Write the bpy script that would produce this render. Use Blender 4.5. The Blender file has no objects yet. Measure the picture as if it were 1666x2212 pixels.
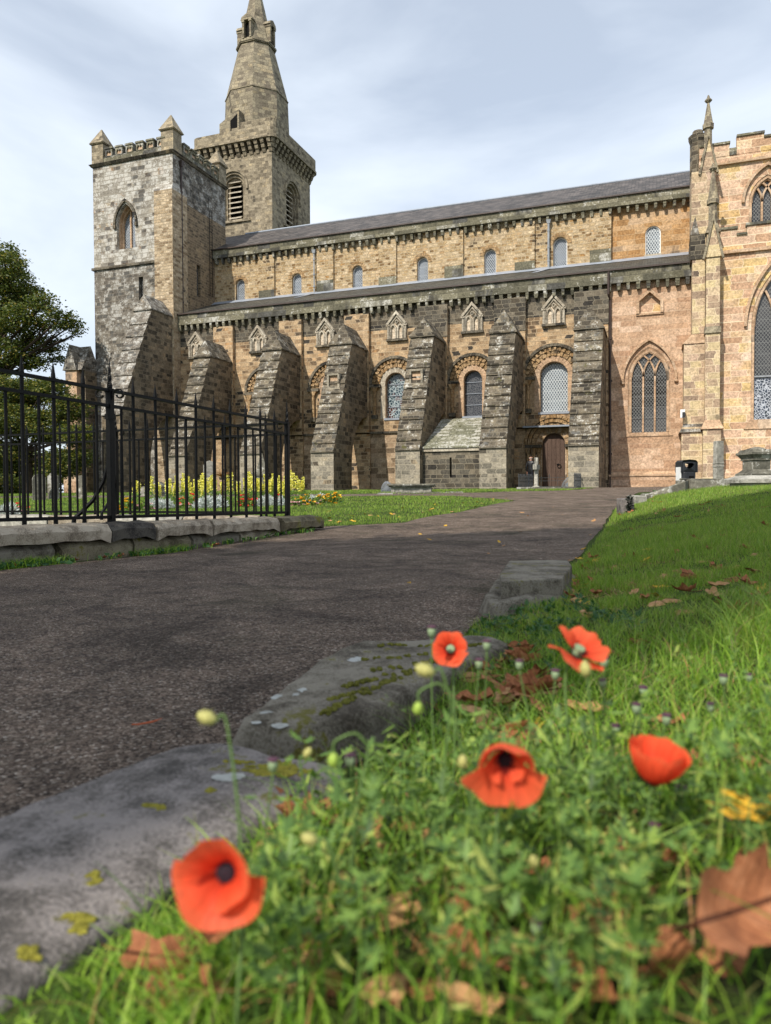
import bpy, bmesh, math, random
import numpy as np
from mathutils import Vector, Matrix
from mathutils.geometry import tessellate_polygon
rad = math.radians
random.seed(7); rng = np.random.default_rng(7)
S = bpy.context.scene
COL = S.collection
# ---------------------------------------------------------------- camera
FPX = 1600.0                      # focal length in units of a 1666 px wide frame
yaw, pitch, roll = rad(20), math.atan(41/1600), rad(.25)
f0 = np.array([-math.sin(yaw), math.cos(yaw), 0]); r0 = np.array([math.cos(yaw), math.sin(yaw), 0]); zz = np.array([0, 0, 1.])
cf = f0*math.cos(pitch)-zz*math.sin(pitch); u0 = f0*math.sin(pitch)+zz*math.cos(pitch)
cr = r0*math.cos(roll)-u0*math.sin(roll); cu = u0*math.cos(roll)+r0*math.sin(roll)
cam = bpy.data.cameras.new('camera'); camo = bpy.data.objects.new('camera', cam); COL.objects.link(camo)
camo.matrix_world = Matrix(((cr[0], cu[0], -cf[0], 0), (cr[1], cu[1], -cf[1], 0), (cr[2], cu[2], -cf[2], 0), (0, 0, 0, 1)))
cam.sensor_fit = 'HORIZONTAL'; cam.sensor_width = 36; cam.lens = 36*FPX/1666
cam.clip_start = .02; cam.clip_end = 3000
cam.dof.use_dof = True; cam.dof.focus_distance = 12.0; cam.dof.aperture_fstop = 6.8
S.camera = camo
# ---------------------------------------------------------------- world and sun
SUN = np.array([.30, 1.0, -.98]); SUN /= np.linalg.norm(SUN)         # direction the light travels
elev = math.asin(-SUN[2]); az = math.atan2(-SUN[0], -SUN[1])          # compass direction of the sun
W = bpy.data.worlds.new('World'); S.world = W; W.use_nodes = True
nt = W.node_tree; nt.nodes.clear()
def N(nt, t, **k):
    n = nt.nodes.new(t)
    for a, b in k.items(): setattr(n, a, b)
    return n
out = N(nt, 'ShaderNodeOutputWorld'); bg = N(nt, 'ShaderNodeBackground'); bg.inputs[1].default_value = .125
sky = N(nt, 'ShaderNodeTexSky', sky_type='NISHITA', sun_disc=False); sky.sun_elevation = elev; sky.sun_rotation = az
sky.air_density = 1.0; sky.dust_density = 1.2; sky.ozone_density = 1.5
tc = N(nt, 'ShaderNodeTexCoord'); mp = N(nt, 'ShaderNodeMapping'); mp.inputs['Scale'].default_value = (1.0, 1.0, 2.6); mp.inputs['Rotation'].default_value = (.3, .35, .4)
n1 = N(nt, 'ShaderNodeTexNoise'); n1.inputs['Scale'].default_value = 1.7; n1.inputs['Detail'].default_value = 6; n1.inputs['Roughness'].default_value = .5; n1.inputs['Distortion'].default_value = .4
cr1 = N(nt, 'ShaderNodeValToRGB'); cr1.color_ramp.elements[0].position = .36; cr1.color_ramp.elements[0].color = (.5, .5, .5, 1); cr1.color_ramp.elements[1].position = .60; cr1.color_ramp.elements[1].color = (1, 1, 1, 1)
mx = N(nt, 'ShaderNodeMix', data_type='RGBA'); mx.inputs['B'].default_value = (7.0, 7.7, 8.6, 1)
L = nt.links.new
L(tc.outputs['Generated'], mp.inputs[0]); L(mp.outputs[0], n1.inputs['Vector']); L(n1.outputs['Fac'], cr1.inputs[0])
L(cr1.outputs[0], mx.inputs['Factor']); L(sky.outputs[0], mx.inputs['A']); L(mx.outputs['Result'], bg.inputs[0]); L(bg.outputs[0], out.inputs[0])
sun = bpy.data.lights.new('sun', 'SUN'); sun.energy = 4.6; sun.angle = rad(.53); sun.color = (1, .93, .82)
suno = bpy.data.objects.new('sun', sun); COL.objects.link(suno)
suno.rotation_euler = Vector(SUN).to_track_quat('-Z', 'Y').to_euler()
S.view_settings.view_transform = 'Standard'; S.view_settings.look = 'None'; S.view_settings.gamma = 1; S.view_settings.exposure = 0.12
try:
    S.cycles.max_bounces = 6; S.cycles.transparent_max_bounces = 8
except Exception: pass
# ---------------------------------------------------------------- measuring helpers (turn a bearing into a point of a known plane)
def ray(x, y): return cf+(x-833)/FPX*cr+(1106-y)/FPX*cu
def onY(x, y, Y): v = ray(x, y); return v*(Y/v[1])
def onX(x, y, X): v = ray(x, y); return v*(X/v[0])
CR = {1: (.3255, 162.7, 0), 2: (.3581, 325.4, 542.3), 3: (.3255, 813.5, 542.3), 4: (.2838, 1193, 162.7), 5: (.2838, 1193, 596.5), 6: (.3432, 0, 488), 7: (.3255, 271, 922)}
def cv(n, x, y): s, a, b = CR[n]; return a+s*x, b+s*y
def cY(n, x, y, Y): return onY(*cv(n, x, y), Y)
def cX(n, x, y, X): return onX(*cv(n, x, y), X)
def ud(u, d, z=0): p = r0*u+f0*d; return np.array([p[0], p[1], z])
def at(px, py, d):
    v = ray(px, py); return v*(d/(v@f0))
# ---------------------------------------------------------------- materials
MATS = {}
def newmat(name, rough=.8, spec=.3):
    m = bpy.data.materials.new(name); m.use_nodes = True; t = m.node_tree
    b = t.nodes['Principled BSDF']; b.inputs['Roughness'].default_value = rough; b.inputs['Specular IOR Level'].default_value = spec
    MATS[name] = m; return m, t, b
def ramp(t, stops, interp='LINEAR'):
    r = N(t, 'ShaderNodeValToRGB'); e = r.color_ramp.elements; r.color_ramp.interpolation = interp
    while len(e) < len(stops): e.new(.5)
    for i, (p, c) in enumerate(stops):
        e[i].position = p; e[i].color = (c[0], c[1], c[2], 1) if not isinstance(c, float) else (c, c, c, 1)
    return r
def noise(t, vec, scale, detail=4, rough=.55, dist=0):
    n = N(t, 'ShaderNodeTexNoise'); n.inputs['Scale'].default_value = scale; n.inputs['Detail'].default_value = detail
    n.inputs['Roughness'].default_value = rough; n.inputs['Distortion'].default_value = dist
    if vec is not None: t.links.new(vec, n.inputs['Vector'])
    return n
def math_(t, op, a, b=None, c=None, clamp=False):
    n = N(t, 'ShaderNodeMath', operation=op); n.use_clamp = clamp
    for i, v in enumerate((a, b, c)):
        if v is None: continue
        if isinstance(v, (int, float)): n.inputs[i].default_value = v
        else: t.links.new(v, n.inputs[i])
    return n.outputs[0]
def mixc(t, f, a, b, mode='MIX'):
    n = N(t, 'ShaderNodeMix', data_type='RGBA'); n.blend_type = mode
    for k, v in (('Factor', f), ('A', a), ('B', b)):
        if isinstance(v, (int, float)): n.inputs[k].default_value = v
        elif isinstance(v, tuple): n.inputs[k].default_value = (v[0], v[1], v[2], 1)
        else: t.links.new(v, n.inputs[k])
    return n.outputs['Result']
def stone(name, stops, bw=.5, bh=.26, mortar=.012, mcol=(.3, .25, .18), black=.0, blackcol=(.03, .029, .027), white=0., whitecol=(.5, .49, .45),
          moss=0., patch=.25, bump=.5, irregular=.05, bscale=.45, gain=1.0):
    m, t, b = newmat(name, .9, .15); l = t.links.new
    uv = N(t, 'ShaderNodeUVMap').outputs[0]; obj = N(t, 'ShaderNodeNewGeometry').outputs['Position']
    # uneven courses: warp the coordinates
    sx = N(t, 'ShaderNodeSeparateXYZ'); l(uv, sx.inputs[0])
    cxv = N(t, 'ShaderNodeCombineXYZ'); l(math_(t, 'MULTIPLY', sx.outputs[1], 1.0), cxv.inputs[0])
    nv = noise(t, cxv.outputs[0], 1.3, 2)
    nw = noise(t, uv, 2.2, 2)
    v2 = math_(t, 'ADD', sx.outputs[1], math_(t, 'MULTIPLY', math_(t, 'SUBTRACT', nv.outputs[0], .5), bh*1.6))
    v2 = math_(t, 'ADD', v2, math_(t, 'MULTIPLY', math_(t, 'SUBTRACT', nw.outputs[0], .5), irregular))
    rown = noise(t, cxv.outputs[0], 3.1, 1)
    u2 = math_(t, 'ADD', sx.outputs[0], math_(t, 'MULTIPLY', math_(t, 'SUBTRACT', nw.outputs[0], .5), irregular*4))
    u2 = math_(t, 'ADD', u2, math_(t, 'MULTIPLY', rown.outputs[0], .35))
    cmb = N(t, 'ShaderNodeCombineXYZ'); l(u2, cmb.inputs[0]); l(v2, cmb.inputs[1])
    br = N(t, 'ShaderNodeTexBrick'); l(cmb.outputs[0], br.inputs['Vector'])
    br.inputs['Scale'].default_value = 1; br.inputs['Brick Width'].default_value = bw; br.inputs['Row Height'].default_value = bh
    br.inputs['Mortar Size'].default_value = mortar*1.5; br.inputs['Mortar Smooth'].default_value = .3
    br.inputs['Color1'].default_value = (0, 0, 0, 1); br.inputs['Color2'].default_value = (1, 1, 1, 1); br.inputs['Mortar'].default_value = (.5, .5, .5, 1)
    br.offset = .5; br.offset_frequency = 2; br.squash = .7; br.squash_frequency = 3
    big = noise(t, obj, .35, 4, .6); mid = noise(t, obj, 1.7, 5, .65); fine = noise(t, obj, 9, 5, .7)
    f = math_(t, 'ADD', br.outputs[0], math_(t, 'MULTIPLY', math_(t, 'SUBTRACT', big.outputs[0], .5), patch*2.4), clamp=True)
    cr_ = ramp(t, stops); l(f, cr_.inputs[0]); col = cr_.outputs[0]
    # weathering blotches inside the stones
    bl = ramp(t, [(.3, .5), (.7, 1.4)]); l(fine.outputs[0], bl.inputs[0]); col = mixc(t, 1, col, bl.outputs[0], 'MULTIPLY')
    bl2 = ramp(t, [(.3, .78), (.7, 1.18)]); l(mid.outputs[0], bl2.inputs[0]); col = mixc(t, 1, col, bl2.outputs[0], 'MULTIPLY')
    if white:
        w = math_(t, 'ADD', math_(t, 'MULTIPLY', mid.outputs[0], .55), math_(t, 'MULTIPLY', fine.outputs[0], .6)); w = math_(t, 'ADD', w, math_(t, 'MULTIPLY', math_(t, 'SUBTRACT', br.outputs[0], .5), .12))
        wr = ramp(t, [(.66-white*.2, 0.), (.70-white*.2, .85)]); l(w, wr.inputs[0]); col = mixc(t, wr.outputs[0], col, whitecol)
    if black:
        mpb = N(t, 'ShaderNodeMapping'); mpb.inputs['Scale'].default_value = (1.25, 1.25, .5); l(obj, mpb.inputs[0]); nb = noise(t, mpb.outputs[0], bscale, 6, .68)
        k = math_(t, 'ADD', math_(t, 'MULTIPLY', nb.outputs[0], .58), math_(t, 'MULTIPLY', br.outputs[0], .34)); k = math_(t, 'ADD', k, math_(t, 'MULTIPLY', fine.outputs[0], .14))
        kr = ramp(t, [(.735-black*.36, 0.), (.80-black*.36, .82)]); l(k, kr.inputs[0]); col = mixc(t, kr.outputs[0], col, blackcol)
    if moss:
        nm = noise(t, obj, 1.3, 6, .7); mr = ramp(t, [(.66-moss*.2, 0.), (.72-moss*.2, .8)]); l(nm.outputs[0], mr.inputs[0]); col = mixc(t, mr.outputs[0], col, (.09, .085, .03))
    col = mixc(t, math_(t, 'MULTIPLY', br.outputs['Fac'], .9), col, mcol)
    if gain != 1: col = mixc(t, 1, col, (gain, gain, gain), 'MULTIPLY')
    l(col, b.inputs['Base Color'])
    h = math_(t, 'ADD', math_(t, 'MULTIPLY', br.outputs['Fac'], -1.0), math_(t, 'MULTIPLY', fine.outputs[0], 1.1)); h = math_(t, 'ADD', h, math_(t, 'MULTIPLY', br.outputs[0], .5))
    bp = N(t, 'ShaderNodeBump'); bp.inputs['Strength'].default_value = bump; bp.inputs['Distance'].default_value = .05; l(h, bp.inputs['Height']); l(bp.outputs[0], b.inputs['Normal'])
    return m
stone('tower_ashlar', [(0, (.24, .215, .18)), (.25, (.36, .33, .28)), (.55, (.43, .40, .345)), (.8, (.46, .385, .28)), (.93, (.42, .25, .13)), (1, (.48, .30, .17))], .62, .29, .013, (.25, .22, .18), black=.3, white=.55, whitecol=(.5, .485, .45))
stone('turret_tan', [(0, (.2, .14, .085)), (.3, (.38, .285, .18)), (.6, (.5, .39, .26)), (1, (.56, .45, .32))], .42, .2, .014, (.42, .34, .24), black=.12, irregular=.09, bump=.9)
stone('tower_dark', [(0, (.12, .105, .088)), (.4, (.2, .178, .148)), (.75, (.29, .26, .215)), (1, (.38, .28, .18))], .5, .25, .012, (.2, .175, .14), black=.42, white=.45, whitecol=(.42, .41, .38))
stone('rubble_brown', [(0, (.12, .092, .065)), (.4, (.2, .15, .1)), (.75, (.27, .2, .13)), (1, (.34, .25, .15))], .42, .2, .016, (.3, .23, .15), black=.2, irregular=.08)
stone('rubble_ochre', [(0, (.2, .125, .06)), (.14, (.38, .265, .14)), (.5, (.5, .37, .215)), (.8, (.58, .455, .3)), (1, (.4, .235, .095))], .4, .21, .018, (.48, .38, .25), black=.2, irregular=.09, bump=.9)
stone('aisle_stone', [(0, (.06, .052, .043)), (.14, (.28, .19, .11)), (.5, (.44, .31, .185)), (.75, (.53, .39, .24)), (1, (.54, .32, .155))], .5, .25, .014, (.42, .32, .21), black=.26, irregular=.06)
stone('aisle_base', [(0, (.16, .115, .075)), (.35, (.34, .24, .155)), (.7, (.46, .34, .23)), (1, (.5, .38, .27))], .6, .33, .014, (.4, .31, .21), black=.2, irregular=.05)
stone('aisle_black', [(0, (.04, .036, .032)), (.4, (.13, .115, .09)), (.7, (.24, .2, .145)), (1, (.34, .26, .16))], .55, .27, .012, (.22, .19, .14), black=.5)
stone('cornice_stone', [(0, (.10, .095, .07)), (.4, (.19, .175, .12)), (.75, (.26, .24, .17)), (1, (.34, .33, .29))], 1.1, .6, .012, (.13, .12, .09), black=.36, white=.12)
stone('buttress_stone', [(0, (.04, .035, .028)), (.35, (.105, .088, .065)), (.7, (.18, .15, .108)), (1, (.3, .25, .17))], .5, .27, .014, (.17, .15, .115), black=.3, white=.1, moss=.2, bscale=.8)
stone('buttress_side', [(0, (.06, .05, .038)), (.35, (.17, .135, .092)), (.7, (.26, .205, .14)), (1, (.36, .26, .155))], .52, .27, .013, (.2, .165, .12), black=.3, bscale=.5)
stone('pier_stone', [(0, (.16, .145, .115)), (.4, (.27, .24, .19)), (.8, (.38, .33, .25)), (1, (.42, .33, .22))], .55, .27, .014, (.33, .29, .22), black=.22)
stone('pink_ashlar', [(0, (.4, .25, .16)), (.4, (.47, .31, .2)), (.75, (.54, .375, .255)), (1, (.60, .43, .31))], 1.25, .36, .006, (.52, .39, .28), black=.06, patch=.35, bump=.25, irregular=.02)
stone('orange_ashlar', [(0, (.36, .2, .085)), (.4, (.44, .27, .13)), (.75, (.49, .32, .175)), (1, (.52, .37, .24))], 1.1, .34, .006, (.5, .37, .23), black=.1, patch=.35, bump=.25, irregular=.02)
stone('church_ashlar', [(0, (.42, .26, .16)), (.3, (.52, .34, .225)), (.55, (.6, .43, .31)), (.72, (.58, .39, .17)), (.85, (.6, .44, .22)), (1, (.66, .5, .38))], 1.15, .42, .011, (.72, .6, .42), patch=.3, bump=.25, irregular=.02)
stone('quoin_stone', [(0, (.3, .22, .16)), (.4, (.44, .32, .22)), (.6, (.56, .45, .26)), (.8, (.58, .46, .29)), (1, (.5, .36, .27))], .8, .38, .009, (.7, .58, .4), patch=.25, bump=.25, irregular=.02, black=.08)
stone('belfry_stone', [(0, (.15, .125, .09)), (.4, (.28, .235, .165)), (.75, (.36, .305, .22)), (1, (.42, .34, .22))], .48, .27, .012, (.26, .22, .16), black=.2)
stone('spire_stone', [(0, (.15, .125, .095)), (.4, (.25, .215, .155)), (.8, (.33, .285, .2)), (1, (.38, .31, .2))], .6, .33, .01, (.17, .145, .11), black=.16)
stone('carved_ochre', [(0, (.3, .18, .08)), (.5, (.42, .28, .15)), (1, (.5, .35, .2))], .3, .3, .01, (.2, .14, .08), black=.18, bump=.8)
stone('carved_pale', [(0, (.34, .29, .22)), (.5, (.44, .39, .31)), (1, (.52, .47, .38))], .5, .5, .006, (.3, .26, .2), black=.16)
stone('dressed_pink', [(0, (.42, .28, .18)), (.5, (.50, .34, .22)), (1, (.56, .42, .3))], .9, .5, .006, (.4, .3, .2), black=.1, bump=.2)
stone('slab_roof', [(0, (.15, .15, .105)), (.5, (.24, .235, .165)), (1, (.35, .335, .26))], 1.5, 1.5, .002, (.1, .1, .07), black=.1, white=.3, moss=.25)
stone('grave_stone', [(0, (.11, .105, .085)), (.5, (.19, .18, .145)), (1, (.27, .25, .2))], 3, 3, .001, (.1, .1, .08), black=.25, white=.18, moss=.25, bscale=1.5)
stone('infill_cream', [(0, (.5, .4, .29)), (.5, (.6, .5, .38)), (1, (.66, .56, .44))], .4, .25, .008, (.4, .32, .22))
stone('grave_pale', [(0, (.23, .22, .19)), (.5, (.32, .305, .265)), (1, (.4, .38, .33))], 3, 3, .001, (.3, .3, .25), black=.15, bscale=2)
def slate(name, c0, c1, bw, bh):
    m, t, b = newmat(name, .65, .4); l = t.links.new; uv = N(t, 'ShaderNodeUVMap').outputs[0]
    br = N(t, 'ShaderNodeTexBrick'); l(uv, br.inputs['Vector']); br.inputs['Scale'].default_value = 1; br.inputs['Brick Width'].default_value = bw; br.inputs['Row Height'].default_value = bh
    br.inputs['Mortar Size'].default_value = .018; br.inputs['Color1'].default_value = (*c0, 1); br.inputs['Color2'].default_value = (*c1, 1); br.inputs['Mortar'].default_value = (.02, .02, .02, 1)
    n = noise(t, uv, .8, 4); r = ramp(t, [(.3, .7), (.7, 1.25)]); l(n.outputs[0], r.inputs[0]); l(mixc(t, 1, br.outputs[0], r.outputs[0], 'MULTIPLY'), b.inputs['Base Color'])
    bp = N(t, 'ShaderNodeBump'); bp.inputs['Strength'].default_value = .8; bp.inputs['Distance'].default_value = .03; l(math_(t, 'MULTIPLY', br.outputs['Fac'], -1.), bp.inputs['Height']); l(bp.outputs[0], b.inputs['Normal'])
slate('roof_slate', (.045, .04, .038), (.13, .11, .1), .45, .3)
slate('aisle_slate', (.045, .043, .033), (.10, .092, .075), .32, .22)
def plain(name, c, rough=.6, spec=.4, var=.0, scale=3., metal=0., bump=0., var2=None):
    m, t, b = newmat(name, rough, spec); b.inputs['Base Color'].default_value = (*c, 1); b.inputs['Metallic'].default_value = metal
    if var:
        o = N(t, 'ShaderNodeTexCoord').outputs['Object']; n = noise(t, o, scale, 5, .65)
        lo = tuple(x*(1-var) for x in c); hi = var2 if var2 else tuple(min(1, x*(1+var)) for x in c)
        r = ramp(t, [(.3, lo), (.68, hi)]); t.links.new(n.outputs[0], r.inputs[0]); t.links.new(r.outputs[0], b.inputs['Base Color'])
        if bump:
            bp = N(t, 'ShaderNodeBump'); bp.inputs['Strength'].default_value = bump; bp.inputs['Distance'].default_value = .02; t.links.new(n.outputs[0], bp.inputs['Height']); t.links.new(bp.outputs[0], b.inputs['Normal'])
    return m
plain('lead', (.27, .3, .35), .45, .5, .15, 2)
plain('dark_iron', (.0035, .0035, .0035), .5, .16, .3, 30, bump=.15)
plain('weathered_iron', (.05, .053, .055), .5, .4, .3, 20)
plain('pipe_brown', (.05, .032, .026), .5, .4, .2, 3)
plain('pipe_grey', (.28, .3, .32), .5, .4, .2, 3)
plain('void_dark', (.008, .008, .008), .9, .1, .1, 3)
plain('bin_plastic', (.022, .024, .028), .45, .4, .15, 5)
plain('white_paint', (.75, .75, .74), .5, .4, .05, 5)
plain('black_leather', (.012, .012, .014), .38, .5, .3, 12, bump=.4)
plain('dark_cloth', (.012, .013, .018), .85, .2, .2, 12)
plain('skin', (.52, .27, .19), .6, .3, .08, 10)
plain('grey_hair', (.28, .25, .22), .8, .2, .2, 40)
plain('bark', (.05, .038, .028), .9, .1, .35, 6, bump=.6)
plain('wire_grey', (.2, .21, .22), .45, .5, .1, 10)
plain('rock_grey', (.2, .22, .24), .85, .2, .3, 8, bump=.5)
plain('copper_green', (.3, .42, .36), .7, .3, .15, 2)
# door wood
m, t, b = newmat('door_wood', .75, .25); o = N(t, 'ShaderNodeTexCoord').outputs['Object']; mpn = N(t, 'ShaderNodeMapping'); mpn.inputs['Scale'].default_value = (9, 9, .9); t.links.new(o, mpn.inputs[0])
n = noise(t, mpn.outputs[0], 2.5, 6, .7); r = ramp(t, [(.25, (.05, .03, .022)), (.6, (.12, .078, .06)), (.85, (.17, .12, .095))]); t.links.new(n.outputs[0], r.inputs[0]); t.links.new(r.outputs[0], b.inputs['Base Color'])
# leaded glass
def glass(name, base, lead, w, h, wid, mode='diamond', tint=None):
    m, t, b = newmat(name, .12, .6); l = t.links.new; uv = N(t, 'ShaderNodeUVMap').outputs[0]; s = N(t, 'ShaderNodeSeparateXYZ'); l(uv, s.inputs[0])
    obj = N(t, 'ShaderNodeNewGeometry').outputs['Position']
    n1_ = noise(t, obj, .9, 3, .6); r_ = ramp(t, [(.35, tuple(x*.25 for x in base)), (.62, base)]); l(n1_.outputs[0], r_.inputs[0]); gl = r_.outputs[0]
    if mode == 'diamond':
        a = math_(t, 'FRACT', math_(t, 'ADD', math_(t, 'DIVIDE', s.outputs[0], w), math_(t, 'DIVIDE', s.outputs[1], h)))
        c = math_(t, 'FRACT', math_(t, 'SUBTRACT', math_(t, 'DIVIDE', s.outputs[0], w), math_(t, 'DIVIDE', s.outputs[1], h)))
        ln = math_(t, 'MAXIMUM', math_(t, 'LESS_THAN', a, wid), math_(t, 'LESS_THAN', c, wid))
        bar = math_(t, 'LESS_THAN', math_(t, 'FRACT', math_(t, 'DIVIDE', s.outputs[1], .62)), .05); ln = math_(t, 'MAXIMUM', ln, math_(t, 'MULTIPLY', bar, .6))
    else:
        v = N(t, 'ShaderNodeTexVoronoi', feature='DISTANCE_TO_EDGE'); v.inputs['Scale'].default_value = 1/w; l(obj, v.inputs['Vector']); ln = math_(t, 'LESS_THAN', v.outputs['Distance'], wid)
        v2 = N(t, 'ShaderNodeTexVoronoi'); v2.inputs['Scale'].default_value = 1/w*.6; l(obj, v2.inputs['Vector']); sp = N(t, 'ShaderNodeSeparateColor'); l(v2.outputs['Color'], sp.inputs[0])
        rr = ramp(t, [(0, tint[0]), (.5, tint[1]), (.75, tint[2])], 'CONSTANT'); l(sp.outputs[0], rr.inputs[0]); gl = rr.outputs[0]
    l(mixc(t, ln, gl, lead), b.inputs['Base Color']); l(math_(t, 'MULTIPLY_ADD', ln, .5, .1), b.inputs['Roughness'])
glass('glass_pale', (.15, .18, .21), (.52, .56, .58), .165, .26, .24)
glass('glass_blue', (.1, .12, .16), (.34, .37, .4), .15, .21, .26)
glass('glass_dark', (.055, .052, .052), (.16, .165, .16), .17, .22, .17)
glass('glass_stained', (.05, .05, .05), (.32, .38, .4), .17, 0, .09, 'v', [(.03, .055, .07), (.08, .025, .02), (.05, .06, .055)])
glass('glass_leaded', (.05, .05, .05), (.075, .08, .09), .12, 0, .12, 'v', [(.012, .014, .02), (.02, .02, .028), (.03, .032, .04)])
glass('glass_etched', (.05, .05, .05), (.42, .45, .5), .14, 0, .09, 'v', [(.04, .05, .075), (.02, .03, .04), (.05, .055, .07)])
# ---------------------------------------------------------------- object helpers
def tag(o, label=None, cat=None, group=None, kind=None):
    for k, v in (('label', label), ('category', cat), ('group', group), ('kind', kind)):
        if v: o[k] = v
    return o
def empty(name, loc=(0, 0, 0), label=None, cat=None, group=None, parent=None):
    o = bpy.data.objects.new(name, None); COL.objects.link(o); o.location = [float(v) for v in loc]; o.empty_display_size = .2
    if parent: o.parent = parent
    return tag(o, label, cat, group)
def wloc(o):
    v = Vector((0, 0, 0))
    while o is not None: v += o.location; o = o.parent
    return v
def set_uv(me):
    nl = len(me.loops)
    if nl == 0: return
    vi = np.empty(nl, int); me.loops.foreach_get('vertex_index', vi)
    co = np.empty(len(me.vertices)*3); me.vertices.foreach_get('co', co); co = co.reshape(-1, 3)
    npo = len(me.polygons); nr = np.empty(npo*3); me.polygons.foreach_get('normal', nr); nr = nr.reshape(-1, 3)
    tot = np.empty(npo, int); me.polygons.foreach_get('loop_total', tot)
    nn = np.repeat(nr, tot, 0); p = co[vi]
    flat = np.abs(nn[:, 2]) > .93
    tx = np.stack([-nn[:, 1], nn[:, 0], np.zeros(nl)], 1); ln = np.linalg.norm(tx, axis=1); ln[ln < 1e-6] = 1; tx /= ln[:, None]
    tx[np.sum(tx*np.array([1, .9, 0]), 1) < 0] *= -1
    tv = np.cross(nn, tx); tv[tv[:, 2] < 0] *= -1
    uu = np.sum(p*tx, 1); vv = np.sum(p*tv, 1)
    uu[flat] = p[flat, 0]; vv[flat] = p[flat, 1]
    uvl = me.uv_layers.new(name='UVMap'); uvl.data.foreach_set('uv', np.stack([uu, vv], 1).ravel())
class MB:
    def __init__(s): s.v = []; s.f = []; s.m = []
    def add(s, vs, fs, m=0):
        o = len(s.v); s.v += [tuple(float(c) for c in v) for v in vs]; s.f += [tuple(i+o for i in f) for f in fs]; s.m += [m]*len(fs); return s
    def box(s, x0, x1, y0, y1, z0, z1, m=0):
        return s.add([(x0, y0, z0), (x1, y0, z0), (x1, y1, z0), (x0, y1, z0), (x0, y0, z1), (x1, y0, z1), (x1, y1, z1), (x0, y1, z1)],
                     [(0, 3, 2, 1), (4, 5, 6, 7), (0, 1, 5, 4), (1, 2, 6, 5), (2, 3, 7, 6), (3, 0, 4, 7)], m)
    def frus(s, c, a, b, z0, c2, a2, b2, z1, m=0):    # tapering block, half sizes a,b
        q = [(-1, -1), (1, -1), (1, 1), (-1, 1)]
        return s.add([(c[0]+i*a, c[1]+j*b, z0) for i, j in q]+[(c2[0]+i*a2, c2[1]+j*b2, z1) for i, j in q],
                     [(0, 3, 2, 1), (4, 5, 6, 7), (0, 1, 5, 4), (1, 2, 6, 5), (2, 3, 7, 6), (3, 0, 4, 7)], m)
    def prism(s, poly, fn, d0, d1, m=0, mside=None):  # poly in 2D, fn(a,b,depth)->xyz
        n = len(poly); vs = [fn(a, b, d0) for a, b in poly]+[fn(a, b, d1) for a, b in poly]
        tr = tessellate_polygon([[Vector((a, b, 0)) for a, b in poly]])
        s.add(vs, [tuple(t) for t in tr]+[tuple(i+n for i in reversed(t)) for t in tr], m)
        o = len(s.v)-2*n; fs = [(i, (i+1) % n, n+(i+1) % n, n+i) for i in range(n)]
        s.f += [tuple(i+o for i in f) for f in fs]; s.m += [m if mside is None else mside]*n; return s
    def tube(s, pts, rads, n=8, m=0, cap=True):
        pts = [Vector([float(c) for c in p]) for p in pts]
        if isinstance(rads, (int, float)): rads = [rads]*len(pts)
        o = len(s.v); prev = None
        for i, p in enumerate(pts):
            d = (pts[min(i+1, len(pts)-1)]-pts[max(i-1, 0)]);
            if d.length < 1e-9: d = Vector((0, 0, 1))
            d.normalize()
            a = prev-d*prev.dot(d) if prev is not None else (Vector((1, 0, 0)) if abs(d.x) < .8 else Vector((0, 1, 0)))-d*d[0 if abs(d.x) < .8 else 1]
            a.normalize(); prev = a; b_ = d.cross(a)
            for k in range(n):
                t_ = 2*math.pi*k/n; q = p+(a*math.cos(t_)+b_*math.sin(t_))*rads[i]; s.v.append(tuple(q))
        fs = []
        for i in range(len(pts)-1):
            for k in range(n): fs.append((o+i*n+k, o+i*n+(k+1) % n, o+(i+1)*n+(k+1) % n, o+(i+1)*n+k))
        if cap: fs += [tuple(o+k for k in reversed(range(n))), tuple(o+(len(pts)-1)*n+k for k in range(n))]
        s.f += fs; s.m += [m]*len(fs); return s
    def lathe(s, c, prof, n=16, m=0):
        o = len(s.v)
        for r_, z in prof:
            for k in range(n): t_ = 2*math.pi*k/n; s.v.append((c[0]+r_*math.cos(t_), c[1]+r_*math.sin(t_), c[2]+z))
        fs = [(o+i*n+k, o+i*n+(k+1) % n, o+(i+1)*n+(k+1) % n, o+(i+1)*n+k) for i in range(len(prof)-1) for k in range(n)]
        fs += [tuple(o+k for k in reversed(range(n))), tuple(o+(len(prof)-1)*n+k for k in range(n))]
        s.f += fs; s.m += [m]*len(fs); return s
    def wall(s, outline, holes, fn, depth, m=0, mrev=None, back=True):
        loops = [[Vector((a, b, 0)) for a, b in outline]]+[[Vector((a, b, 0)) for a, b in h] for h in holes]
        flat = [p for lp in loops for p in lp]; tr = tessellate_polygon(loops); n = len(flat)
        s.add([fn(p.x, p.y, 0) for p in flat], [tuple(t) for t in tr], m)
        for h in holes:
            k = len(h); s.add([fn(a, b, 0) for a, b in h]+[fn(a, b, depth) for a, b in h], [(i, (i+1) % k, k+(i+1) % k, k+i) for i in range(k)], m if mrev is None else mrev)
        return s
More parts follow.
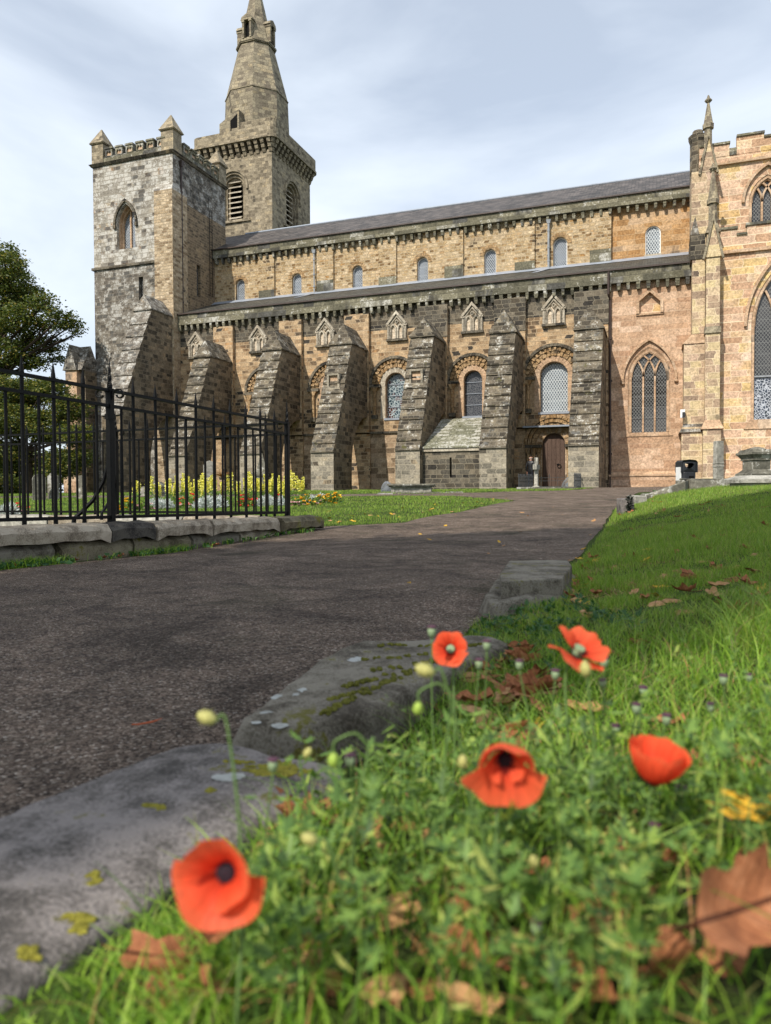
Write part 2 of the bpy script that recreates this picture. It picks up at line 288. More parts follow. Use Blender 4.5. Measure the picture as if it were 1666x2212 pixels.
    def ring(s, cx, zs, ra, rb, fn, d0, d1, n=14, m=0, a0=0., a1=math.pi, jag=0., tooth=0.):
        for k in range(n):
            t0 = a0+(a1-a0)*(k+.04)/n; t1 = a0+(a1-a0)*(k+.96)/n; j = random.uniform(-jag, jag)+(tooth if k % 2 else 0); tm = (t0+t1)/2
            pts = [(cx+ra*math.cos(t0), zs+ra*math.sin(t0)), (cx+rb*math.cos(t0), zs+rb*math.sin(t0)), (cx+rb*math.cos(tm), zs+rb*math.sin(tm)), (cx+rb*math.cos(t1), zs+rb*math.sin(t1)), (cx+ra*math.cos(t1), zs+ra*math.sin(t1)), (cx+ra*math.cos(tm), zs+ra*math.sin(tm))]
            s.prism(pts, fn, d0+j, d1, m)
        return s
    def band(s, path, w, fn, d0, d1, m=0):             # moulding of width w following a 2D path
        P = [Vector(p) for p in path]; Lf = []; Rt = []
        for i, p in enumerate(P):
            a = (P[i]-P[i-1]).normalized() if i else (P[1]-P[0]).normalized(); b_ = (P[i+1]-P[i]).normalized() if i < len(P)-1 else a
            nrm = Vector((-(a.y+b_.y), a.x+b_.x)); nrm.normalize(); k = w/2/max(.35, nrm.dot(Vector((-a.y, a.x)))); Lf.append(p+nrm*k); Rt.append(p-nrm*k)
        n = len(P); vs = [fn(p.x, p.y, d0) for p in Lf+Rt]+[fn(p.x, p.y, d1) for p in Lf+Rt]; fs = []
        for i in range(n-1):
            fs += [(i, i+1, n+i+1, n+i), (2*n+i, 3*n+i, 3*n+i+1, 2*n+i+1), (i, 2*n+i, 2*n+i+1, i+1), (n+i, n+i+1, 3*n+i+1, 3*n+i)]
        fs += [(0, n, 3*n, 2*n), (n-1, 3*n-1, 4*n-1, 2*n-1)]
        return s.add(vs, fs, m)
    def build(s, name, mats, parent=None, smooth=False, loc=None, bevel=0, kind=None):
        if isinstance(mats, str): mats = [mats]
        me = bpy.data.meshes.new(name); off = Vector((0, 0, 0))
        if parent is not None: off = wloc(parent)
        elif loc is not None: off = Vector([float(c) for c in loc])
        me.from_pydata(s.v, [], s.f)
        for k in mats: me.materials.append(MATS[k])
        me.polygons.foreach_set('material_index', s.m); me.update()
        bm = bmesh.new(); bm.from_mesh(me); bmesh.ops.recalc_face_normals(bm, faces=bm.faces)
        if bevel: bmesh.ops.bevel(bm, geom=[e for e in bm.edges if len(e.link_faces) == 2 and e.calc_face_angle(0) > .5], offset=bevel, segments=2, affect='EDGES', profile=.6)
        bm.to_mesh(me); bm.free(); set_uv(me)
        if smooth: me.polygons.foreach_set('use_smooth', [True]*len(me.polygons))
        if off.length: me.transform(Matrix.Translation(-off))
        o = bpy.data.objects.new(name, me); COL.objects.link(o)
        if parent is not None: o.parent = parent
        else: o.location = off
        if kind: o['kind'] = kind
        return o
def FY(Y): return lambda a, b, d: (a, Y+d, b)         # facing -y, depth goes +y
def FX(X): return lambda a, b, d: (X-d, a, b)         # facing +x, depth goes -x
def arc_round(cx, z0, w, zs, n=16):
    r_ = w/2; return [(cx-r_, z0), (cx+r_, z0)]+[(cx+r_*math.cos(math.pi*k/n), zs+r_*math.sin(math.pi*k/n)) for k in range(n+1)]
def arc_pointed(cx, z0, w, zs, h=None, n=10):
    a = w/2; h = h or w*.866; R = (a*a+h*h)/(2*a)      # circle centres on the springing line
    t1 = math.asin(min(1, h/R)); pr = [(cx+a-R+R*math.cos(t1*k/n), zs+R*math.sin(t1*k/n)) for k in range(n+1)]
    pl = [(2*cx-x, z) for x, z in reversed(pr[:-1])]
    return ([(cx-a, z0), (cx+a, z0)] if z0 is not None else [])+pr+pl
def splay(mb, o_, i_, fn, d0, d1, m):
    k = len(o_); mb.add([fn(a, b, d0) for a, b in o_]+[fn(a, b, d1) for a, b in i_], [(i, (i+1) % k, k+(i+1) % k, k+i) for i in range(k)], m)
def pane(loop, Y, mat, parent, name='window', fn=None, extra=None):
    mb = MB(); fn = fn or FY(Y); tr = tessellate_polygon([[Vector((a, b, 0)) for a, b in loop]])
    mb.add([fn(a, b, 0) for a, b in loop], [tuple(t) for t in tr], 0); mats = [mat]
    if extra: mats += extra(mb)
    return mb.build(name, mats, parent)
# ================================================================ THE ABBEY
abbey = empty('abbey_church', (-18, 50, 0), 'old stone abbey church with square battlemented tower, spired tower and long buttressed nave', 'abbey')
XT = -32.76; YA = 46.0; YC = 50.8
# ---------- square tower
YS = 45.5; XL = -39.9
mb = MB()
wp = arc_pointed(-36.93, 18.2, 1.66, 20.0, 1.5)
sl = [(-35.85, 13.4), (-35.45, 13.4), (-35.45, 16.0), (-35.85, 16.0)]
mb.wall([(XL, 16.96), (-34.2, 16.96), (XT, 16.96), (XT, 24.65), (XL, 24.65)], [wp], FY(YS), .9, 0)
mb.wall([(XL, -1), (XT, -1), (XT, 16.96), (XL, 16.96)], [sl], FY(YS), .4, 1)
mb.add([(XL, YS, -1), (XL, 52.45, -1), (XL, 52.45, 24.65), (XL, YS, 24.65)], [(0, 1, 2, 3)], 0)
mb.add([(XL, 52.45, -1), (XT, 52.45, -1), (XT, 52.45, 24.65), (XL, 52.45, 24.65)], [(0, 1, 2, 3)], 0)
slit2 = [(48.35, 15.0), (48.85, 15.0), (48.85, 17.4), (48.35, 17.4)]
mb.wall([(YS, -1), (52.45, -1), (52.45, 21.5), (YS, 21.5)], [slit2], FX(XT), .4, 2)
mb.wall([(YS, 21.5), (52.45, 21.5), (52.45, 24.65), (YS, 24.65)], [], FX(XT), .4, 1)
mb.add([(XL, YS, 24.64), (XT, YS, 24.64), (XT, 52.45, 24.64), (XL, 52.45, 24.64)], [(0, 1, 2, 3)], 1)
st = mb.build('square_tower', ['tower_ashlar', 'tower_dark', 'rubble_brown'], abbey)
mb = MB()                                               # stair turret strip clasping the corner
mb.box(-34.2, -32.62, 45.2, 47.0, -1, 21.9, 0)
mb.add([(-34.2, 45.2, 21.9), (-32.62, 45.2, 21.9), (-32.62, 47.0, 21.9), (-34.2, 47.0, 21.9), (-34.2, 45.5, 22.5), (-32.76, 45.5, 22.5), (-32.76, 47.0, 22.5), (-34.2, 47, 22.5)],
       [(0, 1, 5, 4), (1, 2, 6, 5), (4, 5, 6, 7), (0, 4, 7, 3)], 1)
mb.build('corner_turret', ['turret_tan', 'tower_ashlar'], st)
mb = MB()                                               # string courses
mb.box(XL-.14, -34.2, YS-.14, YS, 16.86, 17.04); mb.box(XL-.14, XL, YS, 52.4, 16.86, 17.04); mb.build('string_course', ['aisle_black'], st); mb = MB()
mb.frus((-36.33, 48.97), 3.65, 3.56, 24.55, (-36.33, 48.97), 3.78, 3.7, 24.72); mb.frus((-36.33, 48.97), 3.78, 3.7, 24.722, (-36.33, 48.97), 3.62, 3.5, 24.85)
mb.build('string_course', ['aisle_black'], st)
mb = MB()                                               # battlements with cusped panels
def merlon(mb, along, lo, hi, fn, z0, zt):
    c = (lo+hi)/2; w = (hi-lo)/2
    hole = [(c-w*.72, z0+.05), (c+w*.72, z0+.05), (c+w*.72, zt-.42), (c+w*.45, zt-.28), (c+w*.12, zt-.3), (c, zt-.42), (c-w*.12, zt-.3), (c-w*.45, zt-.28), (c-w*.72, zt-.42)]
    mb.wall([(lo, z0), (hi, z0), (hi, zt-.12), (lo, zt-.12)], [hole], fn, .09, 0)
    tr = tessellate_polygon([[Vector((a, b, 0)) for a, b in hole]]); mb.add([fn(a, b, .09) for a, b in hole], [tuple(t) for t in tr], 1)
    mb.prism([(lo, z0), (hi, z0), (hi, zt-.12), (lo, zt-.12)], fn, .17, .42, 0)
    mb.prism([(lo, z0), (lo, zt-.12), (lo+.01, zt-.12), (lo+.01, z0)], fn, 0, .17, 0); mb.prism([(hi, z0), (hi, zt-.12), (hi-.01, zt-.12), (hi-.01, z0)], fn, 0, .17, 0)
    mb.prism([(lo-.06, zt-.118), (hi+.06, zt-.118), (hi+.02, zt), (lo-.02, zt)], fn, -.06, .48, 0)
mb.box(XL, XT, YS+.03, YS+.42, 24.8, 25.2, 2); mb.box(XT-.42, XT-.03, YS, 52.4, 24.8, 25.2, 2); mb.box(XL+.03, XL+.42, YS, 52.4, 24.8, 25.2, 2); mb.box(XL, XT, 52.0, 52.4, 24.8, 25.2, 2)
for k in range(6):
    a = -38.85+k*.93; merlon(mb, 0, a+.12, a+.76, FY(YS), 25.2, 25.86)
for k in range(5):
    a = 46.75+k*.98; merlon(mb, 1, a+.1, a+.78, FX(XT), 25.2, 25.86)
for k in range(5):
    a = 46.75+k*.98; mb.box(XL+.05, XL+.4, a+.1, a+.8, 25.2, 25.86, 0)
mb.build('battlement', ['cornice_stone', 'dressed_pink', 'cornice_stone'], st)
for (x, y) in ((XL+.45, YS+.5), (XT-.45, YS+.5), (XT-.45, 52.0)):
    mb = MB(); mb.box(x-.52, x+.52, y-.52, y+.52, 24.75, 26.25, 0); mb.frus((x, y), .6, .6, 26.25, (x, y), .66, .66, 26.33, 0); mb.frus((x, y), .64, .64, 26.332, (x, y), .03, .03, 27.55, 0)
    mb.build('pinnacle', ['belfry_stone'], st)
def win_extra(Y):
    def f(mb):
        lp = arc_pointed(-36.93, 18.2, 1.95, 20.0, 1.75); mb.band(lp[2:], .16, FY(Y), -.14, .02, 1); 
        for x in (-37.9, -35.96): mb.box(x-.1, x+.1, Y-.16, Y, 19.75, 20.0, 1)
        for k, dd in ((0, .25), (1, .5)):
            q = arc_pointed(-36.93, 18.2, 1.66-.2*k, 20.0, 1.5-.2*k); mb.band([q[0]]+list(reversed(q[2:]))+[q[1]] if 0 else q[1:]+[q[0]], .14, FY(Y), dd, dd+.3, 2)
        mb.box(-37.05, -36.92, Y+.6, Y+.78, 18.2, 21.2, 2)
        return ['aisle_black', 'dressed_pink']
    return f
pane(arc_pointed(-36.93, 18.2, 1.66, 20.0, 1.5), YS, 'glass_blue', st, 'lancet_window', FY(YS+.72), win_extra(YS))
pane(sl, YS, 'glass_dark', st, 'slit_window', FY(YS+.3)); pane(slit2, 0, 'glass_dark', st, 'slit_window', FX(XT-.25))
mb = MB(); q = [cX(1, 695, 1110, XT), cX(1, 715, 2090, XT)]
yy = float(q[0][1]); mb.tube([(XT+.1, yy, 24.0), (XT+.1, yy, 12.9)], .075, 8); mb.frus((XT+.12, yy), .1, .1, 23.9, (XT+.12, yy), .18, .18, 24.3)
for z in (22, 20, 18, 16, 14): mb.tube([(XT+.1, yy, z), (XT+.1, yy, z+.12)], .11, 8)
mb.build('drainpipe', 'pipe_brown', st)
mb = MB()
for y in (50.25, 50.62): mb.tube([(XT+.12, y-.3, 22.0), (XT+.12, y-.3, 15.4)], .025, 5)
for k in range(16): mb.tube([(XT+.12, 49.95, 15.6+k*.4), (XT+.12, 50.32, 15.6+k*.4)], .018, 5)
mb.tube([(XT+.2, 49.7, 21.9), (XT+.2, 49.7, 22.9)], .02, 5)
mb.build('ladder', 'dark_iron', st)
# gabled corner pier at the tower's outer side
mb = MB(); x0, x1 = -41.3, -40.25
mb.box(x0, x1, 43.9, 45.9, -.5, 9.2, 0); mb.box(x0-.12, x1+.12, 43.7, 45.9, -.5, 2.3, 0); mb.box(x1, XL+.1, 44.3, 45.9, -.5, 9.2, 1)
mb.prism([(x0-.12, 9.2), (x1+.12, 9.2), ((x0+x1)/2, 11.1)], FY(43.75), 0, 2.0, 2); mb.prism([(43.9, 9.2), (45.9, 9.2), (44.9, 11.1)], FX(XL+.1), 0, 1.0, 2)
mb.build('corner_pier', ['dressed_pink', 'buttress_side', 'tower_dark'], st)
# ---------- spired tower
XN0, XN1, YN0, YN1 = -40.3, XT, 60.3, 68.2
mb = MB()
wl = arc_round(-36.85, 25.3, 2.5, 28.3, 14); wr = arc_round(64.3, 25.3, 2.5, 28.3, 14)
mb.wall([(XN0, 10), (XN1, 10), (XN1, 31.2), (XN0, 31.2)], [wl], FY(YN0), .9, 0); mb.wall([(YN0, 10), (YN1, 10), (YN1, 31.2), (YN0, 31.2)], [wr], FX(XN1), .9, 0)
mb.add([(XN0, YN0, 10), (XN0, YN1, 10), (XN0, YN1, 31.2), (XN0, YN0, 31.2)], [(0, 1, 2, 3)]); mb.add([(XN0, YN1, 10), (XN1, YN1, 10), (XN1, YN1, 31.2), (XN0, YN1, 31.2)], [(0, 1, 2, 3)])
mb.add([(XN0, YN0, 31.2), (XN1, YN0, 31.2), (XN1, YN1, 31.2), (XN0, YN1, 31.2)], [(0, 1, 2, 3)])
bt = mb.build('spired_tower', ['belfry_stone'], abbey)
for fn, c in ((FY(YN0), -36.85), (FX(XN1), 64.3)):
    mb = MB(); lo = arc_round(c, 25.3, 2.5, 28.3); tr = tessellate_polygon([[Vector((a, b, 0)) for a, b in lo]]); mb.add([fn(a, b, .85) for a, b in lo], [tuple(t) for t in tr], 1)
    for k, (w, dd) in enumerate(((2.3, .22), (1.95, .45), (1.6, .66))):
        q = arc_round(c, 25.3, w, 28.3, 14); mb.band(q[1:]+[q[0]], .26, fn, dd, dd+.3, 0)
    for k in range(8):
        z = 25.75+k*.47; mb.prism([(c-.68, z), (c+.68, z), (c+.68, z+.1), (c-.68, z+.1)], lambda a, b, d, f=fn: f(a, b+d*.55-.35, d), .35, .8, 2)
    q = arc_round(c, 28.0, 3.1, 28.3, 14); mb.band(q[1:]+[q[0]], .2, fn, -.14, .03, 0)
    mb.prism([(c-1.9, 25.05), (c+1.9, 25.05), (c+1.8, 25.28), (c-1.8, 25.28)], fn, -.18, .02, 0)
    mb.build('louvre_window', ['belfry_stone', 'void_dark', 'carved_pale'], bt)
mb = MB(); e = .62                                      # corbelled parapet with rounded corners
def rrect(x0, x1, y0, y1, r_, n=4):
    p = []
    for cx_, cy_, s in ((x1-r_, y0+r_, -90), (x1-r_, y1-r_, 0), (x0+r_, y1-r_, 90), (x0+r_, y0+r_, 180)):
        for k in range(n+1): t_ = rad(s+90*k/n); p.append((cx_+r_*math.cos(t_), cy_+r_*math.sin(t_)))
    return p
outer = rrect(XN0-e, XN1+e, YN0-e, YN1+e, .75); inner = rrect(XN0-e+.35, XN1+e-.35, YN0-e+.35, YN1+e-.35, .5); n_ = len(outer)
TOP = lambda x, y: 33.75 if (x > -36.2 and y < 62) else (33.35 if x > -37 else 33.15)
for i in range(n_):
    a, b_, c_, d_ = outer[i], outer[(i+1) % n_], inner[(i+1) % n_], inner[i]; steps = max(1, int(math.dist(a, b_)/.9))
    for k in range(steps):
        p = [tuple(np.array(u_)+(np.array(v_)-np.array(u_))*t_) for u_, v_, t_ in ((a, b_, k/steps), (a, b_, (k+1)/steps), (d_, c_, (k+1)/steps), (d_, c_, k/steps))]
        zt = TOP(*p[0]); mb.add([(x, y, 32.25) for x, y in p]+[(x, y, zt) for x, y in p], [(0, 3, 2, 1), (4, 5, 6, 7), (0, 1, 5, 4), (2, 3, 7, 6), (1, 2, 6, 5), (3, 0, 4, 7)], 0)
mb.prism([(x, y) for x, y in rrect(XN0-e-.08, XN1+e+.08, YN0-e-.08, YN1+e+.08, .78)], lambda a, b, d: (a, b, d), 32.05, 32.245, 0)
mb.build('parapet', ['belfry_stone'], bt)
mb = MB()
def corb(mb, x, y, dx, dy, z0=31.0, z1=32.04, out=.6, w=.17):
    for k in range(3):
        o = out*(k+1)/3; za = z0+(z1-z0)*k/3; zb = z0+(z1-z0)*(k+1)/3-.03; px, py = -dy*w, dx*w
        mb.add([(x+px-dx*.1, y+py-dy*.1, za), (x-px-dx*.1, y-py-dy*.1, za), (x-px+dx*(o-.12), y-py+dy*(o-.12), za), (x+px+dx*(o-.12), y+py+dy*(o-.12), za),
                (x+px-dx*.1, y+py-dy*.1, zb), (x-px-dx*.1, y-py-dy*.1, zb), (x-px+dx*o, y-py+dy*o, zb), (x+px+dx*o, y+py+dy*o, zb)], [(0, 3, 2, 1), (4, 5, 6, 7), (0, 1, 5, 4), (1, 2, 6, 5), (2, 3, 7, 6), (3, 0, 4, 7)])
for q in [(XN0+.15+k*.665, YN0, 0, -1) for k in range(12)]+[(XN1, YN0+.15+k*.69, 1, 0) for k in range(12)]+[(XN1-.05, YN0+.05, .7, -.7), (XN0+.05, YN0+.05, -.7, -.7)]: mb = MB(); corb(mb, *q); mb.build('corbel', ['belfry_stone'], bt)
# octagonal spire
CXs, CYs = -36.5, 64.25
def octa(z, R, ph=22.5): return [(CXs+R*math.cos(rad(ph+45*k)), CYs+R*math.sin(rad(ph+45*k)), z) for k in range(8)]
prof = [(32.3, 3.22), (38.05, 3.0), (42.95, 1.72), (50.3, .05)]
mb = MB()
vs = [p for z, R in prof for p in octa(z, R)]; fs = [(i*8+k, i*8+(k+1) % 8, (i+1)*8+(k+1) % 8, (i+1)*8+k) for i in range(3) for k in range(8)]+[tuple(24+k for k in range(8))]
mb.add(vs, fs); sp = mb.build('spire', ['spire_stone'], bt)
mb = MB()
for z, R, h, o in ((37.95, 3.0, .16, .1), (42.8, 1.76, .28, .2)):
    mb = MB()
    for k in range(3 if h > .2 else 1):
        za = z+k*.1; vs = octa(za, R+o*(1-.3*abs(k-1)))+octa(za+h/2, R+o*(1-.3*abs(k-1))); mb.add(vs, [(k2, (k2+1) % 8, 8+(k2+1) % 8, 8+k2) for k2 in range(8)]+[tuple(range(8)), tuple(range(8, 16))])
    mb.build('spire_band', ['spire_stone'], bt)
for k in (5, 7, 1, 3):                                  # small gabled lucarnes above the band
    a_ = rad(45*k-0) ; 
for a_ in (rad(-90), rad(0), rad(180), rad(90)):
    mb = MB(); fx = lambda a, b, d, t_=a_: (CXs+math.cos(t_)*(1.82-d)-math.sin(t_)*a, CYs+math.sin(t_)*(1.82-d)+math.cos(t_)*a, b)
    for s in (-1, 1):
        mb.prism([(s*.38-.1, 43.15), (s*.38+.1, 43.15), (s*.38+.1, 44.75), (s*.38-.1, 44.75)], fx, 0, .75); mb.prism([(s*.38-.15, 44.6), (s*.38+.15, 44.6), (s*.38+.15, 44.8), (s*.38-.15, 44.8)], fx, -.05, .75)
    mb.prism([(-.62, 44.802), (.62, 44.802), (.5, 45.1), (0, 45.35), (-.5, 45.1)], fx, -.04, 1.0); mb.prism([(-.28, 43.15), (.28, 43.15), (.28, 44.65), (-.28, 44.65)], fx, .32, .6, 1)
    mb.build('lucarne', ['spire_stone', 'void_dark'], bt)
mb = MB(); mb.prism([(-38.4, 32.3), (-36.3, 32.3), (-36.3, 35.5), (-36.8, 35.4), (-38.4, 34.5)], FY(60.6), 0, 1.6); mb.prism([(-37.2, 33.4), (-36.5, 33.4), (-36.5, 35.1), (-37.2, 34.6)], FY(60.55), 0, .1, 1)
mb.build('cap_house', ['spire_stone', 'void_dark'], bt)
# ---------- nave clerestory
mb = MB(); CW = [(-30.46, .8, 14.95, 16.7), (-25.56, .8, 14.95, 16.65), (-20.6, .8, 14.95, 16.7), (-15.61, .82, 14.97, 16.75), (-10.75, .84, 15.0, 16.75), (-6.02, .92, 15.05, 17.0), (-.2, .94, 15.2, 17.05)]
hol = [arc_round(x, a, w, b-w/2, 12) for x, w, a, b in CW]
mb.wall([(XT-.1, 13.2), (-3.35, 13.2), (-3.35, 19.0), (XT-.1, 19.0)], hol[:6], FY(YC), .35, 0, 3); mb.wall([(-3.35, 13.2), (2.6, 13.2), (2.6, 19.0), (-3.35, 19.0)], hol[6:], FY(YC+.12), .35, 1)
# grey repaired courses and flat pilasters
cw = mb.build('clerestory_wall', ['rubble_ochre', 'orange_ashlar', 'carved_pale', 'carved_ochre'], abbey)
for k in range(6):
    mb = MB(); x = -28.75+k*4.93; mb.box(x, x+1.35, YC-.16, YC, 13.4, 18.3, 0); mb.box(x, x+1.35, YC-.168, YC-.158, 13.4, 15.85 if k % 2 else 15.6, 1)
    mb.build('pilaster', ['rubble_ochre', 'cornice_stone'], cw)
for i, (x, w, a, b) in enumerate(CW):
    def ex(mb, x=x, w=w, a=a, b=b, i=i):
        if i < 6: mb.ring(x, b-w/2, w/2+.03, w/2+.3, FY(YC), -.03, .05, 11, 1, jag=.01)
        mb.band([(x-w/2+.03, a), (x-w/2+.03, b-w/2)]+[(x+(w/2-.03)*math.cos(math.pi*(1-k/10)), b-w/2+(w/2-.03)*math.sin(math.pi*(1-k/10))) for k in range(1, 11)]+[(x+w/2-.03, a)], .06, FY(YC), .2, .27, 2)
        mb.box(x-w/2-.05, x+w/2+.05, YC-.04, YC+.3, a-.1, a+.02, 3)
        return ['carved_ochre', 'white_paint' if i else 'white_paint', 'carved_pale']
    pane(arc_round(x, a, w, b-w/2, 12), 0, 'glass_blue' if i < 6 else 'glass_pale', cw, 'window', FY(YC+.28), ex)
def corbels(par, x0, x1, step, Y, z, mat, s=1.):
    x = x0; m = 0
    while x < x1:
        mb = MB()
        w = .09*s+random.uniform(-.015, .015); q = random.choice((0, 1, 2)); dz = random.uniform(-.03, .03)
        mb.box(x-w, x+w, Y-.3*s, Y, z-.17, z-.002, m); mb.frus((x, Y-.12*s), w*.8, .12*s, z-.42+dz, (x, Y-.14*s), w*1.1, .15*s, z-.172, m)
        if q == 1: mb.lathe((x, Y-.22*s, z-.34), [(.01, -.1), (.1, -.05), (.11, .02), (.04, .1)], 6, m)
        mb.build('corbel', mat, par); x += step*(1+random.uniform(-.05, .05))
mb = MB(); mb.box(XT, 2.5, YC-.38, YC+.2, 18.42, 18.58); mb.box(XT, 2.5, YC-.32, YC+.2, 18.582, 19.05); mb.box(XT, 2.5, YC-.42, YC+.3, 19.052, 19.14, 1); corbels(cw, XT+.3, 2.2, .56, YC, 18.42, 'cornice_stone')
mb.build('cornice', ['cornice_stone', 'pipe_brown', 'aisle_black'], cw)
for a in (-24.0, -6.75):
    mb = MB(); mb.tube([(a, YC-.22, 18.1), (a, YC-.22, 14.95), (a, YC-.6, 14.6)], .05 if a < -10 else .075, 7); mb.frus((a, YC-.22), .09, .09, 17.9, (a, YC-.22), .16, .14, 18.15)
    for z in (17.4, 16.3, 15.4): mb.tube([(a, YC-.22, z), (a, YC-.22, z+.1)], .1, 7)
    mb.build('drainpipe', 'pipe_grey', cw)
mb = MB(); mb.add([(XT-2.6, YC-.44, 19.05), (2.5, YC-.44, 19.05), (2.5, 55.6, 22.0), (XT-2.6, 55.6, 22.0)], [(0, 1, 2, 3)]); mb.add([(XT-2.6, 60.6, 19.05), (2.5, 60.6, 19.05), (2.5, 55.6, 22.0), (XT-2.6, 55.6, 22.0)], [(0, 1, 2, 3)])
for x in (XT-2.6, 2.5): mb.add([(x, YC-.4, 15), (x, 60.6, 15), (x, 60.6, 19.05), (x, 55.6, 22.0), (x, YC-.4, 19.05)], [(0, 1, 2, 3, 4)])
rf = mb.build('nave_roof', ['roof_slate'], abbey)
mb = MB(); mb.tube([(XT, 55.6, 22.02), (2.5, 55.6, 22.02)], .1, 6); mb.build('ridge_flashing', 'lead', rf)
mb = MB(); mb.box(XT, 2.4, 60.3, 60.7, 10, 19.0); mb.build('north_wall', 'rubble_brown', abbey)
# ---------- south aisle
bays = [-30.4, -25.3, -20.2, -15.3, -10.35, -5.45]
AW = [(-25.35, 1.5, 5.0, 8.0, 'glass_stained'), (-20.3, 1.5, 5.0, 8.0, 'glass_stained'), (-30.3, 1.5, 5.0, 8.0, 'glass_stained')]
def wh(n, x0, x1, y0, y1): a = cY(n, x0, y1, YA); b = cY(n, x1, y0, YA); return ((a[0]+b[0])/2, b[0]-a[0], a[2], b[2])
w4 = wh(2, 1418, 1538, 730, 1010); w5 = wh(3, 580, 701, 788, 1098); w6 = wh(3, 1086, 1270, 728, 1072)
w3 = (-20.45, 1.45, w4[2], w4[3])
AW = [(-30.3, 1.45, w4[2], w4[3], 'glass_stained'), (-25.4, 1.45, w4[2], w4[3], 'glass_stained'), (w3[0], w3[1], w3[2], w3[3], 'glass_dark'), (*w4, 'glass_stained'), (*w5, 'glass_leaded'), (*w6, 'glass_pale')]
dr = wh(3, 1100, 1253, 1205, 1530); dr = (dr[0], dr[1], .22, dr[3])
hol = [arc_round(x, a, w, b-w/2, 14) for x, w, a, b, g in AW]
dl = [(dr[0]-dr[1]/2, -.6), (dr[0]+dr[1]/2, -.6)]+[(dr[0]+dr[1]/2*math.cos(math.pi*k/14), dr[3]-dr[1]/2+dr[1]/2*math.sin(math.pi*k/14)) for k in range(15)]
mb = MB()
zsill = 4.0
mb.wall([(XT-.2, zsill), (-2.57, zsill), (-2.57, 10.7), (XT-.2, 10.7)], [h for h in hol], FY(YA), .6, 0, 2)
mb.wall([(XT-.2, -.8), (-2.57, -.8), (-2.57, zsill-.003), (XT-.2, zsill-.003)], [dl], FY(YA), .5, 1, 2)
mb.wall([(XT-.2, 10.703), (-2.57, 10.703), (-2.57, 12.3), (XT-.2, 12.3)], [], FY(YA), .5, 3)
aw = mb.build('aisle_wall', ['aisle_stone', 'aisle_base', 'dressed_pink', 'aisle_black'], abbey)
mb = MB()                                               # string course under the windows, flat pilasters behind the buttresses
mb.box(XT, -2.6, YA-.12, YA, zsill-.08, zsill+.06, 0); mb.build('string_course', ['aisle_black'], aw)
BX = [(-29.5, -28.19), (-24.25, -22.81), (-19.38, -17.89), (-14.02, -12.55), (-9.12, -7.62), (-4.3, -2.75)]
for a, b in BX: mb = MB(); mb.box(a-.15, b+.12, YA-.28, YA, 4.0, 11.85, 1); mb.box(a-.15, b+.12, YA-.12, YA, -.5, 3.999, 1); mb.box(a-.3, b+.14, YA-.32, YA-.25, 9.9, 11.95, 2) if a > -15 else None; mb.build('pilaster', ['aisle_black', 'aisle_stone', 'aisle_black'], aw)
for i, (x, w, a, b, g) in enumerate(AW):
    zs = b-w/2; R = w/2
    def ex(mb, x=x, w=w, a=a, b=b, zs=zs, R=R, i=i):
        mb.ring(x, zs, R+.02, R+.34, FY(YA), -.02, .4, 15, 1)
        mb.ring(x, zs, R+.36, R+.62, FY(YA), -.10, .03, 22, 2, tooth=.07, jag=.015); mb.ring(x, zs, R+.65, R+.88, FY(YA), -.15, .03, 34, 2, tooth=.08, jag=.015); mb.ring(x, zs, R+.9, R+1.08, FY(YA), -.22, .03, 26, 3, jag=.01)
        for s in (-1, 1):
            cx_ = x+s*(R+.72); mb.box(cx_-.42, cx_+.42, YA-.22, YA, zs-.22, zs-.02, 3); mb.tube([(cx_, YA-.12, a+.25), (cx_, YA-.12, zs-.5)], .11, 10, 2); mb.frus((cx_, YA-.12), .12, .1, zs-.5, (cx_, YA-.12), .24, .12, zs-.222, 2); mb.box(cx_-.2, cx_+.2, YA-.26, YA, a-.02, a+.24, 3)
            mb.box(x+s*(R+.18)-.16, x+s*(R+.18)+.16, YA-.015, YA+.3, a, zs, 1)
        mb.box(x-R-.1, x+R+.1, YA-.06, YA+.3, a-.12, a+.01, 4)
        if g != 'glass_pale' and i != 5:
            for k in range(1, 4): mb.box(x-R, x+R, YA+.33, YA+.36, a+(b-a)*k/4, a+(b-a)*k/4+.035, 4)
        return ['carved_pale' if i == 3 else 'dressed_pink', 'carved_ochre', 'aisle_black', 'lead']
    pane(arc_round(x, a, w, zs, 14), 0, g, aw, 'window', FY(YA+.38), ex)
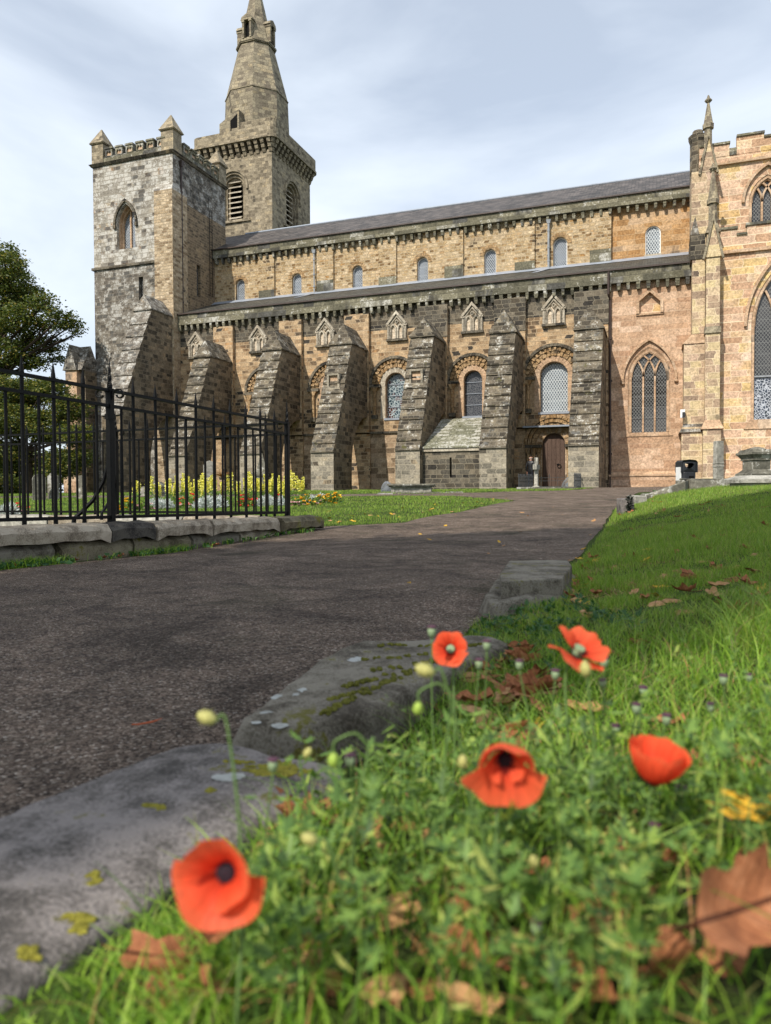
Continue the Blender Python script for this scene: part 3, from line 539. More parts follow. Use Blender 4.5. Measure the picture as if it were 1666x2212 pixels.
# triforium gablets
TR = [(2, 282, 575), (2, 655, 538), (2, 1058, 498), (3, 138, 505), (3, 638, 450), (3, 1178, 398)]
for n_, a, b in TR:
    c = cY(n_, a, b, YA); x = float(c[0]); z0 = float(c[2])-.75; zt = z0+1.62; w = .52
    mb = MB(); f = FY(YA)
    mb.prism([(x-w, z0), (x+w, z0), (x+w, z0+.95), (x, zt-.1), (x-w, z0+.95)], f, -.03, .02, 1)
    mb.band([(x-w-.12, z0+.92), (x, zt+.06), (x+w+.12, z0+.92)], .14, f, -.26, .0, 0)
    for s in (-1, 1):
        mb.tube([(x+s*(w+.08), YA-.12, z0-.02), (x+s*(w+.08), YA-.12, z0+.8)], .07, 8, 0); mb.box(x+s*(w+.08)-.12, x+s*(w+.08)+.12, YA-.22, YA, z0+.8, z0+.93, 0)
        mb.box(x+s*.24-.0-.0, x+s*.24+.0, YA-.1, YA-.1, z0, z0) if 0 else None
        q = arc_pointed(x+s*.25, z0, .36, z0+.62, .3, 5); mb.band(q[1:]+[q[0]], .1, f, -.16, -.02, 0)
    mb.band([(x-w+.05, z0), (x-w+.05, z0+.9), (x, zt-.18), (x+w-.05, z0+.9), (x+w-.05, z0)], .1, f, -.16, -.02, 0)
    mb.band([(x-.11, z0+1.08), (x, z0+1.2), (x+.11, z0+1.08), (x, z0+.96), (x-.11, z0+1.08)], .06, f, -.16, -.02, 0)
    mb.box(x-w-.2, x+w+.2, YA-.2, YA, z0-.16, z0-.02, 2)
    mb.build('gablet_window', ['carved_pale', 'infill_cream', 'aisle_black'], aw)
# pink bay with traceried window
mb = MB(); XE = 2.3
PW = (cY(5, 736, 1190, YA)[0], cY(5, 865, 1190, YA)[0]-cY(5, 597, 1190, YA)[0], cY(5, 736, 1185, YA)[2], cY(5, 736, 575, YA)[2]); PW = tuple(float(v) for v in PW)
zsp = float(cY(5, 736, 760, YA)[2]); po = arc_pointed(PW[0], PW[2]-.05, PW[1]+.42, zsp, PW[3]-zsp+.3, 12)
BP = [(float(cY(5, a, b, YA)[0]), float(cY(5, a, b, YA)[2])) for a, b in ((652, 288), (836, 275), (836, 185), (745, 108), (652, 190))]
mb.wall([(-2.57, -.8), (XE, -.8), (XE, 12.3), (-2.57, 12.3)], [po, BP], FY(YA+.03), .25, 0, 1)
mb.box(-2.57, XE, YA-.2, YA+.02, -.8, 1.0, 0); mb.prism([(YA-.2, 1.0), (YA+.03, 1.0), (YA+.03, 1.2)], FX(XE), 0, XE+2.57, 1); mb.box(-2.57, XE, YA-.26, YA-.2, .92, 1.02, 1)
pb = mb.build('pink_bay_wall', ['pink_ashlar', 'dressed_pink'], aw)
mb = MB(); f = FY(YA+.03)
tr = tessellate_polygon([[Vector((a, b, 0)) for a, b in BP]]); mb.add([f(a, b, .14) for a, b in BP], [tuple(t) for t in tr], 1)
mb.band([BP[0], BP[4], BP[3], BP[2], BP[1]], .17, f, -.16, .1, 0); mb.box(BP[0][0]-.1, BP[1][0]+.1, YA-.06, YA+.03, BP[0][1]-.1, BP[0][1], 0)
mb.build('blind_niche', ['dressed_pink', 'church_ashlar'], aw)
def tracery(mb, cx, w, z0, zs, h, f, d0, d1, m, lights=3, bw=.1):
    a = w/2; R = (a*a+h*h)/(2*a); lw = w/lights; xs = [cx-a+lw*k for k in range(lights+1)]
    inside = lambda x, z: z <= zs or (math.hypot(x-(cx+a-R), z-zs) <= R+.02 and math.hypot(x-(cx-a+R), z-zs) <= R+.02)
    for x in xs[1:-1]: mb.band([(x, z0), (x, zs)], bw, f, d0, d1, m)
    for x in xs[:-1]:                                   # intersecting arcs, same radius as the window head
        for s in (1, -1):
            xx = x if s == 1 else 2*cx-x
            pts = [(xx+s*(R-R*math.cos(t_)), zs+R*math.sin(t_)) for t_ in np.linspace(0, math.asin(min(1, h/R))*1.0, 14)]; pts = [p for p in pts if inside(*p)]
            if len(pts) > 2: mb.band(pts, bw*.9, f, d0, d1, m)
    for s, xa in ((1, xs[0]), (-1, xs[-1])): pass
def pex(mb):
    cx, w, z0, zt = PW; h = zt-zsp; splay(mb, po, arc_pointed(cx, z0, w, zsp, h, 12), f, .0, .19, 1); q = arc_pointed(cx, z0, w+.12, zsp, h+.08, 12); mb.band(q[1:]+[q[0]], .13, f, .02, .3, 1)
    tracery(mb, cx, w, z0, zsp, h, f, .05, .22, 1, 3, .1)
    q = arc_pointed(cx, 0, w+1.0, zsp-.25, h+.95, 12); mb.band(q[2:], .13, f, -.17, .02, 1)
    for s in (-1, 1): mb.lathe((cx+s*(w/2+.5), YA-.06, zsp-.36), [(.02, -.1), (.12, -.04), (.12, .06), (.03, .12)], 8, 1)
    mb.prism([(cx-w/2-.35, z0-.25), (cx+w/2+.35, z0-.25), (cx+w/2+.18, z0-.03), (cx-w/2-.18, z0-.03)], f, -.05, .1, 1)
    for k in range(1, 5): mb.box(cx-w/2, cx+w/2, YA+.2, YA+.215, z0+k*.75, z0+k*.75+.02, 2)
    return ['dressed_pink', 'wire_grey']
pane(arc_pointed(PW[0], PW[2], PW[1]+.1, zsp, PW[3]-zsp+.05, 12), 0, 'glass_dark', aw, 'tracery_window', FY(YA+.2), pex)
# cornice and parapet
mb = MB(); mb.box(XT, XE, YA-.36, YA+.2, 12.22, 12.38); mb.box(XT, XE, YA-.3, YA+.3, 12.382, 12.96); mb.box(XT, XE, YA-.42, YA+.3, 12.962, 13.05, 1); corbels(aw, XT+.3, XE-.1, .535, YA, 12.22, 'cornice_stone', 1.1)
mb.build('cornice', ['cornice_stone', 'pipe_brown', 'aisle_black'], aw)
mb = MB(); mb.tube([(-2.62, YA-.42, 12.9), (-2.62, YA-.42, 11.6), (-2.55, YA-.15, 11.3), (-2.5, YA-.15, -.1)], .07, 8)
for z in (9, 6.5, 4.2, 2.2): mb.tube([(-2.5, YA-.15, z), (-2.5, YA-.15, z+.12)], .105, 8)
mb.build('drainpipe', 'pipe_brown', aw)
mb = MB(); zt = 14.98; mb.add([(XT, YA-.38, 13.03), (XE, YA-.38, 13.03), (XE, YC, zt), (XT, YC, zt)], [(0, 1, 2, 3)]); ar = mb.build('aisle_roof', 'aisle_slate', abbey)
mb = MB(); mb.add([(XT, YC-.02, zt+.14), (XE, YC-.02, zt+.14), (XE, YC-.55, zt-.18), (XT, YC-.55, zt-.18)], [(0, 1, 2, 3)])
for a in (-24.0, -6.75): mb.add([(a-.2, YC-.5, zt-.12), (a+.2, YC-.5, zt-.12), (a-.5, YC-1.9, zt-.69), (a-.9, YC-1.9, zt-.69)], [(0, 1, 2, 3)])
mb.build('lead_flashing', 'lead', ar)
# door under its round arches
def dex(mb):
    cx, w, z0, zt_ = dr; R = w/2; zs = zt_-R
    for ra, rb, d, to, n_ in ((R+.02, R+.32, -.02, .05, 15), (R+.36, R+.62, -.12, .06, 20), (R+.66, R+.86, -.22, 0, 16), (R+.9, R+1.1, -.3, .05, 30)): mb.ring(cx, zs, ra, rb, FY(YA), d, .3 if ra < R+.1 else .03, n_, 1, tooth=to, jag=.01)
    for s in (-1, 1):
        for k, o in enumerate((.2, .5, .82)):
            xx = cx+s*(R+o); mb.tube([(xx, YA-.06-.08*k, .4), (xx, YA-.06-.08*k, zs-.55)], .1, 10, 1); mb.frus((xx, YA-.06-.08*k), .11, .1, zs-.55, (xx, YA-.06-.08*k), .15, .13, zs-.2, 1); mb.box(xx-.14, xx+.14, YA-.2-.08*k, YA, -.4, .4, 2)
        mb.box(cx+s*(R+.5)-.5, cx+s*(R+.5)+.5, YA-.34, YA, zs-.19, zs-.02, 2)
    for k in range(5): mb.box(cx-R+.06+k*(w-.12)/5, cx-R+.04+(k+1)*(w-.12)/5, YA+.2, YA+.235, .2, zt_-.6+ (0 if k in (0, 4) else .3), 0)
    for k in range(7):
        for j in range(10): mb.box(cx-R+.14+k*.2, cx-R+.16+k*.2, YA+.185, YA+.2, .5+j*.25, .52+j*.25, 3)
    return ['carved_ochre', 'aisle_black', 'dark_iron']
dq = [(dr[0]-dr[1]/2, .1), (dr[0]+dr[1]/2, .1)]+dl[2:]
dob = pane(dq, 0, 'door_wood', aw, 'door', FY(YA+.24), dex)
mb = MB(); mb.box(dr[0]-1.8, dr[0]+1.8, YA-.5, YA, zsill-.05, zsill+.05, 0); mb.build('lead_hood', 'lead', aw)
mb = MB(); mb.box(dr[0]-1.1, dr[0]+1.1, YA-.9, YA, -.3, .22); mb.build('door_step', 'grave_stone', aw)
mb = MB(); c = (dr[0]+.32, YA+.15, 1.6); mb.tube([(c[0]+.11*math.cos(k*.5236), c[1], c[2]+.11*math.sin(k*.5236)) for k in range(13)], .018, 6, cap=False); mb.box(c[0]-.16, c[0]-.02, YA+.16, YA+.185, 1.68, 1.74); mb.build('door_ring', 'dark_iron', aw)
# ---------- buttresses
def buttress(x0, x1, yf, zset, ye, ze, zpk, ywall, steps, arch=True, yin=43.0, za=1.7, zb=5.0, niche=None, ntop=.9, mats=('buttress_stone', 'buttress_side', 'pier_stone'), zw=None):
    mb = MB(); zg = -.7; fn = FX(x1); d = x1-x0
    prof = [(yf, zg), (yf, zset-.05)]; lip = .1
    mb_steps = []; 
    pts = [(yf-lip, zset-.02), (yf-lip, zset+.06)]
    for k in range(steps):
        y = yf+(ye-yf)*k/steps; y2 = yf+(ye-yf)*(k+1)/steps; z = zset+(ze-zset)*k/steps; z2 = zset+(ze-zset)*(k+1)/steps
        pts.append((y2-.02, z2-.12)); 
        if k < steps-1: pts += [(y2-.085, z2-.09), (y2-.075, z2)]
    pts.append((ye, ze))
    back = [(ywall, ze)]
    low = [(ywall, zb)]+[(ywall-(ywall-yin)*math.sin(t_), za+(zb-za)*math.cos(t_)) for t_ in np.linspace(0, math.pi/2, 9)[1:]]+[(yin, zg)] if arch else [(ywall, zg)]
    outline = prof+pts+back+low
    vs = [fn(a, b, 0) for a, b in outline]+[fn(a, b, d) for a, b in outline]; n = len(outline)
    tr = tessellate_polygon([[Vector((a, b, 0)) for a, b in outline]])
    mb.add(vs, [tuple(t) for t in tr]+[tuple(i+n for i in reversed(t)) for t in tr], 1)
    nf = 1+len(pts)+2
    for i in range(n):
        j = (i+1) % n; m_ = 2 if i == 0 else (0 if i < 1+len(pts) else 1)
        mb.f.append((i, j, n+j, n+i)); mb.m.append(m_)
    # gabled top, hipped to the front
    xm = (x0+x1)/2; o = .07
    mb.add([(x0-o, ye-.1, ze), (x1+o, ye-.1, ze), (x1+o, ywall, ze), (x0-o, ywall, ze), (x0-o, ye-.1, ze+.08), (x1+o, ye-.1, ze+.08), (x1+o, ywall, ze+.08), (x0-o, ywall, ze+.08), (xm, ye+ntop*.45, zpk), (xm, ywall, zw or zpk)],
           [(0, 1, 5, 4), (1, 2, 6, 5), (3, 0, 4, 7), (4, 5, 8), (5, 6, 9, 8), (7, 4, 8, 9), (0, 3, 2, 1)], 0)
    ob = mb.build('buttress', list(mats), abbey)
    if niche:
        yc, zc = niche; t_ = MB(); w = .42
        for a, b, c_, e_ in ((-w, w, .35, .47), (-w, w, -.47, -.35), (-w, -w+.13, -.35, .35), (w-.13, w, -.35, .35)): t_.box(xm+a, xm+b, yc-.2, yc+.5, zc+c_, zc+e_, 0)
        t_.box(xm-w+.13, xm+w-.13, yc-.05, yc+.2, zc-.35, zc+.35, 1); t_.box(xm-w-.06, xm+w+.06, yc-.26, yc-.2, zc-.52, zc-.42, 0)
        t_.build('niche_frame', ['pier_stone', 'dressed_pink'], ob)
    return ob
EV = [9.22, 9.33, 9.35, 9.43, 9.28, 9.12]; PK = [10.5, 10.7, 10.75, 10.68, 10.73, 10.56]
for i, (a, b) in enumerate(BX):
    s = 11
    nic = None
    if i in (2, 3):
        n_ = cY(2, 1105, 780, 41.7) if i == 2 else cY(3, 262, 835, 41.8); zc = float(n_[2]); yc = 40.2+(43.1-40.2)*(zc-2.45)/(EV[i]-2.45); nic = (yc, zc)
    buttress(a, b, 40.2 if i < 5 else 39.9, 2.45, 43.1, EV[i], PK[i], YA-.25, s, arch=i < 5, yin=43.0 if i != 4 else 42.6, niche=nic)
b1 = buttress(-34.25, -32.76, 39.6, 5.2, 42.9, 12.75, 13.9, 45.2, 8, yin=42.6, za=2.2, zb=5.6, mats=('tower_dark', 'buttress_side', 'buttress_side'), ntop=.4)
# ---------- lean-to with stone slabs between two buttresses
xa, xb = -12.52, -9.14; yf = 40.75
mb = MB(); sw = [(-10.95, .9), (-10.83, .9), (-10.83, 2.0), (-10.95, 2.0)]
mb.wall([(xa, -.7), (xb, -.7), (xb, 2.35), (xa, 2.35)], [sw], FY(yf), .4, 0); mb.add([(x, yf+.3, z) for x, z in sw], [(0, 1, 2, 3)], 1)
mb.box(xa-.02, xb+.02, yf-.1, yf+.3, 2.352, 2.5, 2)
lt = mb.build('lean_to', ['aisle_black', 'void_dark', 'carved_pale'], abbey)
mb = MB(); y0_, z0_, y1_, z1_ = yf-.15, 2.5, YA-1.2, 4.55; rows = 9; LS = math.hypot(y1_-y0_, z1_-z0_)
for r_ in range(rows):
    x = xa+.03-(r_ % 2)*.3+random.uniform(-.05, .05)
    while x < xb:
        w = random.uniform(.42, .72); t0 = r_/rows-.004; t1 = min(1, (r_+1.25)/rows); xs0 = max(x, xa+.01); xs1 = min(x+w-.02, xb-.01)
        if xs1-xs0 > .08:
            lift = .055+random.uniform(0, .02); p = lambda x_, t_, up: (x_, y0_+(y1_-y0_)*t_, z0_+(z1_-z0_)*t_+up)
            mb.add([p(xs0, t0, .0+lift*.6), p(xs1, t0, .0+lift*.6), p(xs1, t1, 0), p(xs0, t1, 0), p(xs0, t0, lift+.06), p(xs1, t0, lift+.06), p(xs1, t1, .05), p(xs0, t1, .05)], [(0, 3, 2, 1), (4, 5, 6, 7), (0, 1, 5, 4), (1, 2, 6, 5), (2, 3, 7, 6), (3, 0, 4, 7)], 0)
        x += w
mb.add([(xa, y0_+.05, z0_-.02), (xb, y0_+.05, z0_-.02), (xb, y1_, z1_-.02), (xa, y1_, z1_-.02)], [(0, 1, 2, 3)], 1)
mb.build('slab_roof', ['slab_roof', 'aisle_black'], lt)
# ================================================================ THE NEWER CHURCH
YE = 44.7
church = empty('parish_church', (6, 46, 0), 'pink and yellow ashlar church at the right edge with pointed windows and slim pinnacles', 'church')
zp0 = float(cY(4, 1450, 1170, YE)[2])
def E(n, x, y, Y=YE): p = cY(n, x, y, Y); return float(p[0]), float(p[2])
lowtop = E(4, 1350, 1190)[1]; gut = E(4, 1350, 1360)[1]
XR = 14.0
# lower window
cxw = E(5, 1770, 800)[0]; wl_ = E(5, 1537, 800)[0]; ww = (cxw-wl_)*2; wz0 = E(5, 1600, 1090)[1]; wzs = E(5, 1540, 380)[1]; wh_ = E(5, 1666, 40)[1]-wzs+.9
big = arc_pointed(cxw, wz0, ww+.3, wzs, wh_+.2, 14)
X0E = E(5, 1285, 700)[0]-.1
mb = MB(); mb.wall([(2.3, -.8), (XR, -.8), (XR, gut), (2.3, gut)], [big], FY(YE), .4, 0, 1)
mb.box(X0E, XR, YE-.25, YE, -.8, 1.0, 0); mb.prism([(YE-.25, 1.0), (YE, 1.0), (YE, 1.22)], FX(XR), 0, XR-X0E, 1)
YU = 46.6; u_c = E(4, 1640, 1000, YU)[0]; u_w = (u_c-E(4, 1520, 1000, YU)[0])*2; uz0 = E(4, 1640, 1120, YU)[1]; uzs = E(4, 1640, 950, YU)[1]; uzt = E(4, 1640, 780, YU)[1]
upl = arc_pointed(u_c, uz0, u_w+.3, uzs, uzt-uzs+.2, 12); utop = E(4, 1350, 610, YU)[1]; ustr = E(4, 1350, 680, YU)[1]
mb.wall([(2.3, gut-1.5), (XR, gut-1.5), (XR, utop), (2.3, utop)], [upl], FY(YU), .3, 0, 1)
mb.add([(2.3, YU, 0), (2.3, 62, 0), (2.3, 62, utop), (2.3, YU, utop)], [(0, 1, 2, 3)], 0); mb.add([(2.3, YE, 0), (2.3, YU, 0), (2.3, YU, gut), (2.3, YE, gut)], [(0, 1, 2, 3)], 0)
mb.add([(XR, YE, 0), (XR, 62, 0), (XR, 62, utop), (XR, YE, utop)], [(0, 1, 2, 3)], 0)
cwall = mb.build('church_wall', ['church_ashlar', 'dressed_pink'], church)
mb = MB()                                               # parapets with stepped copings
mb.prism([(2.6, gut), (XR, gut), (XR, gut+.18), (2.6, gut+.18)], FY(YE), -.16, .3, 1)
ztp = E(4, 1350, 1175)[1]; xs_ = E(4, 1405, 1160)[0]; xs2 = E(4, 1485, 1160)[0]; zlo = E(4, 1450, 1215)[1]
mb.box(2.6, XR, YE-.02, YE+.3, gut+.18, zlo, 0); mb.box(2.6, xs_, YE-.02, YE+.3, zlo, ztp, 0); mb.box(2.6, xs_+.06, YE-.1, YE+.34, ztp, ztp+.14, 2); mb.box(xs_, xs2, YE-.1, YE+.34, zlo, zlo+.12, 2)
x = xs2
while x < XR: mb.box(x, min(XR, x+2.2), YE-.02, YE+.3, zlo, ztp+.1, 0); mb.box(x-.06, min(XR, x+2.26), YE-.1, YE+.34, ztp+.1, ztp+.24, 2); x += 3.0
mb.build('lower_parapet', ['church_ashlar', 'dressed_pink', 'cornice_stone'], church)
mb = MB(); a1 = E(4, 1350, 540, YU); b1_ = E(4, 1405, 540, YU)[0]; ut2 = E(4, 1620, 500, YU)[1]
mb.prism([(2.3, ustr), (XR, ustr), (XR, ustr+.16), (2.3, ustr+.16)], FY(YU), -.18, .2, 1)
for xa_, xb_, zz_ in ((2.3, a1[0], a1[1]+.15), (b1_, E(4, 1612, 500, YU)[0], a1[1]+.45), (E(4, 1612, 500, YU)[0], XR, a1[1]+.2)):
    mb.box(xa_, xb_, YU-.02, YU+.35, utop, zz_, 0); mb.box(xa_, xb_+.04, YU-.1, YU+.4, zz_, zz_+.12, 2)
mb.box(a1[0], b1_, YU-.05, YU+.38, utop, a1[1]-.12, 2)
mb.build('upper_parapet', ['church_ashlar', 'dressed_pink', 'cornice_stone'], church)
mb = MB(); xg = E(4, 1612, 490, YU)[0]; mb.add([(xg, YU+.6, a1[1]), (XR, YU+.6, a1[1]), (XR, 52, a1[1]+1.6), (xg+.6, 52, a1[1]+1.6)], [(0, 1, 2, 3)]); mb.add([(2.4, YE+.1, gut+.3), (XR, YE+.1, gut+.3), (XR, YU, gut+.9), (2.4, YU, gut+.9)], [(0, 1, 2, 3)])
mb.build('copper_roof', 'copper_green', church)
def cwin(c, w, z0, zs, h, Y, name, low=None):
    f = FY(Y)
    def ex(mb):
        splay(mb, arc_pointed(c, z0, w+.3, zs, h+.2, 12), arc_pointed(c, z0, w, zs, h, 12), f, 0., .29, 1)
        q = arc_pointed(c, z0, w+.14, zs, h+.1, 12); mb.band(q[1:]+[q[0]], .15, f, .05, .38, 1)
        tracery(mb, c, w, z0, zs, h, f, .12, .3, 1, 3, .11)
        q = arc_pointed(c, z0, w+.9, zs, h+.75, 14); mb.band(q[2:], .15, f, -.18, .02, 1)
        mb.prism([(c-w/2-.5, z0-.5), (c+w/2+.5, z0-.5), (c+w/2+.2, z0-.02), (c-w/2-.2, z0-.02)], f, -.07, .12, 1)
        mats = ['dressed_pink']
        if low:
            mb.box(c-w/2, c+w/2, Y+.24, Y+.27, z0, low, 2); mats.append('glass_etched'); mb.box(c-w/2, c+w/2, Y+.12, Y+.3, low, low+.08, 3); mats.append('pipe_grey')
        return mats
    return pane(arc_pointed(c, z0, w+.1, zs, h+.06, 12), 0, 'glass_dark', cwall, name, FY(Y+.3), ex)
cwin(cxw, ww, wz0, wzs, wh_, YE, 'tracery_window', E(5, 1600, 765)[1]); cwin(u_c, u_w, uz0, uzs, uzt-uzs, YU, 'tracery_window')
# pier between nave and newer church
def P4(x, y, Y): p = cY(4, x, y, Y); return float(p[0]), float(p[2])
def P5(x, y, Y): p = cY(5, x, y, Y); return float(p[0]), float(p[2])
Yl, Yp = 44.4, 43.8
mb = MB()
xl0 = P5(1003, 700, Yl)[0]; xl1 = P5(1160, 700, Yl)[0]; xr1 = P5(1278, 700, Yp)[0]
mb.box(P5(985, 1300, Yl-.15)[0], xl1, Yl-.15, YA, -.8, P5(1060, 1150, Yl)[1], 0); mb.box(xl0, xl1, Yl, YA, P5(1060, 1152, Yl)[1], P5(1060, 500, Yl)[1], 0)
mb.frus(((P5(985, 1, Yl)[0]+xl1)/2, (Yl+YA)/2-.1), (xl1-P5(985, 1, Yl)[0])/2+.08, (YA-Yl)/2+.15, P5(1200, 1185, Yl)[1], ((xl0+xl1)/2, (Yl+YA)/2), (xl1-xl0)/2, (YA-Yl)/2, P5(1200, 1120, Yl)[1], 2)
za_ = P5(1200, 505, Yl)[1]; zb_ = P5(1200, 430, Yl)[1]; xt = P4(1068, 1500, Yl)[0]
mb.frus(((xl0+xl1)/2, (Yl+YA)/2), (xl1-xl0)/2+.08, (YA-Yl)/2+.05, za_, ((xt+xl1)/2, (Yl+YA)/2), (xl1-xt)/2, (YA-Yl)/2-.02, zb_, 1)
zc_ = P4(1200, 1390, Yl)[1]; mb.box(xt, xl1, Yl, YA, zb_, zc_, 0)
zm = P4(1200, 1200, Yl)[1]; mb.box(xt-.1, xl1, Yl-.05, 47, zc_, zm, 3); mb.prism([(xt-.12, zm), (xl1-.3, zm), ((xt+xl1)/2-.2, zm+1.0)], FY(Yl-.05), 0, 2, 2)
xq0, xq1 = P4(1060, 1100, YU-1)[0], P4(1140, 1100, YU-1)[0]; zq = P4(1200, 720, YU-1)[1]; mb.box(xq0, xq1+.4, YU-1, 48, zm-.5, zq, 0)
mb.lathe((float(P4(1108, 600, 47.2)[0]), 47.2, 0), [(.42, zq-.3), (.42, P4(1200, 500, 47)[1]), (.5, P4(1200, 470, 47)[1]), (.52, P4(1200, 440, 47)[1]), (.36, P4(1200, 435, 47)[1]), (.3, P4(1200, 415, 47)[1]), (.28, P4(1200, 400, 47)[1])], 8, 3)
mb.build('corner_turret', ['quoin_stone', 'dressed_pink', 'tower_dark', 'aisle_black'], church)
def pier(xc, hw, Y, zlow, zset, zgab, zcap, zneck, ztip, mats, depth):
    mb = MB(); y1 = Y+depth
    if zlow is not None:
        mb.box(xc-hw-.12, xc+hw+.1, Y-.3, y1, -.8, 1.05, 0); mb.box(xc-hw-.1, xc+hw+.06, Y-.25, y1, 1.05, zlow, 0); mb.frus((xc, (Y-.3+y1)/2), hw+.2, (y1-Y)/2+.2, zlow, (xc, (Y+y1)/2), hw, (y1-Y)/2, zlow+.5, 1)
        mb.box(xc-hw, xc+hw, Y, y1, zlow+.5, zset, 0); mb.box(xc-hw-.04, xc+hw+.04, Y-.08, y1, zset-.35, zset, 2)
    mb.box(xc-hw*.93, xc+hw*.93, Y+.06, y1, zset, zgab, 0)
    f = FY(Y-.02); mb.prism([(xc-hw-.05, zgab-.3), (xc+hw+.05, zgab-.3), (xc, zgab+1.75)], f, 0, .7, 0); mb.band([(xc-hw-.12, zgab-.42), (xc, zgab+1.8), (xc+hw+.12, zgab-.42)], .12, f, -.1, .1, 2)
    cy_ = Y+.55; h2 = hw*.84; mb.box(xc-h2, xc+h2, cy_-h2, cy_+h2, zgab, zcap-1.25, 0); mb.frus((xc, cy_), h2+.08, h2+.08, zcap-1.25, (xc, cy_), h2*.75, h2*.75, zcap-.75, 2)
    ob = mb.build('pier', mats, church)
    mb = MB(); R = h2*.78; ph = math.pi/8
    def oc(z, r_): return [(xc+r_*math.cos(ph+math.pi/4*k), cy_+r_*math.sin(ph+math.pi/4*k), z) for k in range(8)]
    pr = [(zcap-.8, R), (zcap+.0, R*.95), (zcap+zneck, R*.95), (zcap+zneck+.02, R*1.35), (zcap+zneck+.25, R*1.4), (zcap+zneck+.3, R*1.15), (ztip-.45, R*.28), (ztip-.4, R*.5), (ztip-.3, R*.62), (ztip-.2, R*.4), (ztip-.08, R*.3), (ztip, .03)]
    mb.add([p for z, r_ in pr for p in oc(z, r_)], [(i*8+k, i*8+(k+1) % 8, (i+1)*8+(k+1) % 8, (i+1)*8+k) for i in range(len(pr)-1) for k in range(8)])
    for k in range(8): t_ = k*math.pi/4; mb.lathe((xc+R*.62*math.cos(t_), cy_+R*.62*math.sin(t_), ztip-.3), [(.01, -.08), (.07, 0), (.01, .08)], 5)
    mb.build('pinnacle', mats[2], ob)
    return ob
xc = (xl1+xr1)/2; hw = (xr1-xl1)/2
pier(xc, hw, Yp, P5(1200, 1165, Yp)[1], P5(1200, 385, Yp)[1], P4(1200, 1340, Yp)[1], P4(1200, 1010, Yp)[1], P4(1200, 960, Yp)[1]-P4(1200, 1010, Yp)[1], P4(1200, 640, Yp)[1], ['quoin_stone', 'dressed_pink', 'spire_stone'], 1.0)
Yb = 45.6; xa_, xb_ = P4(1140, 650, Yb)[0], P4(1243, 650, Yb)[0]
mb = MB(); mb.box(xa_, xb_, Yb+.05, YU+.1, zm-3, P4(1200, 700, Yb)[1], 0); mb.build('upper_pier', ['quoin_stone'], church)
pier((xa_+xb_)/2, (xb_-xa_)/2, Yb, None, P4(1200, 1100, Yb)[1], P4(1200, 690, Yb)[1], P4(1200, 435, Yb)[1], P4(1200, 375, Yb)[1]-P4(1200, 435, Yb)[1], P4(1200, 112, Yb)[1], ['quoin_stone', 'dressed_pink', 'spire_stone'], 1.0)
mb = MB(); p = cY(5, 993, 1052, Yl-.2); mb.box(p[0]-.12, p[0]+.12, Yl-.45, Yl-.15, p[2]-.2, p[2]+.25, 0); mb.box(p[0]-.02, p[0]+.13, Yl-.46, Yl-.45, p[2]-.2, p[2]+.1, 1)
mb.build('security_lamp', ['white_paint', 'bin_plastic'], church)
# ================================================================ TERRAIN
cy_, sy_ = math.cos(yaw), math.sin(yaw)
def to_ud(x, y): return x*cy_+y*sy_, -x*sy_+y*cy_
def to_xy(u, d): return u*cy_-d*sy_, u*sy_+d*cy_
RD = [-3, .5, .7, 1.0, 1.3, 2.15, 3.3, 6.2, 13, 18, 24, 30, 38, 50]; RU = [-1.6, -1.0, -.85, -.55, -.3, -.02, .42, 1.6, 4.0, 5.9, 8.2, 12, 20, 30]
TY = [-20, 0, 6, 9.5, 13, 20, 30, 40, 46, 80, 400]; TZ = [-.55, -.55, -.55, -.48, -.34, -.14, .08, .23, .28, .4, .4]
def sm(a, b, x): t = np.clip((x-a)/(b-a), 0, 1); return t*t*(3-2*t)
def gz(x, y):
    x = np.asarray(x, float); y = np.asarray(y, float); u, d = to_ud(x, y)
    z = np.interp(y, TY, TZ)+.004*np.clip(x, -40, 6)*np.clip(y/40, 0, 1)
    s = np.maximum(0, u-np.interp(d, RD, RU)); z = z+.52*(1-np.exp(-s/2.4))*(1-sm(15.5, 22, d))
    z = z+.012*np.sin(x*1.9+1)*np.sin(y*1.3)*(d > 0)*np.clip(d/4, 0, 1)
    return z
def G(x, y): return float(gz(x, y))
def pg(px, py, lift=0):                                 # where a bearing meets the ground
    v = ray(px, py); t = .3; last = t
    while t < 400:
        p = v*t
        if p[2] < gz(p[0], p[1])+lift: break
        last = t; t *= 1.01
    return v*((t+last)/2)
def gnode(m, t, b): return N(t, 'ShaderNodeNewGeometry').outputs['Position']
m, t, b = newmat('soil_grass', .95, .1); o = gnode(m, t, b); n1_ = noise(t, o, .5, 5, .6); n2_ = noise(t, o, 7, 6, .75)
n3_ = noise(t, o, 60, 4, .75); f_ = math_(t, 'ADD', math_(t, 'MULTIPLY', n1_.outputs[0], .35), math_(t, 'MULTIPLY', n2_.outputs[0], .3)); f_ = math_(t, 'ADD', f_, math_(t, 'MULTIPLY', n3_.outputs[0], .35)); r_ = ramp(t, [(.4, (.016, .014, .008)), (.5, (.04, .065, .012)), (.65, (.075, .12, .02))]); t.links.new(f_, r_.inputs[0]); t.links.new(r_.outputs[0], b.inputs['Base Color'])
bp = N(t, 'ShaderNodeBump'); bp.inputs['Strength'].default_value = 1; bp.inputs['Distance'].default_value = .04; t.links.new(n2_.outputs[0], bp.inputs['Height']); t.links.new(bp.outputs[0], b.inputs['Normal'])
m, t, b = newmat('path_asphalt', .9, .25); o = gnode(m, t, b)
v = N(t, 'ShaderNodeTexVoronoi'); v.inputs['Scale'].default_value = 150; t.links.new(o, v.inputs['Vector']); sp_ = N(t, 'ShaderNodeSeparateColor'); t.links.new(v.outputs['Color'], sp_.inputs[0])
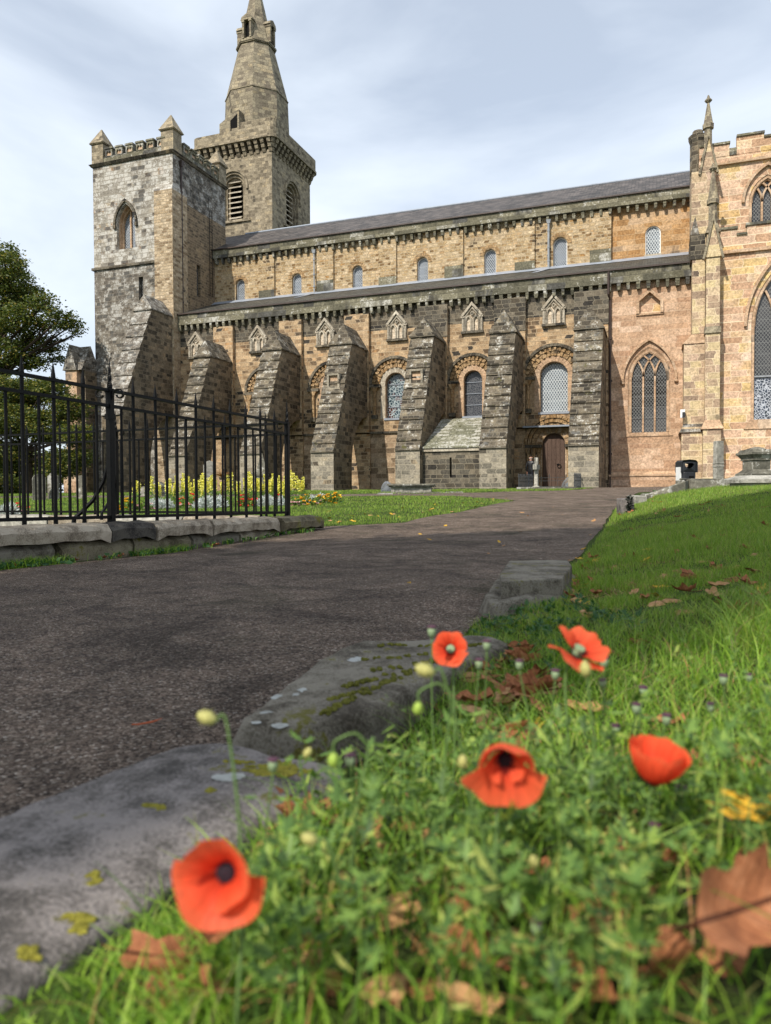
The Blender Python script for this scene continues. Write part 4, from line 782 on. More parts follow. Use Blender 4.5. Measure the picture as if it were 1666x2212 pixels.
r_ = ramp(t, [(0, (.04, .027, .02)), (.35, (.118, .084, .062)), (.7, (.19, .14, .105)), (.93, (.28, .22, .17)), (1, (.44, .38, .32))]); r_.label = 'grit'; t.links.new(sp_.outputs[0], r_.inputs[0])
n1_ = noise(t, o, .6, 5, .6, .5); n2_ = noise(t, o, 5, 5, .7); n3_ = noise(t, o, 28, 4, .7); q_ = ramp(t, [(.3, .6), (.7, 1.75)]); t.links.new(math_(t, 'ADD', math_(t, 'MULTIPLY', n1_.outputs[0], .5), math_(t, 'MULTIPLY', n2_.outputs[0], .5)), q_.inputs[0])
col = mixc(t, 1, r_.outputs[0], q_.outputs[0], 'MULTIPLY'); q2 = ramp(t, [(.3, .7), (.7, 1.35)]); t.links.new(n3_.outputs[0], q2.inputs[0]); col = mixc(t, 1, col, q2.outputs[0], 'MULTIPLY')
n4_ = noise(t, o, 1.7, 6, .72, 1.2); q3 = ramp(t, [(.36, .55), (.5, .95), (.68, 1.3)]); t.links.new(n4_.outputs[0], q3.inputs[0]); col = mixc(t, 1, col, q3.outputs[0], 'MULTIPLY')
gm = ramp(t, [(.54, 0.), (.68, .7)]); t.links.new(noise(t, o, .9, 6, .7).outputs[0], gm.inputs[0]); col = mixc(t, gm.outputs[0], col, (.035, .036, .014)); t.links.new(col, b.inputs['Base Color'])
bp = N(t, 'ShaderNodeBump'); bp.inputs['Strength'].default_value = 1; bp.inputs['Distance'].default_value = .012; t.links.new(math_(t, 'ADD', math_(t, 'MULTIPLY', v.outputs['Distance'], -1.4), n3_.outputs[0]), bp.inputs['Height']); t.links.new(bp.outputs[0], b.inputs['Normal'])
def gridmesh(name, xs, ys, mat, kind):
    X, Y = np.meshgrid(xs, ys); Z = gz(X, Y); nx, ny = len(xs), len(ys)
    vs = np.stack([X, Y, Z], -1).reshape(-1, 3); i = np.arange(nx*ny).reshape(ny, nx)
    fs = np.stack([i[:-1, :-1], i[:-1, 1:], i[1:, 1:], i[1:, :-1]], -1).reshape(-1, 4)
    me = bpy.data.meshes.new(name); me.from_pydata(vs.tolist(), [], fs.tolist()); me.materials.append(MATS[mat]); me.polygons.foreach_set('use_smooth', [True]*len(me.polygons))
    ob = bpy.data.objects.new(name, me); COL.objects.link(ob); ob['kind'] = kind; return ob
s_ = np.linspace(-1, 1, 340); xs = np.sinh(s_*6.2)/np.sinh(6.2)*600; ys = np.sinh(s_*6.0)/np.sinh(6.0)*600+2
gridmesh('ground', xs, ys, 'soil_grass', 'structure')
def sheet(name, poly, mat, dz, wob=.05, kind='structure'):  # paved surface cut into cells that follow the terrain
    P = []
    for i, a in enumerate(poly):
        c = poly[(i+1) % len(poly)]; n = max(1, int(math.dist(a, c)/.35))
        for k in range(n): P.append((a[0]+(c[0]-a[0])*k/n+random.uniform(-wob, wob), a[1]+(c[1]-a[1])*k/n+random.uniform(-wob, wob)))
    bm = bmesh.new(); tr = tessellate_polygon([[Vector((a, b, 0)) for a, b in P]]); vv = [bm.verts.new((*to_xy(a, b), 0)) for a, b in P]
    for q in tr:
        try: bm.faces.new([vv[k] for k in q])
        except ValueError: pass
    cuts = list(np.arange(-12, 14, .5))+list(np.arange(14, 50, 1.0))
    for c in cuts: bmesh.ops.bisect_plane(bm, geom=bm.verts[:]+bm.edges[:]+bm.faces[:], plane_co=(0, c, 0), plane_no=(0, 1, 0))
    for c in list(np.arange(-40, -8, 1.5))+list(np.arange(-8, 14, .6)): bmesh.ops.bisect_plane(bm, geom=bm.verts[:]+bm.edges[:]+bm.faces[:], plane_co=(c, 0, 0), plane_no=(1, 0, 0))
    for v_ in bm.verts: v_.co.z = G(v_.co.x, v_.co.y)+dz
    bmesh.ops.recalc_face_normals(bm, faces=bm.faces)
    me = bpy.data.meshes.new(name); bm.to_mesh(me); bm.free(); me.materials.append(MATS[mat]); ob = bpy.data.objects.new(name, me); COL.objects.link(ob); ob['kind'] = kind; return ob
PATH = [(-6.6, -3), (-2.75, 5.2), (-.96, 10), (-1.0, 10.5), (-.4, 10.7), (.27, 10.9), (.8, 12.3), (1.33, 13.3), (2.17, 15.5), (3.2, 18.2), (2.6, 20.5)]+[to_ud(-6, 22.6), to_ud(-38, 22.6), to_ud(-38, 25.6), to_ud(-8, 25.8), to_ud(-3.1, 29.7), to_ud(-2.7, 45.9), to_ud(12, 44.4), to_ud(12, 27), (8.2, 24), (5.9, 18), (4.0, 13), (1.62, 6.2), (.5, 3.3), (.1, 2.15), (-.2, 1.3), (-.7, .7), (-1.4, -3)]
sheet('path', PATH, 'path_asphalt', .008, .025)
def in_poly(P, poly):
    x, y = P[:, 0], P[:, 1]; ins = np.zeros(len(P), bool); n = len(poly)
    for i in range(n):
        x1, y1 = poly[i]; x2, y2 = poly[(i+1) % n]
        with np.errstate(divide='ignore', invalid='ignore'): c = ((y1 > y) != (y2 > y)) & (x < (x2-x1)*(y-y1)/(y2-y1+1e-12)+x1)
        ins ^= c
    return ins
# ---------------------------------------------------------------- foliage materials
def leafmat(name, stops, trans=.35, rough=.5):
    m, t, b = newmat(name, rough, .35); g = N(t, 'ShaderNodeNewGeometry'); r = ramp(t, stops); t.links.new(g.outputs['Random Per Island'], r.inputs[0]); t.links.new(r.outputs[0], b.inputs['Base Color'])
    tr = N(t, 'ShaderNodeBsdfTranslucent'); t.links.new(mixc(t, 1, r.outputs[0], (1.25, 1.3, .6), 'MULTIPLY'), tr.inputs[0]); ms = N(t, 'ShaderNodeMixShader'); ms.inputs[0].default_value = trans
    o = t.nodes['Material Output']; t.links.new(b.outputs[0], ms.inputs[1]); t.links.new(tr.outputs[0], ms.inputs[2]); t.links.new(ms.outputs[0], o.inputs[0])
leafmat('grass_blade', [(0, (.10, .2, .02)), (.45, (.19, .315, .04)), (.84, (.33, .43, .08)), (.95, (.24, .22, .09)), (1, (.3, .25, .13))])
leafmat('grass_deep', [(0, (.07, .17, .016)), (.5, (.2, .36, .035)), (.9, (.34, .5, .06)), (1, (.28, .24, .12))])
leafmat('weed_leaf', [(0, (.05, .10, .024)), (.4, (.12, .225, .05)), (.8, (.23, .36, .075)), (.95, (.38, .48, .1)), (1, (.5, .5, .14))])
leafmat('clover_leaf', [(0, (.03, .09, .03)), (1, (.07, .17, .05))])
leafmat('tree_leaf', [(0, (.04, .058, .014)), (.5, (.08, .115, .024)), (.85, (.15, .175, .035)), (1, (.3, .22, .04))], .3)
leafmat('bush_leaf', [(0, (.03, .055, .012)), (.5, (.09, .12, .025)), (.85, (.19, .19, .04)), (1, (.32, .26, .05))], .3)
leafmat('yellow_bloom', [(0, (.75, .68, .08)), (1, (.85, .82, .3))], .25)
leafmat('silver_leaf', [(0, (.42, .47, .46)), (1, (.68, .7, .7))], .1)
leafmat('pink_bloom', [(0, (.75, .2, .35)), (.5, (.8, .5, .55)), (1, (.8, .72, .72))], .2)
leafmat('gold_bloom', [(0, (.75, .3, .02)), (1, (.85, .55, .03))], .2)
leafmat('red_bloom', [(0, (.6, .03, .02)), (1, (.75, .09, .05))], .2)
leafmat('dry_leaf', [(0, (.22, .09, .035)), (.5, (.33, .17, .06)), (1, (.4, .24, .1))], .1)
def fallen(name, a, b_, c):
    m, t, bs = newmat(name, .7, .2); o = N(t, 'ShaderNodeTexCoord').outputs['Object']; n = noise(t, o, 25, 5, .7); r = ramp(t, [(.3, a), (.55, b_), (.75, c)]); t.links.new(n.outputs[0], r.inputs[0]); n.inputs['Scale'].default_value = 3.5
    s = N(t, 'ShaderNodeSeparateXYZ'); t.links.new(o, s.inputs[0]); an = math_(t, 'ARCTAN2', s.outputs[1], s.outputs[0]); w_ = math_(t, 'ABSOLUTE', math_(t, 'SINE', math_(t, 'MULTIPLY', an, 3.0))); mid_ = math_(t, 'ABSOLUTE', s.outputs[1]); sd_ = math_(t, 'ABSOLUTE', math_(t, 'SINE', math_(t, 'MULTIPLY', math_(t, 'SUBTRACT', s.outputs[0], mid_), 16.)))
    vn = math_(t, 'MAXIMUM', math_(t, 'LESS_THAN', mid_, .03), math_(t, 'MULTIPLY', math_(t, 'LESS_THAN', sd_, .16), .6)); cc_ = mixc(t, vn, r.outputs[0], tuple(x*.55 for x in a)); t.links.new(cc_, bs.inputs['Base Color'])
    bp = N(t, 'ShaderNodeBump'); bp.inputs['Strength'].default_value = .7; bp.inputs['Distance'].default_value = .004; t.links.new(math_(t, 'SUBTRACT', n.outputs[0], vn), bp.inputs['Height']); t.links.new(bp.outputs[0], bs.inputs['Normal'])
fallen('leaf_brown', (.18, .06, .026), (.36, .14, .06), (.5, .23, .115)); fallen('leaf_tan', (.3, .15, .06), (.48, .27, .12), (.6, .38, .2)); fallen('leaf_yellow', (.5, .25, .03), (.7, .42, .04), (.78, .55, .08))
def fast_mesh(name, co, faces_idx, k, mat, kind=None, label=None, cat=None, parent=None, mi=None):
    n = len(faces_idx)//k if faces_idx.ndim == 1 else len(faces_idx); me = bpy.data.meshes.new(name)
    co = np.asarray(co, np.float32); off = np.array(wloc(parent)) if parent is not None else np.zeros(3); co = co-off
    me.vertices.add(len(co)); me.vertices.foreach_set('co', co.ravel()); me.loops.add(n*k); me.loops.foreach_set('vertex_index', np.asarray(faces_idx, np.int32).ravel())
    me.polygons.add(n); me.polygons.foreach_set('loop_start', np.arange(0, n*k, k, dtype=np.int32))
    for q in (mat if isinstance(mat, list) else [mat]): me.materials.append(MATS[q])
    if mi is not None: me.polygons.foreach_set('material_index', np.asarray(mi, np.int32))
    me.update(calc_edges=True); me.validate(); ob = bpy.data.objects.new(name, me); COL.objects.link(ob)
    if parent is not None: ob.parent = parent
    tag(ob, label, cat, kind=kind); return ob
def blades(P, H, Wd, seg, lean=.5, az=None):
    n = len(P); Wd = Wd*np.ones(n); a = rng.uniform(0, 2*math.pi, n) if az is None else az; fa = rng.uniform(0, 2*math.pi, n)
    le = rng.uniform(lean*.1, lean, n)*H; dirx, diry = np.cos(a), np.sin(a); wx, wy = np.cos(fa), np.sin(fa); rows = []
    for k in range(seg+1):
        t = k/seg; c = P+np.stack([dirx*le*t**2, diry*le*t**2, H*(t-.25*t*t*lean)], 1)
        if k < seg: w = (Wd*(1-t*.75)/2)[:, None]*np.stack([wx, wy, np.zeros(n)], 1); rows += [c-w, c+w]
        else: rows += [c]
    m = 2*seg+1; co = np.stack(rows, 1).reshape(-1, 3); base = np.arange(n)*m; tris = []
    for k in range(seg-1):
        a0 = 2*k; tris += [(a0, a0+1, a0+3), (a0, a0+3, a0+2)]
    tris.append((2*seg-2, 2*seg-1, 2*seg)); tr = (base[:, None, None]+np.array(tris)[None]).reshape(-1, 3)
    return co, tr
def scatter(n, poly, wfun=None):
    pl = np.array(poly); lo, hi = pl.min(0), pl.max(0); out = []; tot = 0
    while tot < n:
        q = rng.uniform(lo, hi, (n*3, 2)); q = q[in_poly(q, poly)]
        if wfun is not None: q = q[rng.uniform(0, 1, len(q)) < wfun(q[:, 0], q[:, 1])]
        out.append(q); tot += len(q)
    q = np.concatenate(out)[:n]; x, y = to_xy(q[:, 0], q[:, 1]); return np.stack([x, y, gz(x, y)], 1), q
notpath = lambda P: ~in_poly(np.stack(to_ud(P[:, 0], P[:, 1]), 1), PATH)
def lawn(name, label, n, poly, h0, h1, wd, wfun=None, seg=1, mat='grass_blade', lean=.6, patch=1.):
    P, q = scatter(n, poly, wfun); P = P[notpath(P)]; m = len(P)
    k = .8+.4*np.sin(P[:, 0]*2.1+np.sin(P[:, 1]*1.7)*2)*np.sin(P[:, 1]*2.7)*patch+.25*np.sin(P[:, 0]*9+P[:, 1]*3)*np.sin(P[:, 1]*11-P[:, 0]*4); _, d = to_ud(P[:, 0], P[:, 1])
    co, tr = blades(P-np.array([0, 0, .01]), rng.uniform(h0, h1, m)*k, wd*(.6+.8*rng.random(m))*np.clip(d/8, .8, 3), seg, lean)
    return fast_mesh(name, co, tr, 3, mat, 'stuff', label, 'grass')
wd_ = lambda d0: (lambda u, d: np.clip(d0/np.maximum(d, .3), 0, 1)**1.5)
LAWN_L = [(-1.1, 10.45), (.27, 11.0), (.8, 12.3), (1.33, 13.3), (2.17, 15.5), (3.15, 18.2), (2.6, 20.5), to_ud(-6, 22.5), to_ud(-40, 22.5), (-14, 12), (-7, 9.5)]
lawn('lawn_grass', 'bright mown lawn in front of the flower bed, left of the path', 120000, LAWN_L, .04, .085, .006, wd_(11))
lawn('verge_grass', 'narrow strip of grass at the foot of the buttresses', 45000, [to_ud(-38, 25.7), to_ud(-7.5, 25.9), to_ud(-3.3, 30), to_ud(-3, 40), to_ud(-32, 45.5), to_ud(-48, 45)], .05, .1, .008)
BANK = [(.45, 2.6), (.62, 3.3), (1.68, 6.2), (4.05, 13), (5.6, 16.5), (15, 18), (11, 10), (4.5, 4), (2.3, 2.6)]
lawn('bank_grass', 'sloping grass bank to the right of the path, half in shade', 230000, BANK, .04, .095, .0045, wd_(3.5), 2)
NEAR = [(.02, 1.75), (.3, 2.9), (3.0, 2.9), (3.2, 1.2), (1.6, .55), (.9, .75), (.5, 1.1)]
lawn('rough_grass', 'longer rough grass behind the poppies', 42000, NEAR, .04, .10, .0035, None, 3, 'grass_blade', .9)
lawn('rough_grass', 'tall lush grass tussocks at the right edge behind the poppies', 16000, [(.8, 1.75), (1.1, 2.4), (2.4, 3.6), (3.2, 3.0), (2.0, 1.2), (.95, 1.1)], .09, .19, .0042, None, 4, 'grass_blade', 1.1)
P, q = scatter(60000, BANK, wd_(3.5)); P = P[notpath(P)]; kk = np.sin(P[:, 0]*3.1+2*np.sin(P[:, 1]*2.2))*np.sin(P[:, 1]*3.7+1)+.6*np.sin(P[:, 0]*8)*np.sin(P[:, 1]*9); P = P[kk > .55]; co, tr = blades(P, rng.uniform(.02, .06, len(P)), .005, 1, 2.5); fast_mesh('dry_thatch', co, tr, 3, 'dry_leaf', 'stuff', 'dry straw coloured patches in the sloping lawn', 'dead grass')
# ---------------------------------------------------------------- worn kerb stones
def onZ(px, py, Z): v = ray(px, py); return v*(Z/v[2])
def rock(name, top, zt, zb, mat, label, cat='kerb stone', bulge=.02, rough=.006, seed=1, group=None, chamf=.02):
    P = [onZ(a, b, zt)[:2] for a, b in top] if isinstance(top[0][0], (int, float)) and max(abs(top[0][0]), abs(top[0][1])) > 60 else [np.array(to_xy(a, b)) for a, b in top]
    c = np.mean(P, 0); bm = bmesh.new(); rings = []
    for s_, z in ((1.04, zb), (1.03, (zt+zb)/2), (1.015, zt-chamf), (.97, zt-.002), (.80, zt+bulge*.5), (.45, zt+bulge)):
        dv = [p-c for p in P]
        rings.append([bm.verts.new((*(c+v_*(1-(1-s_)*(1 if s_ > .9 else 1))), z)) for v_ in dv])
    n = len(P)
    for a, b in zip(rings[:-1], rings[1:]):
        for i in range(n): bm.faces.new((a[i], a[(i+1) % n], b[(i+1) % n], b[i]))
    bm.faces.new(rings[-1]); bmesh.ops.recalc_face_normals(bm, faces=bm.faces)
    bmesh.ops.triangulate(bm, faces=[f for f in bm.faces if len(f.verts) > 4])
    bmesh.ops.subdivide_edges(bm, edges=bm.edges, cuts=3, use_grid_fill=True, smooth=.35)
    from mathutils import noise as mn
    for v_ in bm.verts:
        q = v_.co*6+Vector((seed, seed, 0)); k = mn.fractal(q, 1.0, 2.0, 4); v_.co += v_.normal*k*rough*2.2; k2 = mn.noise(v_.co*40); v_.co += v_.normal*k2*rough*.3
    me = bpy.data.meshes.new(name); bm.to_mesh(me); bm.free(); me.materials.append(MATS[mat]); set_uv(me); me.polygons.foreach_set('use_smooth', [True]*len(me.polygons))
    off = Vector((c[0], c[1], zb)); me.transform(Matrix.Translation(-off)); ob = bpy.data.objects.new(name, me); COL.objects.link(ob); ob.location = off; tag(ob, label, cat, group); return ob
def kerbmat(name, c0, c1, c2, lich=.1, moss=0., sc=1.):
    m, t, b = newmat(name, .92, .15); o = gnode(m, t, b); n1 = noise(t, o, 14*sc, 6, .7); n2 = noise(t, o, 170*sc, 3, .75); n3 = noise(t, o, 3*sc, 4, .6)
    f_ = math_(t, 'ADD', math_(t, 'MULTIPLY', n1.outputs[0], .45), math_(t, 'MULTIPLY', n2.outputs[0], .35)); f_ = math_(t, 'ADD', f_, math_(t, 'MULTIPLY', n3.outputs[0], .3)); r = ramp(t, [(.455, c0), (.53, c1), (.60, c2)]); t.links.new(f_, r.inputs[0]); col = r.outputs[0]
    wv = N(t, 'ShaderNodeTexVoronoi'); wv.inputs['Scale'].default_value = 9*sc; t.links.new(mixc(t, .12, o, n1.outputs['Color']), wv.inputs['Vector']); sp_ = N(t, 'ShaderNodeSeparateColor'); t.links.new(wv.outputs['Color'], sp_.inputs[0])
    k = math_(t, 'MULTIPLY', math_(t, 'LESS_THAN', wv.outputs['Distance'], .16+.14*lich), math_(t, 'GREATER_THAN', sp_.outputs[0], 1-lich)); col = mixc(t, k, col, (.45, .46, .44))
    if moss: mr = ramp(t, [(.62-moss*.15, 0.), (.66-moss*.15, .9)]); t.links.new(noise(t, o, 7*sc, 6, .75).outputs[0], mr.inputs[0]); col = mixc(t, mr.outputs[0], col, (.13, .12, .02))
    t.links.new(col, b.inputs['Base Color']); bp = N(t, 'ShaderNodeBump'); bp.inputs['Strength'].default_value = .9; bp.inputs['Distance'].default_value = .006; t.links.new(math_(t, 'ADD', n1.outputs[0], n2.outputs[0]), bp.inputs['Height']); t.links.new(bp.outputs[0], b.inputs['Normal'])
kerbmat('kerb_warm', (.06, .055, .05), (.14, .125, .115), (.27, .24, .225), .06, .1); kerbmat('kerb_dark', (.06, .05, .038), (.14, .122, .095), (.25, .225, .18), .10, .2)
kerbmat('coping', (.13, .105, .08), (.26, .215, .16), (.42, .36, .28), .1, 0, .5); kerbmat('coping_black', (.02, .019, .018), (.045, .04, .036), (.1, .09, .075), .02, 0, .5); kerbmat('coping_mossy', (.06, .05, .035), (.13, .11, .07), (.22, .19, .13), .03, .3, .5)
k1 = rock('kerb_stone', [(-260, 1880), (0, 1757), (180, 1682), (300, 1640), (380, 1617), (480, 1613), (640, 1640), (742, 1655), (735, 1700), (650, 1745), (560, 1795), (470, 1850), (390, 1905), (300, 1965), (150, 2070), (0, 2180), (-240, 2300)], -.43, -.62, 'kerb_warm', 'large flat grey brown kerb stone nearest the camera, with yellow lichen', seed=3, bulge=.012, chamf=.03)
k2 = rock('kerb_stone', [(505, 1575), (560, 1522), (640, 1462), (740, 1402), (830, 1379), (1000, 1380), (1100, 1384), (1096, 1398), (985, 1440), (890, 1490), (800, 1540), (660, 1572), (560, 1572)], -.42, -.62, 'kerb_dark', 'dark weathered kerb stone with rows of moss filled carved letters', seed=8, bulge=.008, chamf=.035)
def lump(mb, c, a, b_, h, rz=0, n=7, m=0):
    pr = [(1, -.3), (.95, .25), (.6, .8), (.1, 1.0)]; vs = []
    for r_, z in pr:
        for k in range(n): t_ = 2*math.pi*k/n; q = r_*(1+random.uniform(-.34, .30)); x, y = math.cos(t_)*a*q, math.sin(t_)*b_*q; vs.append((c[0]+x*math.cos(rz)-y*math.sin(rz), c[1]+x*math.sin(rz)+y*math.cos(rz), c[2]+z*h))
    mb.add(vs, [(i*n+k, i*n+(k+1) % n, (i+1)*n+(k+1) % n, (i+1)*n+k) for i in range(3) for k in range(n)]+[tuple(3*n+k for k in range(n))], m)
plain('moss_green', (.11, .12, .02), .95, .1, .45, 60, bump=1, var2=(.22, .21, .04)); plain('lichen_yellow', (.3, .27, .045), .95, .1, .4, 80, bump=1); plain('lichen_white', (.36, .365, .34), .9, .1, .2, 60)
deps = bpy.context.evaluated_depsgraph_get()
def on_stone(ob, px, py, z0=-.42):
    bpy.context.view_layer.update(); v = Vector(ray(px, py)); o_ = ob.matrix_world.inverted(); ok, loc, nn, i = ob.ray_cast(o_ @ Vector((0, 0, 0)), v); return ob.matrix_world @ loc if ok else None
mb = MB(); A_ = np.array([(690, 1500), (960, 1395)], float)
for row in range(6):
    a = np.array([640+row*42, 1528-row*30], float)*.0; s0 = np.array([700+row*22, 1540-row*29], float); e0 = np.array([860+row*38, 1465-row*14], float)
    n_ = 15
    for k in range(n_):
        if random.random() < .22: continue
        q = s0+(e0-s0)*k/n_+np.array([random.uniform(-3, 3), random.uniform(-2, 2)]); p = on_stone(k2, *q)
        if p is not None:
            for j in range(2): lump(mb, (p.x+random.uniform(-.006, .006), p.y+random.uniform(-.012, .012), p.z), random.uniform(.005, .009), random.uniform(.01, .017), .005, rad(20)+random.uniform(-.4, .4))
mb.build('moss_lettering', 'moss_green', k2)
mb = MB()
for q, r_ in (((600, 1505), .013), ((610, 1565), .016), ((575, 1540), .01), ((655, 1490), .012), ((640, 1500), .008), ((553, 1560), .009)):
    p = on_stone(k2, *q)
    if p is not None: lump(mb, p, r_, r_*1.3, .0012, 0, 11)
mb.build('lichen_patch', 'lichen_white', k2)
mb = MB()
for c, sp, n_ in (((590, 1668), (55, 9), 46), ((620, 1655), (60, 10), 26), ((520, 1650), (30, 8), 8), ((450, 1710), (8, 4), 5), ((350, 1745), (6, 4), 3), ((205, 1895), (9, 8), 6), ((165, 1990), (26, 14), 16), ((60, 2060), (14, 8), 7), ((330, 1740), (12, 3), 3)):
    for k in range(n_):
        p = on_stone(k1, c[0]+random.gauss(0, sp[0]*.5), c[1]+random.gauss(0, sp[1]*.6))
        if p is not None: lump(mb, p, random.uniform(.004, .008), random.uniform(.004, .01), .0025, random.uniform(0, 3))
mb.build('yellow_lichen', 'lichen_yellow', k1)
mb = MB(); p = on_stone(k1, 492, 1679)
if p is not None: lump(mb, p, .022, .016, .0015, 0, 13)
p = on_stone(k1, 505, 1676)
if p is not None: lump(mb, p, .016, .012, .0018, 0, 11)
mb.build('lichen_patch', 'lichen_white', k1)
# stepped block further along
k3 = rock('kerb_stone', [(1060, 1272), (1095, 1240), (1232, 1238), (1238, 1252), (1212, 1288), (1062, 1300)], -.455, -.62, 'kerb_dark', 'two tier mossy grey kerb stone halfway up the path, red leaves behind it', seed=5, bulge=.004)
mb = MB(); 
def onud(px, py, Z): p = onZ(px, py, Z); return p
q = [onZ(a, b, -.38) for a, b in ((1080, 1238), (1100, 1211), (1226, 1209), (1236, 1222), (1214, 1250), (1083, 1256))]
mb.add([(p[0], p[1], -.46) for p in q]+[(p[0], p[1], -.38) for p in q], [(5, 4, 3, 2, 1, 0), (6, 7, 8, 9, 10, 11)]+[(i, (i+1) % 6, 6+(i+1) % 6, 6+i) for i in range(6)]); mb.build('upper_block', 'kerb_dark', k3, bevel=.008)
def block(name, px0, px1, ytop, ybase, depth, mat, label, cat, d=None, group=None, bev=.015, rz=0., seed=0):
    p = pg((px0+px1)/2, ybase) if d is None else at((px0+px1)/2, ybase, d); dd = to_ud(p[0], p[1])[1]; w = (px1-px0)*dd/1600; h = (ybase-ytop)*dd/1600
    mb = MB(); a = yaw+rz; ca, sa = math.cos(a), math.sin(a); z0 = G(p[0], p[1])-.08; vs = []
    for z in (z0, p[2]+h):
        for i, j in ((-.5, 0), (.5, 0), (.5, 1), (-.5, 1)): x, y = i*w, j*depth; vs.append((p[0]+x*ca-y*sa, p[1]+x*sa+y*ca, z+random.uniform(-.01, .01)))
    mb.add(vs, [(0, 3, 2, 1), (4, 5, 6, 7), (0, 1, 5, 4), (1, 2, 6, 5), (2, 3, 7, 6), (3, 0, 4, 7)]); o_ = mb.build(name, mat, None, loc=(p[0], p[1], z0), bevel=bev); tag(o_, label, cat, group); return o_
block('kerb_stone', 1345, 1371, 1077, 1108, .3, 'kerb_warm', 'upright squared grey stone at the path edge with a dark weed before it', 'kerb stone')
block('kerb_stone', 1373, 1398, 1071, 1086, .5, 'grave_pale', 'low pale squared stone just behind the upright path edge stone', 'kerb stone')
block('kerb_stone', 1396, 1412, 1066, 1078, .4, 'grave_stone', 'small rounded stone at the foot of the tilted grave slab', 'kerb stone', bev=.05)
